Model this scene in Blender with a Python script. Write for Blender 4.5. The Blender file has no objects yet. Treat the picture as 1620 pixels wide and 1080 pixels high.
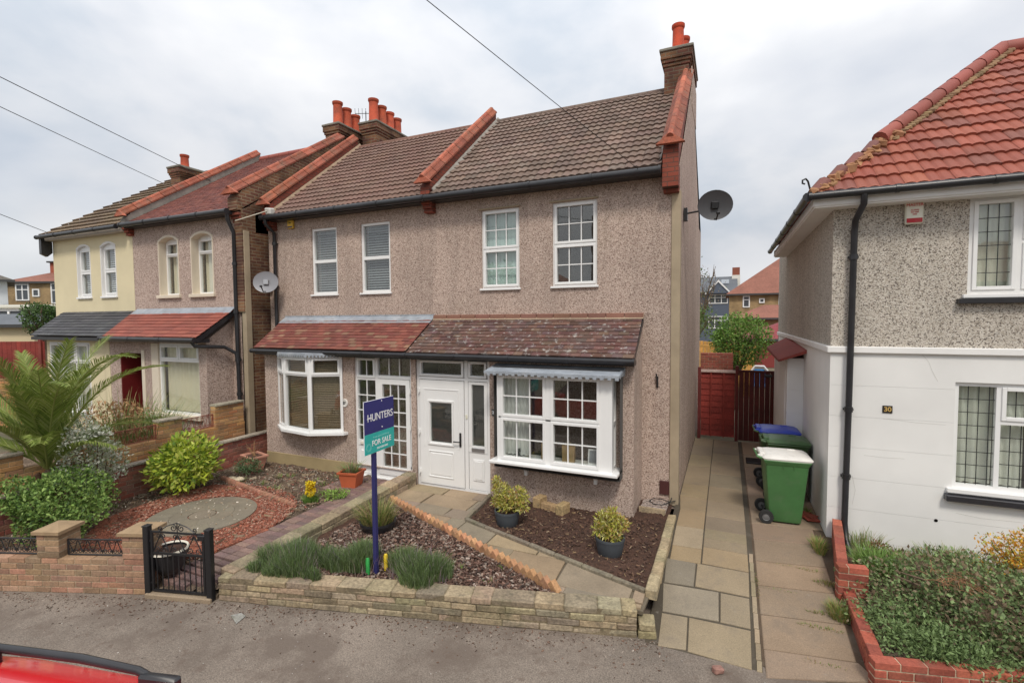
import bpy, math, random
import numpy as np
from mathutils import Vector, Matrix
R=math.radians
random.seed(7); rng=np.random.default_rng(7)
S=bpy.context.scene
# ------------------------------------------------------------------ camera
FPX=771.5; yaw,pit,rol=R(-23.75),R(2.71),R(-0.4)
fw=Vector((math.sin(yaw)*math.cos(pit),math.cos(yaw)*math.cos(pit),-math.sin(pit)))
rt=Vector((math.cos(yaw),-math.sin(yaw),0)); up=rt.cross(fw)
rt2=rt*math.cos(rol)+up*math.sin(rol); up2=-rt*math.sin(rol)+up*math.cos(rol)
cd=bpy.data.cameras.new('camera'); cam=bpy.data.objects.new('camera',cd); S.collection.objects.link(cam)
cam.matrix_world=Matrix.Translation((0,-8.44,3.106))@Matrix((rt2,up2,-fw)).transposed().to_4x4()
cd.sensor_width=36; cd.lens=FPX/1620*36; cd.clip_start=.05; cd.clip_end=3000
S.camera=cam
# ------------------------------------------------------------------ world: veiled cloudy daylight
SUN_EL,SUN_AZ=R(52),R(155)     # azimuth clockwise from +Y
W=bpy.data.worlds.new('World'); S.world=W; W.use_nodes=True
nt=W.node_tree; nt.nodes.clear()
def N(t,**k):
    n=nt.nodes.new(t)
    for a,b in k.items(): setattr(n,a,b)
    return n
out=N('ShaderNodeOutputWorld'); sky=N('ShaderNodeTexSky',sky_type='NISHITA',sun_disc=False)
sky.sun_elevation=SUN_EL; sky.sun_rotation=SUN_AZ
b1=N('ShaderNodeBackground'); b1.inputs[1].default_value=.12; nt.links.new(sky.outputs[0],b1.inputs[0])
tc=N('ShaderNodeTexCoord'); mp=N('ShaderNodeMapping'); mp.inputs['Scale'].default_value=(1,1,1.9)
nt.links.new(tc.outputs['Generated'],mp.inputs[0])
n1=N('ShaderNodeTexNoise'); n1.inputs['Scale'].default_value=2.6; n1.inputs['Detail'].default_value=6; n1.inputs['Roughness'].default_value=.48; n1.inputs['Distortion'].default_value=.1
nt.links.new(mp.outputs[0],n1.inputs['Vector']); mp.inputs['Location'].default_value=(.35,.1,.2)
rp=N('ShaderNodeValToRGB'); e=rp.color_ramp.elements
e[0].position=.37; e[0].color=(.56,.61,.68,1); e[1].position=.64; e[1].color=(.86,.865,.88,1)
x=e.new(.47); x.color=(.70,.72,.76,1); x=e.new(.56); x.color=(.775,.785,.81,1)
nt.links.new(n1.outputs['Fac'],rp.inputs[0])
b2=N('ShaderNodeBackground'); nt.links.new(rp.outputs[0],b2.inputs[0])
# overcast luminance: brighter towards the zenith
sx=N('ShaderNodeSeparateXYZ'); nt.links.new(tc.outputs['Generated'],sx.inputs[0])
mr=N('ShaderNodeMapRange'); mr.inputs[1].default_value=.15; mr.inputs[2].default_value=1.; mr.inputs[3].default_value=.96; mr.inputs[4].default_value=1.7
nt.links.new(sx.outputs['Z'],mr.inputs[0]); nt.links.new(mr.outputs[0],b2.inputs[1])
n2=N('ShaderNodeTexNoise'); n2.inputs['Scale'].default_value=1.7; n2.inputs['Detail'].default_value=4
nt.links.new(mp.outputs[0],n2.inputs['Vector'])
r2=N('ShaderNodeMapRange'); r2.inputs[1].default_value=.38; r2.inputs[2].default_value=.5; r2.inputs[3].default_value=.8; r2.inputs[4].default_value=1.
nt.links.new(n2.outputs['Fac'],r2.inputs[0])
mx=N('ShaderNodeMixShader'); nt.links.new(r2.outputs[0],mx.inputs[0]); nt.links.new(b1.outputs[0],mx.inputs[1]); nt.links.new(b2.outputs[0],mx.inputs[2])
nt.links.new(mx.outputs[0],out.inputs[0])
sl=bpy.data.lights.new('sun','SUN'); sl.energy=2.1; sl.angle=R(12); sl.color=(1,.93,.83)
so=bpy.data.objects.new('sun',sl); S.collection.objects.link(so)
sd=Vector((math.sin(SUN_AZ)*math.cos(SUN_EL),math.cos(SUN_AZ)*math.cos(SUN_EL),math.sin(SUN_EL)))
so.rotation_euler=sd.to_track_quat('Z','Y').to_euler()
S.view_settings.view_transform='Standard'; S.view_settings.look='None'; S.view_settings.exposure=0.06; S.view_settings.gamma=1
# ------------------------------------------------------------------ object helpers
LOC={}
class MB:
    def __init__(s): s.v=[];s.f=[];s.c=[];s.m=[]
    def add(s,vs,fs,col=(1,1,1),T=None,m=0):
        o=len(s.v)
        if T is not None: vs=[T@Vector(p) for p in vs]
        s.v+= [tuple(p) for p in vs]; s.f+=[tuple(i+o for i in f) for f in fs]
        s.c+=[col]*len(fs); s.m+=[m]*len(fs); return s
    def box(s,x0,y0,z0,x1,y1,z1,col=(1,1,1),T=None,m=0):
        vs=[(x0,y0,z0),(x1,y0,z0),(x1,y1,z0),(x0,y1,z0),(x0,y0,z1),(x1,y0,z1),(x1,y1,z1),(x0,y1,z1)]
        return s.add(vs,[(3,2,1,0),(4,5,6,7),(0,1,5,4),(1,2,6,5),(2,3,7,6),(3,0,4,7)],col,T,m)
    def cbox(s,x0,y0,z0,x1,y1,z1,c=.008,col=(1,1,1),T=None,j=0,m=0):
        # chamfered, slightly jittered block
        X=(x0,x1);Y=(y0,y1);Z=(z0,z1); vs=[];id={}
        for a in (0,1):
            for b in (0,1):
                for d in (0,1):
                    q=Vector((X[a],Y[b],Z[d])); q+=Vector([random.uniform(-j,j) for _ in range(3)]) if j else Vector((0,0,0))
                    sx,sy,sz=(1-2*a)*c,(1-2*b)*c,(1-2*d)*c
                    id[a,b,d]=len(vs)
                    vs+=[q+Vector((0,sy,sz)),q+Vector((sx,0,sz)),q+Vector((sx,sy,0))]
        fs=[]
        for ax in range(3):
            for sd_ in (0,1):
                o=[(0,0),(1,0),(1,1),(0,1)]; f=[]
                for p in o:
                    k=list(p); k.insert(ax,sd_); f.append(id[tuple(k)]+ax)
                fs.append(f if (sd_==1)==(ax!=1) else f[::-1])
        for ax in range(3):
            u,w=[i for i in range(3) if i!=ax]
            for a in (0,1):
                for b in (0,1):
                    k0=[0,0,0];k1=[0,0,0];k1[ax]=1;k0[u]=k1[u]=a;k0[w]=k1[w]=b
                    i0,i1=id[tuple(k0)],id[tuple(k1)]
                    fs.append((i0+u,i1+u,i1+w,i0+w))
        for k,i in id.items(): fs.append((i,i+1,i+2))
        return s.add(vs,fs,col,T,m)
    def tube(s,pts,r,seg=8,col=(1,1,1),T=None,cap=True,m=0):
        pts=[Vector(p) for p in pts]; n=len(pts); rs=r if isinstance(r,(list,tuple)) else [r]*n
        vs=[];fs=[];pu=None
        for i,p in enumerate(pts):
            d=(pts[min(i+1,n-1)]-pts[max(i-1,0)]).normalized()
            if pu is None: pu=d.orthogonal().normalized()
            pu=(pu-d*pu.dot(d)); pu=pu.normalized() if pu.length>1e-6 else d.orthogonal().normalized()
            w=d.cross(pu)
            for k in range(seg):
                a=2*math.pi*k/seg; vs.append(p+(pu*math.cos(a)+w*math.sin(a))*rs[i])
        for i in range(n-1):
            for k in range(seg):
                k2=(k+1)%seg; fs.append((i*seg+k,i*seg+k2,(i+1)*seg+k2,(i+1)*seg+k))
        if cap: fs+=[tuple(range(seg))[::-1],tuple((n-1)*seg+k for k in range(seg))]
        return s.add(vs,fs,col,T,m)
    def lathe(s,prof,c=(0,0,0),seg=24,col=(1,1,1),T=None,m=0,sx=1,sy=1,a0=0,a1=2*math.pi):
        vs=[];fs=[];n=len(prof); full=abs(a1-a0-2*math.pi)<1e-6; K=seg if full else seg+1
        for r,z in prof:
            for k in range(K):
                a=a0+(a1-a0)*k/seg; vs.append((c[0]+r*math.cos(a)*sx,c[1]+r*math.sin(a)*sy,c[2]+z))
        for i in range(n-1):
            for k in range(seg):
                k2=(k+1)%K; fs.append((i*K+k,i*K+k2,(i+1)*K+k2,(i+1)*K+k))
        return s.add(vs,fs,col,T,m)
    def ext(s,poly,vec,col=(1,1,1),T=None,m=0):
        n=len(poly); a=[Vector(p) for p in poly]; b=[p+Vector(vec) for p in a]
        return s.add(a+b,[tuple(range(n))[::-1],tuple(range(n,2*n))]+[(i,(i+1)%n,n+(i+1)%n,n+i) for i in range(n)],col,T,m)
    def bulk(s,V,F,C):   # numpy arrays
        o=len(s.v); s.v+=list(map(tuple,V)); s.f+=[tuple(r) for r in (F+o)]; s.c+=list(map(tuple,C)); s.m+=[0]*len(F); return s
    def build(s,name,mats,parent=None,smooth=False,ang=None):
        me=bpy.data.meshes.new(name); L=LOC.get(parent.name,Vector((0,0,0))) if parent else Vector((0,0,0))
        V=np.array(s.v,dtype=float)-np.array(L)
        me.from_pydata(V.tolist(),[],s.f)
        if not isinstance(mats,(list,tuple)): mats=[mats]
        for m in mats: me.materials.append(m)
        if len(mats)>1: me.polygons.foreach_set('material_index',s.m)
        at=me.color_attributes.new('Col','FLOAT_COLOR','CORNER')
        cnt=np.array([len(f) for f in s.f]); c=np.array(s.c,dtype=float); c=np.hstack([c,np.ones((len(c),1))])
        at.data.foreach_set('color',np.repeat(c,cnt,axis=0).ravel())
        if smooth: me.polygons.foreach_set('use_smooth',[True]*len(me.polygons))
        me.update()
        if smooth and ang: me.set_sharp_from_angle(angle=R(ang))
        o=bpy.data.objects.new(name,me); S.collection.objects.link(o)
        LOC[o.name]=L
        if parent: o.parent=parent
        return o
def tag(o,label=None,cat=None,group=None,kind=None):
    if label: o['label']=label
    if cat: o['category']=cat
    if group: o['group']=group
    if kind: o['kind']=kind
    return o
def thing(name,label,cat,loc,group=None):
    o=bpy.data.objects.new(name,None); S.collection.objects.link(o); o.location=loc; o.empty_display_size=.2
    LOC[o.name]=Vector(loc); return tag(o,label,cat,group)
def copy_tree(o,parent=None):
    c=o.copy(); S.collection.objects.link(c)
    if parent: c.parent=parent
    LOC[c.name]=LOC.get(o.name,Vector((0,0,0)))
    for ch in [k for k in S.objects if k.parent==o and k!=c]: copy_tree(ch,c)
    return c
TR=Matrix.Translation
def RZ(a): return Matrix.Rotation(a,4,'Z')
def RX(a): return Matrix.Rotation(a,4,'X')
def RY(a): return Matrix.Rotation(a,4,'Y')
def jit(c,a=.1,b=None):
    k=1+random.uniform(-a,a); h=a*.3 if b is None else b
    return tuple(max(0,x*k*(1+random.uniform(-h,h))) for x in c)
# ------------------------------------------------------------------ materials
def mat(name,base=(1,1,1),rough=.7,var=None,spk=None,bump=None,stain=None,metal=0,spec=.5,coat=0,trans=0,ramp=None,vor=None,streak=0):
    """base*Col; var=(scale,amount) broad tone change; spk=(scale,amount) grain; stain=(scale,colour,lo,hi);
       vor=(scale,[(pos,colour)..],bumpdist) pebble cells"""
    m=bpy.data.materials.new(name); m.use_nodes=True; nt=m.node_tree; n=nt.nodes; L=nt.links.new
    P=n['Principled BSDF']; tc=n.new('ShaderNodeTexCoord'); ob=tc.outputs['Object']
    at=n.new('ShaderNodeAttribute'); at.attribute_name='Col'
    def mul(a,b,t='MULTIPLY',f=1.):
        x=n.new('ShaderNodeMix'); x.data_type='RGBA'; x.blend_type=t
        if hasattr(f,'links'): L(f,x.inputs[0])
        else: x.inputs[0].default_value=f
        for i,q in ((6,a),(7,b)):
            if hasattr(q,'links'): L(q,x.inputs[i])
            else: x.inputs[i].default_value=(*q,1)
        return x.outputs[2]
    def noise(sc,det=4,ro=.6):
        x=n.new('ShaderNodeTexNoise'); x.inputs['Scale'].default_value=sc; x.inputs['Detail'].default_value=det; x.inputs['Roughness'].default_value=ro
        L(ob,x.inputs['Vector']); return x.outputs['Fac']
    def rng_(f,a,b,c,d):
        x=n.new('ShaderNodeMapRange'); L(f,x.inputs[0])
        for i,q in enumerate((a,b,c,d)): x.inputs[i+1].default_value=q
        return x.outputs[0]
    col=mul(base,at.outputs['Color']); hgt=None
    if vor:
        v=n.new('ShaderNodeTexVoronoi'); v.inputs['Scale'].default_value=vor[0]; L(ob,v.inputs['Vector'])
        s_=n.new('ShaderNodeSeparateColor'); L(v.outputs['Color'],s_.inputs[0])
        r_=n.new('ShaderNodeValToRGB'); r_.color_ramp.interpolation='CONSTANT'; el=r_.color_ramp.elements
        el[0].position=0; el[0].color=(*vor[1][0][1],1)
        el[1].position=vor[1][1][0]; el[1].color=(*vor[1][1][1],1)
        for p_,c_ in vor[1][2:]:
            q=el.new(p_); q.color=(*c_,1)
        L(s_.outputs[0],r_.inputs[0]); col=mul(col,r_.outputs[0])
        hgt=(rng_(v.outputs['Distance'],0,1,1,0),vor[2],.6)
    if var: col=mul(col,rng_(noise(var[0]),.3,.7,1-var[1],1+var[1]))
    if spk: col=mul(col,rng_(noise(spk[0],2,.7),.3,.7,1-spk[1],1+spk[1]))
    if streak:
        mp_=n.new('ShaderNodeMapping'); mp_.inputs['Scale'].default_value=(4,4,.35); L(ob,mp_.inputs[0]); x=n.new('ShaderNodeTexNoise'); x.inputs['Scale'].default_value=1.2; x.inputs['Detail'].default_value=5; L(mp_.outputs[0],x.inputs['Vector'])
        col=mul(col,rng_(x.outputs['Fac'],.35,.65,1-streak,1+streak*.6))
    if stain:
        for st in (stain if isinstance(stain,list) else [stain]):
            col=mul(col,st[1],'MIX',rng_(noise(st[0],5,.65),st[2],st[3],0,st[4] if len(st)>4 else .8))
    L(col,P.inputs['Base Color']); P.inputs['Roughness'].default_value=rough; P.inputs['Metallic'].default_value=metal
    P.inputs['Specular IOR Level'].default_value=spec
    if coat: P.inputs['Coat Weight'].default_value=coat; P.inputs['Coat Roughness'].default_value=.04
    if bump: hgt=(noise(bump[0],5,.65),bump[1],bump[2] if len(bump)>2 else .5)
    if hgt:
        b=n.new('ShaderNodeBump'); b.inputs['Distance'].default_value=hgt[1]; b.inputs['Strength'].default_value=hgt[2]
        L(hgt[0],b.inputs['Height']); L(b.outputs[0],P.inputs['Normal'])
    if trans:
        t=n.new('ShaderNodeBsdfTranslucent'); L(col,t.inputs[0]); x=n.new('ShaderNodeMixShader'); x.inputs[0].default_value=trans
        L(P.outputs[0],x.inputs[1]); L(t.outputs[0],x.inputs[2]); L(x.outputs[0],n['Material Output'].inputs[0])
    return m
def brickmat(name,c1,c2,mortar,bw=.225,rh=.075,ang=0.,sc=1.,ms=.01,blotch=None,rough=.85):
    m=mat(name,rough=rough); nt=m.node_tree; n=nt.nodes; L=nt.links.new; P=n['Principled BSDF']
    for l in list(P.inputs['Base Color'].links): nt.links.remove(l)
    tc=n.new('ShaderNodeTexCoord'); s_=n.new('ShaderNodeSeparateXYZ'); L(tc.outputs['Object'],s_.inputs[0])
    def ma(op,a,b):
        x=n.new('ShaderNodeMath'); x.operation=op
        for i,q in enumerate((a,b)):
            if hasattr(q,'links'): L(q,x.inputs[i])
            else: x.inputs[i].default_value=q
        return x.outputs[0]
    u=ma('ADD',ma('MULTIPLY',s_.outputs[0],math.cos(ang)*sc),ma('MULTIPLY',s_.outputs[1],math.sin(ang)*sc))
    c=n.new('ShaderNodeCombineXYZ'); L(u,c.inputs[0]); L(s_.outputs[2],c.inputs[1])
    b=n.new('ShaderNodeTexBrick'); L(c.outputs[0],b.inputs['Vector']); b.inputs['Scale'].default_value=1
    b.inputs['Brick Width'].default_value=bw; b.inputs['Row Height'].default_value=rh; b.inputs['Mortar Size'].default_value=ms; b.inputs['Mortar Smooth'].default_value=.3
    b.inputs['Color1'].default_value=(*c1,1); b.inputs['Color2'].default_value=(*c2,1); b.inputs['Mortar'].default_value=(*mortar,1); b.inputs['Bias'].default_value=0
    col=b.outputs['Color']
    no=n.new('ShaderNodeTexNoise'); no.inputs['Scale'].default_value=1.3; no.inputs['Detail'].default_value=6; L(tc.outputs['Object'],no.inputs['Vector'])
    r_=n.new('ShaderNodeMapRange'); L(no.outputs[0],r_.inputs[0]); r_.inputs[1].default_value=.3; r_.inputs[2].default_value=.7; r_.inputs[3].default_value=.65; r_.inputs[4].default_value=1.3
    x=n.new('ShaderNodeMix'); x.data_type='RGBA'; x.blend_type='MULTIPLY'; x.inputs[0].default_value=1; L(col,x.inputs[6]); L(r_.outputs[0],x.inputs[7]); col=x.outputs[2]
    if blotch:
        no2=n.new('ShaderNodeTexNoise'); no2.inputs['Scale'].default_value=blotch[0]; L(tc.outputs['Object'],no2.inputs['Vector'])
        r2=n.new('ShaderNodeMapRange'); L(no2.outputs[0],r2.inputs[0]); r2.inputs[1].default_value=.45; r2.inputs[2].default_value=.6
        x=n.new('ShaderNodeMix'); x.data_type='RGBA'; x.blend_type='MULTIPLY'; L(r2.outputs[0],x.inputs[0]); L(col,x.inputs[6]); x.inputs[7].default_value=(*blotch[1],1); col=x.outputs[2]
    L(col,P.inputs['Base Color'])
    bp=n.new('ShaderNodeBump'); bp.invert=True; bp.inputs['Distance'].default_value=.008; bp.inputs['Strength'].default_value=.7; L(b.outputs['Fac'],bp.inputs['Height']); L(bp.outputs[0],P.inputs['Normal'])
    return m
M={}
PB=[(0,(.70,.60,.54)),(.16,(1,.91,.84)),(.36,(.90,.78,.71)),(.56,(1.12,1.03,.95)),(.78,(.42,.34,.30)),(.90,(1.30,1.22,1.14))]
M['pebble']=mat('pebbledash',(.465,.40,.365),.95,var=(.7,.12),streak=.09,vor=(78,PB,.008),stain=[(1.1,(.30,.25,.17),.55,.8,.4)])
M['pebble_left']=mat('pebbledash_pink',(.47,.40,.37),.95,var=(.7,.1),streak=.07,vor=(66,PB,.009))
PW=[(0,(.30,.27,.25)),(.13,(.82,.76,.68)),(.38,(1.05,1,.94)),(.62,(.62,.57,.52)),(.74,(1.15,1.12,1.06))]
M['pebble_grey']=mat('pebbledash_grey',(.50,.475,.44),.95,var=(.6,.08),streak=.08,vor=(80,PW,.010))
M['cream']=mat('cream_render',(.70,.615,.41),.9,var=(1,.06),bump=(45,.012,.6))

M['white_trim']=mat('white_trim',(.78,.77,.75),.7,var=(2,.05))
M['cream_trim']=mat('cream_trim',(.68,.60,.48),.7,var=(2,.06))
M['tan_post']=mat('tan_render_post',(.36,.29,.20),.9,var=(2,.15),bump=(30,.005))
M['plinth']=mat('ochre_plinth',(.36,.28,.15),.9,var=(2,.15),bump=(30,.005))
M['upvc']=mat('white_upvc',(.80,.80,.79),.32,var=(3,.02))
M['black']=mat('black_plastic',(.022,.022,.025),.35,var=(4,.3))
M['iron']=mat('black_iron',(.015,.015,.017),.42,bump=(60,.002))
M['lead']=mat('lead_flashing',(.30,.33,.37),.55,var=(5,.18),stain=(3,(.5,.5,.5),.5,.8,.6),bump=(8,.02,.3))
M['terra']=mat('terracotta_ridge',(.36,.105,.06),.85,var=(3,.28),spk=(30,.2),stain=[(4,(.14,.11,.08),.5,.72,.65),(18,(.30,.26,.20),.6,.72,.5)],bump=(25,.006))
M['pot_clay']=mat('orange_chimney_pot',(.43,.075,.03),.8,var=(2.5,.25),spk=(30,.15),stain=(3.5,(.10,.045,.03),.5,.75,.6))
M['tile_grey']=mat('grey_brown_concrete_tile',(.165,.112,.088),.85,spk=(60,.25),var=(.9,.22),stain=[(2.2,(.30,.28,.24),.56,.78,.5),(16,(.33,.30,.26),.60,.72,.5)],bump=(70,.004))
M['tile_brown']=mat('brown_concrete_tile',(.165,.095,.072),.85,spk=(60,.2),var=(.9,.15),stain=[(2.5,(.25,.19,.15),.52,.8,.45),(16,(.28,.22,.18),.62,.74,.4)],bump=(70,.004))
M['tile_plain']=mat('plain_clay_tile',(1,1,1),.85,spk=(50,.15),var=(1.5,.15),bump=(60,.004))
M['tile_lichen']=mat('lichened_tile',(1,1,1),.9,spk=(50,.2),stain=[(11,(.48,.47,.44),.57,.68,.75),(2,(.2,.17,.14),.5,.8,.35)],bump=(60,.004))
M['tile_red']=mat('red_concrete_tile',(1,1,1),.65,spk=(50,.1),var=(2,.12),bump=(60,.003))
M['mortar']=mat('cement_mortar',(.30,.22,.15),.95,var=(5,.2),bump=(30,.01))
M['mortar_grey']=mat('grey_cement',(.27,.25,.22),.95,var=(5,.2),bump=(30,.01))
M['brick_flank']=brickmat('dark_stock_brick',(.13,.05,.032),(.22,.115,.055),(.25,.19,.12),ang=R(90),blotch=(2.2,(.55,.5,.5)))
M['brick_chim']=brickmat('chimney_brick',(.13,.04,.025),(.20,.095,.04),(.19,.14,.09),ang=R(45),sc=1.414,blotch=(2.5,(.5,.45,.45)))
M['brick_redc']=brickmat('red_corbel_brick',(.23,.05,.028),(.18,.045,.026),(.10,.05,.035),ang=R(45),sc=1.414,ms=.007)
M['brick_far']=brickmat('far_stock_brick',(.36,.24,.11),(.28,.18,.08),(.34,.26,.16),ang=R(45),sc=1.414)
M['block']=mat('garden_brick',(1,1,1),.88,spk=(40,.22),var=(3,.18),bump=(45,.006),stain=[(5,(.12,.12,.09),.56,.78,.45)])
M['stone']=mat('split_stone',(1,1,1),.92,spk=(28,.3),var=(4,.22),bump=(22,.02,.7),stain=[(3,(.14,.14,.07),.52,.72,.5),(9,(.10,.09,.07),.56,.7,.5)])
M['flag']=mat('paving_flag',(1,1,1),.88,spk=(60,.14),var=(2.2,.16),bump=(18,.006,.5),stain=[(4,(.13,.115,.09),.56,.78,.45)])
M['conc']=mat('drive_concrete',(1.05,.99,.92),.9,spk=(90,.2),var=(1.6,.16),bump=(60,.004,.5),stain=[(3.2,(.13,.11,.09),.52,.72,.5),(14,(.35,.32,.28),.64,.74,.3)])
M['asphalt']=mat('worn_asphalt',(.20,.165,.135),.9,spk=(75,.4),var=(.7,.22),bump=(90,.006,.6),stain=[(1.3,(.13,.10,.08),.5,.62,.75),(7,(.12,.085,.065),.58,.66,.5),(60,(.42,.39,.35),.66,.72,.6)])
M['soil']=mat('dark_soil',(.075,.038,.025),1,spk=(40,.4),var=(2,.25),bump=(30,.03,.9),stain=(18,(.15,.09,.055),.6,.72,.6))
M['soil_light']=mat('dry_soil',(.135,.095,.065),1,spk=(40,.4),var=(1.5,.3),bump=(30,.03,.9),stain=[(16,(.28,.22,.16),.58,.7,.6),(2.5,(.075,.05,.03),.5,.65,.6)])
M['red_gravel']=mat('red_gravel',(.28,.10,.06),1,spk=(60,.4),var=(2,.25),vor=(70,[(0,(.6,.5,.5)),(.3,(1,1,1)),(.6,(1.3,1.2,1.1)),(.85,(.45,.4,.4))],.02))
M['bark']=mat('bark_chip',(1,1,1),.95,spk=(80,.2))
M['leaf']=mat('leaf',(1,1,1),.55,spec=.35,trans=.25)
M['wood_bark']=mat('stem_bark',(.13,.09,.06),.95,bump=(30,.01))
M['plastic_green']=mat('green_bin_plastic',(.06,.165,.055),.42,var=(3,.14),stain=[(5,(.11,.15,.09),.55,.75,.4)])
M['plastic_dkgreen']=mat('dark_green_bin_plastic',(.04,.085,.03),.45,var=(3,.1))
M['plastic_any']=mat('coloured_plastic',(1,1,1),.42,var=(6,.06),stain=(7,(.28,.24,.19),.56,.78,.35))
M['rubber']=mat('black_rubber',(.02,.02,.02),.75)
M['grey_pot']=mat('slate_grey_pot',(.06,.07,.08),.6,var=(4,.15),bump=(60,.002))
M['clay']=mat('terracotta_pot',(1,1,1),.8,var=(4,.12))
M['paint']=mat('painted_surface',(1,1,1),.5,var=(8,.05))
M['fence']=mat('red_stained_fence',(1,1,1),.75,spk=(30,.2),var=(2,.3))
M['curtain']=mat('net_curtain',(1.3,1.3,1.3),.9)
M['room']=mat('dim_room',(.10,.095,.09),.95)
M['car_red']=mat('red_car_paint',(.62,.012,.018),.28,coat=1.)
M['metal']=mat('grey_metal',(.45,.45,.46),.35,metal=.8)
M['dish']=mat('dish_grey',(1,1,1),.45,var=(5,.08))
M['white_render']=brickmat('white_render',(.78,.775,.755),(.77,.765,.745),(.757,.752,.732),bw=60.,rh=.43,ang=R(45),sc=1.414,ms=.003)
for nd in M['white_render'].node_tree.nodes:
    if nd.type=='MAP_RANGE': nd.inputs[3].default_value=.93; nd.inputs[4].default_value=1.05
def glass():
    m=bpy.data.materials.new('window_glass'); m.use_nodes=True; nt=m.node_tree; n=nt.nodes; n.clear(); L=nt.links.new
    o=n.new('ShaderNodeOutputMaterial'); t=n.new('ShaderNodeBsdfTransparent'); t.inputs[0].default_value=(.95,.97,.96,1)
    g=n.new('ShaderNodeBsdfGlossy'); g.inputs['Roughness'].default_value=.015
    f=n.new('ShaderNodeFresnel'); ge=n.new('ShaderNodeNewGeometry'); io=n.new('ShaderNodeMapRange'); io.inputs[3].default_value=1.5; io.inputs[4].default_value=1/1.5; L(ge.outputs['Backfacing'],io.inputs[0]); L(io.outputs[0],f.inputs[0])
    a=n.new('ShaderNodeMath'); a.operation='MULTIPLY_ADD'; a.inputs[1].default_value=1.1; a.inputs[2].default_value=.05; a.use_clamp=True; L(f.outputs[0],a.inputs[0])
    tc=n.new('ShaderNodeTexCoord'); no=n.new('ShaderNodeTexNoise'); no.inputs['Scale'].default_value=1.5; L(tc.outputs['Object'],no.inputs['Vector'])
    b=n.new('ShaderNodeBump'); b.inputs['Distance'].default_value=.01; b.inputs['Strength'].default_value=.15; L(no.outputs[0],b.inputs['Height']); L(b.outputs[0],g.inputs['Normal'])
    x=n.new('ShaderNodeMixShader'); L(a.outputs[0],x.inputs[0]); L(t.outputs[0],x.inputs[1]); L(g.outputs[0],x.inputs[2]); L(x.outputs[0],o.inputs[0])
    return m
M['glass']=glass()
# ------------------------------------------------------------------ generic builders
def wallmb(mb,T,W_,H,holes,th=.3,rev=.12,col=(1,1,1),poly=None):
    """wall in local x/z, front at y=0, thickness inward; reveals modelled"""
    xs=sorted({0,W_,*[h[0] for h in holes],*[h[2] for h in holes]}); zs=sorted({0,H,*[h[1] for h in holes],*[h[3] for h in holes]})
    for i in range(len(xs)-1):
        for k in range(len(zs)-1):
            cx,cz=(xs[i]+xs[i+1])/2,(zs[k]+zs[k+1])/2
            if any(h[0]<cx<h[2] and h[1]<cz<h[3] for h in holes): continue
            a=[(xs[i],0,zs[k]),(xs[i+1],0,zs[k]),(xs[i+1],0,zs[k+1]),(xs[i],0,zs[k+1])]
            b=[(p[0],th,p[2]) for p in a]
            mb.add(a,[(0,1,2,3)],col,T); mb.add(b,[(3,2,1,0)],col,T)
    for x0,z0,x1,z1 in holes:
        a=[(x0,0,z0),(x1,0,z0),(x1,0,z1),(x0,0,z1)]; b=[(p[0],th,p[2]) for p in a]
        mb.add(a+b,[(0,4,5,1),(1,5,6,2),(2,6,7,3),(3,7,4,0)],col,T)
    mb.add([(0,0,0),(W_,0,0),(W_,0,H),(0,0,H),(0,th,0),(W_,th,0),(W_,th,H),(0,th,H)],[(0,3,7,4),(1,5,6,2),(3,2,6,7)],col,T)
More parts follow.
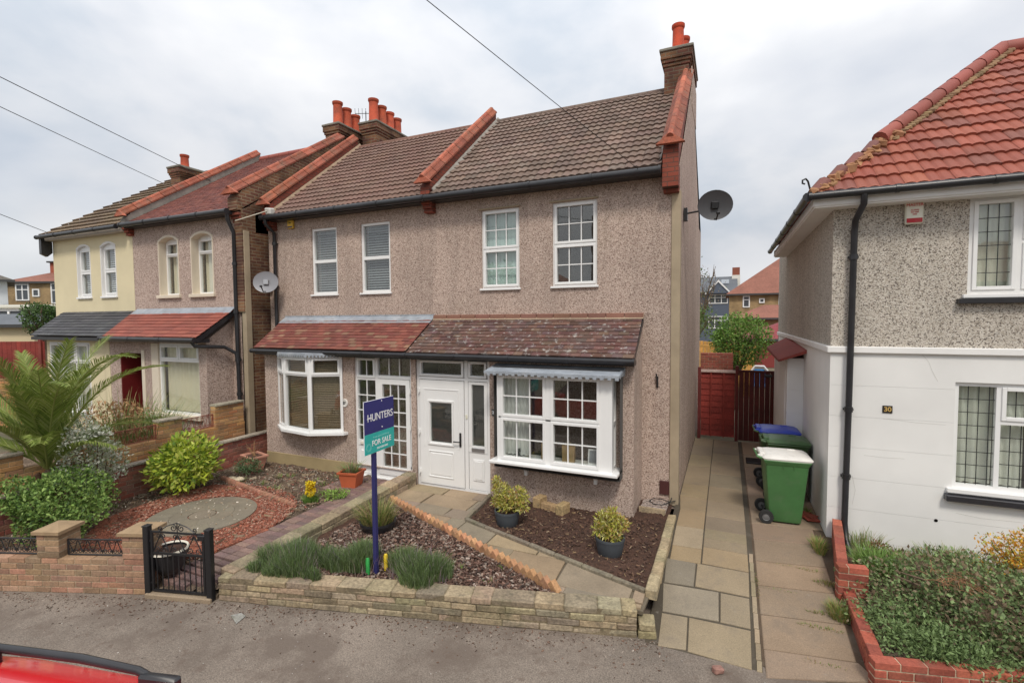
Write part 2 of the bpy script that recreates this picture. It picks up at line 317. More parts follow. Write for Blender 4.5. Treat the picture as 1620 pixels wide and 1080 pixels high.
def window(parent,T,w,h,cas,inside=None,set_=.04,sill=None,lead=None,fr=.05,extra=None,mull=(),sillcol=(1,1,1),dep=.5,name='window',white=(1,1,1),room=True):
    """cas: (x0,z0,x1,z1,sash,nx,ny) lights; built in local frame, face y=0, into wall +y"""
    f=MB(); y0,y1=set_,set_+.065
    f.box(0,y0,0,fr,y1,h,white,T); f.box(w-fr,y0,0,w,y1,h,white,T); f.box(fr,y0,0,w-fr,y1,fr,white,T); f.box(fr,y0,h-fr,w-fr,y1,h,white,T)
    for a in mull: f.box(a[0],y0-.002,a[1],a[2],y1-.002,a[3],white,T)
    panes=[]
    for x0,z0,x1,z1,sash,nx,ny in cas:
        s=.045 if sash else 0
        if sash:
            ya,yb=y0-.018,y1+.002
            f.cbox(x0,ya,z0,x0+s,yb,z1,.004,white,T); f.cbox(x1-s,ya,z0,x1,yb,z1,.004,white,T); f.cbox(x0+s,ya,z0,x1-s,yb,z0+s,.004,white,T); f.cbox(x0+s,ya,z1-s,x1-s,yb,z1,.004,white,T)
        X0,X1,Z0,Z1=x0+s,x1-s,z0+s,z1-s
        bw=.009; yb0,yb1=y0+.012,y0+.03
        for i in range(1,nx):
            x_=X0+(X1-X0)*i/nx; f.box(x_-bw,yb0,Z0,x_+bw,yb1,Z1,white,T)
        for i in range(1,ny):
            z_=Z0+(Z1-Z0)*i/ny; f.box(X0,yb0+.001,z_-bw,X1,yb1+.001,z_+bw,white,T)
        panes.append((X0,Z0,X1,Z1))
    fo=f.build(name,M['upvc'],parent)
    for X0,Z0,X1,Z1 in panes:
        p=MB(); p.box(X0-.005,y0+.034,Z0-.005,X1+.005,y0+.044,Z1+.005,(1,1,1),T); p.build('pane',M['glass'],fo)
    if lead:
        l=MB()
        for X0,Z0,X1,Z1 in panes:
            for i in range(1,lead[0]+1):
                x_=X0+lead[2]*i
                if x_<X1-.02: l.box(x_-.004,y0+.028,Z0,x_+.004,y0+.033,Z1,(1,1,1),T)
            k=1
            while Z1-lead[3]*k>Z0+.02:
                z_=Z1-lead[3]*k; l.box(X0,y0+.026,z_-.004,X1,y0+.031,z_+.004,(1,1,1),T); k+=1
        l.build('lead_lines',M['iron'],fo)
    if sill:
        s_=MB(); s_.cbox(-sill[0],-sill[1],-sill[2],w+sill[0],y1,-.002,.006,sillcol,T); s_.build('sill',sill[3] if len(sill)>3 else M['upvc'],fo)
    yi=y1+.05
    if inside:
        kind,col=inside[0],inside[1]; c=MB()
        if kind=='blind':
            z_=.05; pitch_=inside[2] if len(inside)>2 else .045
            while z_<h-.03:
                c.add([(.04,yi,z_),(w-.04,yi,z_),(w-.04,yi+pitch_*.55,z_+pitch_*.62),(.04,yi+pitch_*.55,z_+pitch_*.62)],[(0,1,2,3)],jit(col,.06,0),T); z_+=pitch_
            for fx in (.2,.8): c.box(w*fx-.002,yi-.003,.05,w*fx+.002,yi,h-.03,col,T)
            c.build('blind',M['curtain'],fo)
        elif kind in('net','drape'):
            segs=[(.02,w-.02)] if len(inside)<3 else inside[2]
            for a,b in segs:
                n_=max(8,int((b-a)*60)); vs=[];fs=[]
                for i in range(n_+1):
                    t=i/n_; x_=a+(b-a)*t; y_=yi+.04+.022*math.sin(x_*(48 if kind=='net' else 62)+math.sin(x_*9)*2)
                    vs+=[(x_,y_,.04),(x_+.01*math.sin(x_*30),y_,h-.02)]
                for i in range(n_): fs.append((2*i,2*i+2,2*i+3,2*i+1))
                c.add(vs,fs,col,T)
            c.build('curtain',M['curtain'],fo,smooth=True)
        elif kind=='vert':
            x_=.03
            while x_<w-.05:
                c.add([(x_,yi,.04),(x_+.085,yi+.03,.04),(x_+.085,yi+.03,h-.03),(x_,yi,h-.03)],[(0,1,2,3)],jit(col,.07,0),T); x_+=.078
            c.build('blind',M['curtain'],fo)
    if not room: return fo
    r=MB(); D=dep; g=.0
    a=[(-.1,y1+.02,-.15),(w+.1,y1+.02,-.15),(w+.1,y1+.02,h+.1),(-.1,y1+.02,h+.1)]; b=[(p[0],y1+D,p[2]) for p in a]
    r.add(a+b,[(0,1,5,4),(1,2,6,5),(2,3,7,6),(3,0,4,7),(4,5,6,7)],(1,1,1),T); 
    if extra: extra(r,y1,T)
    r.build('room',M['room'],fo)
    return fo
def tiles(mb,T,L_,S_,course,tw,prof,thick,colf,x0f=lambda y:0.,x1f=None,lap=.03,lift=.0):
    """stepped, profiled tiles: local x along the eave, y up the slope, z the normal"""
    x1f=x1f or (lambda y:L_); nC=max(1,round(S_/course)); c=S_/nC; vs=[];fs=[];cs=[]
    for j in range(nC):
        y0=j*c-.0; y1=min(S_,(j+1)*c+lap); off=(tw/2 if (len(prof)<3 and j%2) else 0)
        xa0,xa1=x0f(y0),x1f(y0); xb0,xb1=x0f(y1),x1f(y1)
        k=math.floor((min(xa0,xb0)-off)/tw)
        while k*tw+off<max(xa1,xb1):
            cx=colf(j,k); sh=random.uniform(-.002,.003); n=len(prof); base=len(vs)
            pts=prof+[(1.,prof[0][1])]
            for q,(px,pz) in enumerate(pts):
                xx=k*tw+off+px*tw
                if q==0: xx+=.0015
                if q==n: xx-=.0015
                A=min(max(xx,xa0),xa1); B=min(max(xx,xb0),xb1)
                vs+=[(A,y0+sh*2,pz+thick+sh+lift),(B,y1,pz+.002+lift),(A,y0+sh*2,-.004+lift+min(pz,0))]
            for q in range(n):
                i=base+q*3
                if abs(vs[i][0]-vs[i+3][0])<1e-4 and abs(vs[i+1][0]-vs[i+4][0])<1e-4: continue
                fs+=[(i,i+3,i+4,i+1),(i+2,i+5,i+3,i)]; cs+=[cx,cx]
            k+=1
    o=len(mb.v); mb.v+=[tuple(T@Vector(p)) for p in vs]; mb.f+=[tuple(i+o for i in f) for f in fs]; mb.c+=cs; mb.m+=[0]*len(fs)
def slopeT(x,y,z,pitch,rz=0): return TR((x,y,z))@RZ(rz)@RX(pitch)
WAVE=[(0,0),(.08,.014),(.17,.026),(.27,.026),(.36,.012),(.44,0),(.5,0),(.58,.014),(.67,.026),(.77,.026),(.86,.012),(.94,0)]
WAVE=[(a_,b_*.68) for a_,b_ in WAVE]
FLAT=[(0,0),(.5,.001)]
def blocks(mb,p0,p1,z0,z1,th,cols,bl=.215,bh=.065,g=.01,rag=.002,ch=.004,mort=(.33,.27,.19),top=None,zb0=None,zb1=None):
    """courses of real bricks/stones along p0->p1, with a recessed mortar core"""
    a=Vector((*p0,0)); b=Vector((*p1,0)); L_=(b-a).length; d=(b-a).normalized(); ang=math.atan2(d.y,d.x); T=TR(a)@RZ(ang)
    nr=max(1,round((z1-z0)/(bh+g))); H=(z1-z0)/nr
    mb.box(.008,.008-0,z0,L_-.008,th-.008,z1-.012,mort,T)
    for r_ in range(nr):
        x=0; first=True
        while x<L_-.02:
            l=bl if not isinstance(bl,tuple) else random.uniform(*bl)
            if first and r_%2: l*=.5
            first=False
            if L_-x-l<bl_min(bl)*.45: l=L_-x
            x2=min(L_,x+l); c=jit(random.choice(cols),.16,.06)
            o=random.uniform(-rag,rag)
            mb.cbox(x+g/2,o,z0+r_*H+g/2,x2-g/2,th-o,z0+(r_+1)*H-g/2,ch,c,T,j=rag*.6); x=x2
    return T,L_
def bl_min(bl): return bl if not isinstance(bl,tuple) else bl[0]
# leaves
def leafquads(mb,P,size,cols,up=.3,out=None,asp=.45,droop=0.,dirs=None,fold=.15):
    n=len(P); P=np.asarray(P,float)
    d=rng.normal(size=(n,3)) if dirs is None else np.array(dirs,float)+rng.normal(size=(n,3))*.25
    if out is not None: d+=np.asarray(out)*1.0
    d[:,2]+=up; d/=np.linalg.norm(d,axis=1)[:,None]+1e-9
    w=np.cross(d,rng.normal(size=(n,3))*.6+np.array([0,0,1.])); w/=np.linalg.norm(w,axis=1)[:,None]+1e-9
    nn=np.cross(w,d)
    s=(size*rng.uniform(.65,1.35,n))[:,None]
    V=np.stack([P,P+d*s*.5+w*s*asp*.5-nn*s*fold*.3,P+d*s+np.array([0,0,-1])*s*droop,P+d*s*.5-w*s*asp*.5-nn*s*fold*.3],1).reshape(-1,3)
    F=np.arange(n*4).reshape(-1,4); cols=np.array(cols); ci=rng.integers(0,len(cols),n)
    C=cols[ci]*rng.uniform(.75,1.25,(n,1))
    mb.bulk(V,F,C)
def crown_pts(c,rad,n,seed=0,lump=.25,shell=.55,flat=0.):
    g=np.random.default_rng(seed); d=g.normal(size=(n,3)); d/=np.linalg.norm(d,axis=1)[:,None]
    if flat: d[:,2]=np.where(d[:,2]<-flat,-flat*g.uniform(0,1,n),d[:,2])
    K=g.normal(size=(14,3)); K/=np.linalg.norm(K,axis=1)[:,None]
    l=np.clip((d@K.T-.72)/.28,0,1).max(1)
    r=(1-lump+lump*1.5*l)*(g.uniform(shell**3,1,n)**(1/3))
    return np.asarray(c)+d*r[:,None]*np.asarray(rad),d
def bush(name,label,cat,c,rad,n,leaf,cols,seed=0,group=None,stem=True,lump=.3,shell=.5,asp=.45,up=.3,base=None,fol='foliage',parent=None,flat=0.,outw=.7):
    base=base or (c[0],c[1],c[2]-rad[2]); t=parent or thing(name,label,cat,base,group)
    P,d=crown_pts(c,rad,n,seed,lump,shell,flat); mb=MB(); leafquads(mb,P,leaf,cols,up=up,out=d*outw,asp=asp)
    mb.build(fol,M['leaf'],t)
    if stem:
        s=MB(); g=random.Random(seed)
        for i in range(9):
            a=g.uniform(0,6.28); e=Vector((c[0]+math.cos(a)*rad[0]*.7,c[1]+math.sin(a)*rad[1]*.7,c[2]+rad[2]*g.uniform(-.2,.7)))
            b=Vector(base); s.tube([b,b.lerp(e,.5)+Vector((g.uniform(-.1,.1)*rad[0],g.uniform(-.1,.1)*rad[1],rad[2]*.1)),e],[.014*max(rad)/.5,.009*max(rad)/.5,.003],5)
        s.build('stem',M['wood_bark'],t)
    return t
def blades(mb,c,rad,n,h,cols,lean=.5,w=.006,seed=0):
    g=np.random.default_rng(seed); a=g.uniform(0,2*np.pi,n); r=np.sqrt(g.uniform(0,1,n))
    B=np.stack([c[0]+np.cos(a)*r*rad[0],c[1]+np.sin(a)*r*rad[1],np.full(n,c[2])],1)
    out=np.stack([np.cos(a)*r,np.sin(a)*r,np.zeros(n)],1)*lean+g.normal(size=(n,3))*.18; out[:,2]=0
    H=(h*g.uniform(.55,1.15,n)*(1-.35*r))[:,None]; up_=np.array([0,0,1.])
    mid=B+up_*H*.55+out*H*.35; tip=B+up_*H*.95+out*H*1.05
    sd_=np.cross(out+g.normal(size=(n,3))*.3,up_); sd_/=np.linalg.norm(sd_,axis=1)[:,None]+1e-9; sd_*=w
    V=np.stack([B-sd_,B+sd_,mid+sd_*.9,tip+sd_*.25,tip-sd_*.25,mid-sd_*.9],1).reshape(-1,3)
    i=np.arange(n)*6; F=np.concatenate([np.stack([i,i+1,i+2,i+5],1),np.stack([i+5,i+2,i+3,i+4],1)])
    cols=np.array(cols); C=cols[g.integers(0,len(cols),n)]*g.uniform(.7,1.25,(n,1)); mb.bulk(V,F,np.concatenate([C,C]))
def text(name,body,T,size,m,parent,ext=.002,ax='CENTER',font_shear=0,spacing=1,sx=1,bold=0.):
    c=bpy.data.curves.new(name,'FONT'); c.body=body; c.size=size; c.align_x=ax; c.align_y='CENTER'; c.extrude=ext; c.offset=bold; c.space_character=spacing
    c.materials.append(m); o=bpy.data.objects.new(name,c); S.collection.objects.link(o)
    dg=bpy.context.evaluated_depsgraph_get(); me=bpy.data.meshes.new_from_object(o.evaluated_get(dg)); bpy.data.objects.remove(o)
    L=LOC[parent.name]; me.transform(TR(-L)@T@RX(R(90))@Matrix.Diagonal((sx,1,1,1)))
    at=me.color_attributes.new('Col','FLOAT_COLOR','CORNER'); at.data.foreach_set('color',[1.]*4*len(at.data))
    me.materials.clear(); me.materials.append(m); o=bpy.data.objects.new(name,me); S.collection.objects.link(o); o.parent=parent; LOC[o.name]=L
    return o
def flatmat(name,c,r=.5): return mat(name,c,r)
M['txt_white']=flatmat('white_lettering',(.8,.8,.8)); M['txt_gold']=flatmat('brass_lettering',(.5,.33,.1)); M['txt_red']=flatmat('red_lettering',(.6,.02,.03)); M['txt_dark']=flatmat('dark_lettering',(.03,.03,.03)); M['txt_teal']=flatmat('pale_teal_lettering',(.25,.62,.58))
# ================================================================== SETTING
ua=Vector((.965,.262,0)).normalized(); un=Vector((.262,-.965,0)).normalized()   # along the street, towards the street
def line(x,off=0.):       # front boundary line
    if x<-5.57: y=-4.63+(x+5.57)*.344
    else: y=-4.63+(x+5.57)*.268
    return y+off
g=MB(); g.add([(-600,-300,-.46),(600,-300,-.46),(600,900,-.46),(-600,900,-.46)],[(0,1,2,3)]); tag(g.build('ground',mat('rough_ground',(.13,.12,.08),1,var=(.2,.2))),kind='structure')
B0=Vector((-.79,-3.35,0))
def sheet(o0,o1,z,L0=-60,L1=60,thick=.1):
    a=[B0+ua*L0+un*o0,B0+ua*L1+un*o0,B0+ua*L1+un*o1,B0+ua*L0+un*o1]
    return [(p.x,p.y,z) for p in a][::-1]
p=MB(); nx=120
p.ext([(q[0],q[1],q[2]-.15) for q in sheet(-1.3,2.55,-.27)],(0,0,.15)); tag(p.build('pavement',M['asphalt']),kind='structure')
k=MB(); k.ext([(q[0],q[1],q[2]-.15) for q in sheet(2.56,2.68,-.272)],(0,0,.15),(.33,.31,.28)); tag(k.build('kerb',M['conc']),kind='structure')
p=MB(); p.ext([(q[0],q[1],q[2]-.05) for q in sheet(2.69,9.5,-.39)],(0,0,.05),(.75,.78,.8)); tag(p.build('road',M['asphalt']),kind='structure')
# garden ground (terraces held by the front walls)
ramp=lambda x,y:np.where((x>-6.6)&(x<-5.55),-.17*np.clip((-4.1-y)/.75,0,1),0.)
def bumpy(name,poly_fn,x0,x1,y0,y1,z,m,amp=.012,step=.05,kind='structure',sk=.35,zf=None):
    nx=int((x1-x0)/step); ny=int((y1-y0)/step); g_=np.random.default_rng(3)
    X,Y=np.meshgrid(np.linspace(x0,x1,nx),np.linspace(y0,y1,ny)); Zz=z+g_.normal(size=X.shape)*amp+np.sin(X*3.1)*np.cos(Y*2.7)*amp
    if zf is not None: Zz=Zz+zf(X,Y)
    idx=np.arange(nx*ny).reshape(ny,nx); F=np.stack([idx[:-1,:-1],idx[:-1,1:],idx[1:,1:],idx[1:,:-1]],-1).reshape(-1,4)
    cx=(X[:-1,:-1]+X[1:,1:])/2; cy=(Y[:-1,:-1]+Y[1:,1:])/2; keep=poly_fn(cx,cy).ravel(); mb=MB()
    V=np.stack([X,Y,Zz],-1).reshape(-1,3); mb.bulk(V,F[keep],np.ones((keep.sum(),3)))
    o=mb.build(name,m,smooth=True); tag(o,kind=kind); return o
fl=lambda x:np.where(x<-5.57,-4.63+(x+5.57)*.344,-4.63+(x+5.57)*.268)
bumpy('garden_ground',lambda x,y:(y>fl(x)+np.where((x>-6.5)&(x<-5.6),.04,.12))&(x<-5.35),-16,-5.3,-8.2,.6,-.045,M['soil_light'],.014,.06,zf=ramp)
bumpy('side_garden_ground',lambda x,y:(y>-3.10+(x-1.25)*.26),1.30,9,-3.6,-.1,-.07,M['soil_light'],.03,.07)
bumpy('bark_bed',lambda x,y:(y>fl(x)+.1)&(x>-5.45)&(y<-1.66-(x+5.32)*.43),-5.5,-.9,-4.7,-1.5,-.035,M['soil'],.014,.045)
bumpy('soil_bed',lambda x,y:(x<-.78)&(y<-.8+(x>-1.3)*.8)&(y>-1.95-(x+3.63)*.325)&(x>-3.8+(y+.8)*-.11),-3.8,-.75,-3.0,.0,-.02,M['soil'],.012,.04)
rg=MB(); rg.box(-40,.5,-.3,8,60,-.02); tag(rg.build('rear_ground',mat('rear_ground_surface',(.16,.14,.09),1,var=(.4,.3))),kind='structure')
# flagstones
def clip(poly,cl):
    out_=list(poly)
    for i in range(len(cl)):
        a,b=cl[i],cl[(i+1)%len(cl)]; inp=out_; out_=[]
        f=lambda p:(b[0]-a[0])*(p[1]-a[1])-(b[1]-a[1])*(p[0]-a[0])
        for j in range(len(inp)):
            p_,q_=inp[j],inp[(j+1)%len(inp)]; fp,fq=f(p_),f(q_)
            if fp>=0: out_.append(p_)
            if fp*fq<0: t=fp/(fp-fq); out_.append((p_[0]+(q_[0]-p_[0])*t,p_[1]+(q_[1]-p_[1])*t))
        if not out_: return []
    return out_
def inset(poly,d):
    cx=sum(p[0] for p in poly)/len(poly); cy=sum(p[1] for p in poly)/len(poly); o=[]
    for x,y in poly:
        l=math.hypot(x-cx,y-cy)+1e-6; k=max(0,(l-d*1.3)/l); o.append((cx+(x-cx)*k,cy+(y-cy)*k))
    return o
def slab(mb,poly,zf,th,col,gap=.006,ch=.006):
    p0=inset(poly,gap); p1=inset(poly,gap+ch); n=len(p0)
    v=[(x,y,zf(x,y)-th) for x,y in p0]+[(x,y,zf(x,y)-ch*.8) for x,y in p0]+[(x,y,zf(x,y)) for x,y in p1]
    f=[(i,(i+1)%n,n+(i+1)%n,n+i) for i in range(n)]+[(n+i,n+(i+1)%n,2*n+(i+1)%n,2*n+i) for i in range(n)]+[tuple(range(2*n,3*n))]
    mb.add(v,f,col)
FC=[(.30,.225,.145),(.265,.205,.14),(.33,.25,.16),(.245,.20,.145),(.285,.22,.16)]
mb=MB(); rr=random.Random(4)
regs=[[(-5.33,-.82),(-5.33,-1.74),(-3.63,-2.45),(-3.63,-1.95),(-3.78,-.82)],[(-3.63,-1.95),(-3.63,-2.45),(-1.75,-3.27),(-.80,-3.22),(-.80,-2.86)]]
y=-.8; zfl=lambda x,y:-.012+.0*x
while y>-3.5:
    h=rr.choice([.34,.46,.6]); x=-5.4-rr.random()*.3
    while x<-.5:
        w=rr.choice([.42,.6,.75,.9]); 
        j=lambda:rr.uniform(-.018,.018)
        q=[(x+j(),y-h+j()),(x+w+j(),y-h+j()),(x+w+j(),y+j()),(x+j(),y+j())]
        col=jit(rr.choice(FC),.1,.03); dz=rr.uniform(-.004,.004)
        for rg_ in regs:
            c=clip(q,rg_)
            if len(c)>2:
                A=abs(sum(c[i][0]*c[(i+1)%len(c)][1]-c[(i+1)%len(c)][0]*c[i][1] for i in range(len(c))))/2
                if A>.006: slab(mb,c,lambda a,b:-.01+dz,.05,col,.008)
        x+=w
    y-=h
mb.ext([(x_,y_,-.07) for x_,y_ in [(-5.34,-.8),(-5.36,-1.76),(-1.70,-3.3),(-.78,-3.24),(-.76,-2.86),(-3.62,-1.92),(-3.76,-.8)]],(0,0,.035),(.14,.115,.08))
tag(mb.build('garden_path',M['flag']),kind='structure')
# side path and driveway, falling to the pavement
def zdr(x,y): return 0. if y>-1 else max(-.262,-.25*(-1-y)/2.3)
mb=MB(); GC=[(.235,.195,.14),(.205,.175,.13),(.25,.21,.145)]; TC=[(.285,.225,.145),(.265,.21,.14)]
yl=[4.85,4.1,3.22,2.33,1.1,.42,-.21,-.88,-1.45,-1.80]; yr_=[4.85,4.12,3.5,2.86,1.91,1.11,.35,-.35,-.86,-1.14,-1.38,-1.78]
lx=lambda y:-.71 if y>.2 else -.655
for i in range(len(yl)-1):
    c=jit(TC[i%2] if 3<i<7 or i>7 else (GC[i%3] if i!=7 else (.285,.24,.17)),.08,.02); a,b=yl[i],yl[i+1]
    slab(mb,[(lx(b),b-.015),(-.265,b),(-.265,a),(lx(a),a-.015)],zdr,.05,c,.006)
for i in range(len(yr_)-1):
    c=jit(GC[i%3] if i<10 else TC[0],.08,.02); a,b=yr_[i],yr_[i+1]
    slab(mb,[(-.26,b),(.30,b-.01),(.30,a-.01),(-.26,a)],zdr,.05,c,.006)
big=[([(-.70,-1.80),(-.32,-1.80),(-.32,-2.30),(-.67,-2.33)][::-1],(.20,.182,.145)),([(-.315,-1.80),(.30,-1.80),(.29,-2.29),(-.315,-2.29)][::-1],(.27,.225,.16)),
([(-.68,-2.35),(-.04,-2.31),(-.03,-2.82),(-.63,-2.86)][::-1],(.25,.225,.18)),([(-.03,-2.31),(.285,-2.31),(.28,-2.83),(-.025,-2.83)][::-1],(.25,.215,.155)),
([(-.63,-2.88),(-.35,-2.86),(-.33,-3.36),(-.61,-3.40)][::-1],(.275,.235,.17)),([(-.345,-2.86),(.28,-2.85),(.27,-3.40),(-.325,-3.37)][::-1],(.26,.22,.155))]
for q,c in big: slab(mb,q,zdr,.05,jit(c,.03,.01),.007)
y=-1.35
while y>-3.3:
    h=rr.uniform(.16,.3); slab(mb,[(.305,max(-3.4,y-h)),(.355,max(-3.4,y-h)),(.36,y),(.31,y)],zdr,.05,jit((.28,.24,.17),.15,.03),.004); y-=h
n_=24
for i in range(n_):     # bedding joint
    y0=4.9-i*8.32/n_; y1=y0-8.32/n_
    mb.add([(-.74,y0,zdr(0,y0)-.012),(.36,y0,zdr(0,y0)-.012),(.36,y1,zdr(0,y1)-.012),(-.74,y1,zdr(0,y1)-.012)],[(3,2,1,0)],(.07,.06,.045))
tag(mb.build('side_path',M['conc']),kind='structure')
mb=MB(); yd=[4.9,3.68,2.63,1.74,.9,.22,-.38,-.95,-1.5,-2.02,-2.55,-3.08,-3.46]; xr=lambda y:1.34 if y>-.4 else 1.2
PC=[(.265,.20,.145),(.245,.188,.14),(.255,.193,.145),(.235,.182,.137)]
for i in range(len(yd)-1):
    a,b=yd[i],yd[i+1]; tl=.12 if i>4 else 0
    slab(mb,[(.37,b),(xr(b),b+tl),(xr(a-.1),a+(.12 if i>5 else 0)),(.37,a)] if i<len(yd)-2 else [(.37,b),(1.34,b+.3),(1.22,a+.12),(.37,a)],lambda x,y:zdr(x,min(y,-1) if y<-1 else y),.06,jit(PC[i%4],.08,.02),.012,.01)
for i in range(n_):
    y0=4.9-i*8.2/n_; y1=y0-8.2/n_
    mb.add([(.35,y0,zdr(0,y0)-.014),(1.4,y0,zdr(0,y0)-.014),(1.4,y1,zdr(0,y1)-.014),(.35,y1,zdr(0,y1)-.014)],[(3,2,1,0)],(.085,.06,.04))
tag(mb.build('driveway',M['conc']),kind='structure')
# left garden: brick path, red gravel, stone circle
mb=MB()
y=-.86
while y>-4.98:
    for c_ in range(6 if y>-1.7 else (4 if y<-4.3 else 3)):
        x=-5.62-c_*.21
        if y-.1<fl(np.array(x))+.02: continue
        rz_=float(ramp(x,y)); mb.cbox(x-.205,y-.1,-.1+rz_,x,y-.003,-.012+rz_+rr.uniform(-.004,.004),.006,jit(rr.choice([(.20,.125,.11),(.17,.11,.10),(.23,.15,.125)]),.12,.04))
    y-=.105
mb.build('brick_path',M['block']); S.objects['brick_path']['kind']='structure'
def ell(c,rx,ry,n,z,a=0): return [(c[0]+math.cos(t)*rx*math.cos(a)-math.sin(t)*ry*math.sin(a),c[1]+math.cos(t)*rx*math.sin(a)+math.sin(t)*ry*math.cos(a),z) for t in [2*math.pi*i/n for i in range(n)]]
mb=MB(); mb.ext([(-9.0,-4.1,-.06),(-8.1,-5.0,-.06),(-6.35,-4.3,-.06),(-6.2,-3.4,-.06),(-6.55,-2.55,-.06),(-8.1,-2.15,-.06),(-8.9,-2.35,-.06),(-9.1,-3.0,-.06)],(0,0,.05)); tag(mb.build('red_gravel_bed',M['red_gravel']),kind='structure')
mb=MB(); 
for i,(r0,r1) in enumerate([(0,.2),(.2,.45),(.45,.78)]):
    n=[1,8,14][i]
    for k_ in range(n):
        if i==0: poly=[(p[0],p[1]) for p in ell((-7.65,-3.42),.19,.19,16,0)]
        else:
            a0,a1=2*math.pi*k_/n,2*math.pi*(k_+1)/n; ts=[a0+(a1-a0)*q/4 for q in range(5)]
            poly=[(-7.65+r1*math.cos(t),-3.42+r1*math.sin(t)) for t in ts]+[(-7.65+r0*math.cos(t),-3.42+r0*math.sin(t)) for t in ts[::-1]]
        slab(mb,poly,lambda x,y:.005,.05,jit((.20,.17,.125),.06,.02),.001,.001)
tag(mb.build('paved_circle',M['flag']),kind='structure')
# ================================================================== MAIN HOUSES
def coping(mb,x,y0,z0,y1,z1,w=.27,h=.10,seg=.42,col=(1,1,1)):
    L_=math.hypot(y1-y0,z1-z0); n=max(1,round(L_/seg)); pit_=math.atan2(z1-z0,y1-y0)
    for i in range(n):
        T=TR((x,y0+(y1-y0)*i/n,z0+(z1-z0)*i/n))@RX(pit_); l=L_/n-.016; c=jit(col,.2,.06)
        a=[(-w/2,0,-.045),(-w/2,0,-.01),(-.05,0,h*.62),(.05,0,h*.62),(w/2,0,-.01),(w/2,0,-.045)]
        mb.ext(a,(0,l,0),tuple(q*.72 for q in c),T); mb.tube([(0,-.004,h*.62),(0,l+.0,h*.62)],.056,9,c,T)
def cchimney(parent,x0,x1,y0,y1,zb,zt,pots,m=None,potcol=(1,1,1),potr=.115,poth=.62,name='chimney'):
    mb=MB(); m=m or M['brick_chim']; o=.07
    mb.box(x0+o,y0+o,zb,x1-o,y1-o,zt-.36)
    for i,(q,za,zb_) in enumerate([(.05,zt-.36,zt-.29),(.025,zt-.29,zt-.22),(.0,zt-.22,zt-.07)]): mb.box(x0+q,y0+q,za,x1-q,y1-q,zb_)
    ch=mb.build(name,m,parent)
    c=MB(); c.cbox(x0-.025,y0-.025,zt-.07,x1+.025,y1+.025,zt-.01,.012,(.75,.75,.7)); c.box(x0+.06,y0+.06,zt-.01,x1-.06,y1-.06,zt+.03,(.8,.8,.75)); c.build('capstone',M['mortar_grey'],ch)
    for px,py,h in pots:
        p=MB(); r=potr; k=h*rr.uniform(.96,1.04)
        p.lathe([(r*1.12,0),(r*1.12,.05),(r*.97,.08),(r*.9,k-.09),(r*.98,k-.08),(r*1.08,k-.05),(r*1.08,k),(r*.9,k),(r*.84,k-.12)],(px,py,zt+.02),20,jit(potcol,.12,.05)); p.build('chimney_pot',M['pot_clay'],ch,smooth=True,ang=35)
    return ch
def gutter(parent,pts,r=.062,name='gutter'):
    mb=MB(); mb.tube(pts,r,10); 
    a,b=Vector(pts[0]),Vector(pts[-1]); n=max(2,int((b-a).length/.9)); d=(b-a)
    for i in range(n+1): 
        p_=a+d*(i/n); q=d.normalized()*.02; mb.tube([p_-q,p_+q],r*1.14,10)
    return mb.build(name,M['black'],parent,smooth=True,ang=50)
def pipe(parent,pts,r=.036,cl=(),name='downpipe'):
    mb=MB(); mb.tube(pts,r,10)
    for z in cl:
        for a,b in zip(pts[:-1],pts[1:]):
            if min(a[2],b[2])<=z<=max(a[2],b[2]) and abs(a[2]-b[2])>.3:
                t=(z-a[2])/(b[2]-a[2]); x_=a[0]+(b[0]-a[0])*t; y_=a[1]+(b[1]-a[1])*t
                mb.tube([(x_,y_,z-.035),(x_,y_,z+.035)],r*1.3,10); mb.box(x_-.06,y_+.01,z-.015,x_+.06,y_+.05,z+.015)
    return mb.build(name,M['black'],parent,smooth=True,ang=50)
EZ=5.5; EY=-.24; RY_,RZ_=2.85,8.0; PIT=math.atan2(RZ_-5.5,RY_-EY); SL=math.hypot(RZ_-5.5,RY_-EY)
def upper_window(h,x0,x1,z0,z1,bars,inside,sash=True,**k):
    w,hh=x1-x0,z1-z0; T=TR((x0,0,z0)); m=hh*.5
    nb=bars
    cas=[(.03,.03,w-.03,m-.012,sash,*nb),(.03,m+.012,w-.03,hh-.03,sash,*nb)]
    q=.03 if sash else .055; v=.014 if sash else .035
    return window(h,T,w,hh,cas,inside,set_=.035,mull=[(q,m-v,w-q,m+v)],sill=(.03,.045,.04),fr=q,**k)
HR=thing('semi_detached_house','pebbledashed house with dark tiled roof, white panelled door and square bay, beside the side path','house',(-3.1,1.5,0),'pebbledashed semi-detached pair')
HL=thing('semi_detached_house','pebbledashed house with brown tiled roof, bowed bay and glazed door, between two brick chimney stacks','house',(-7.75,1.5,0),'pebbledashed semi-detached pair')
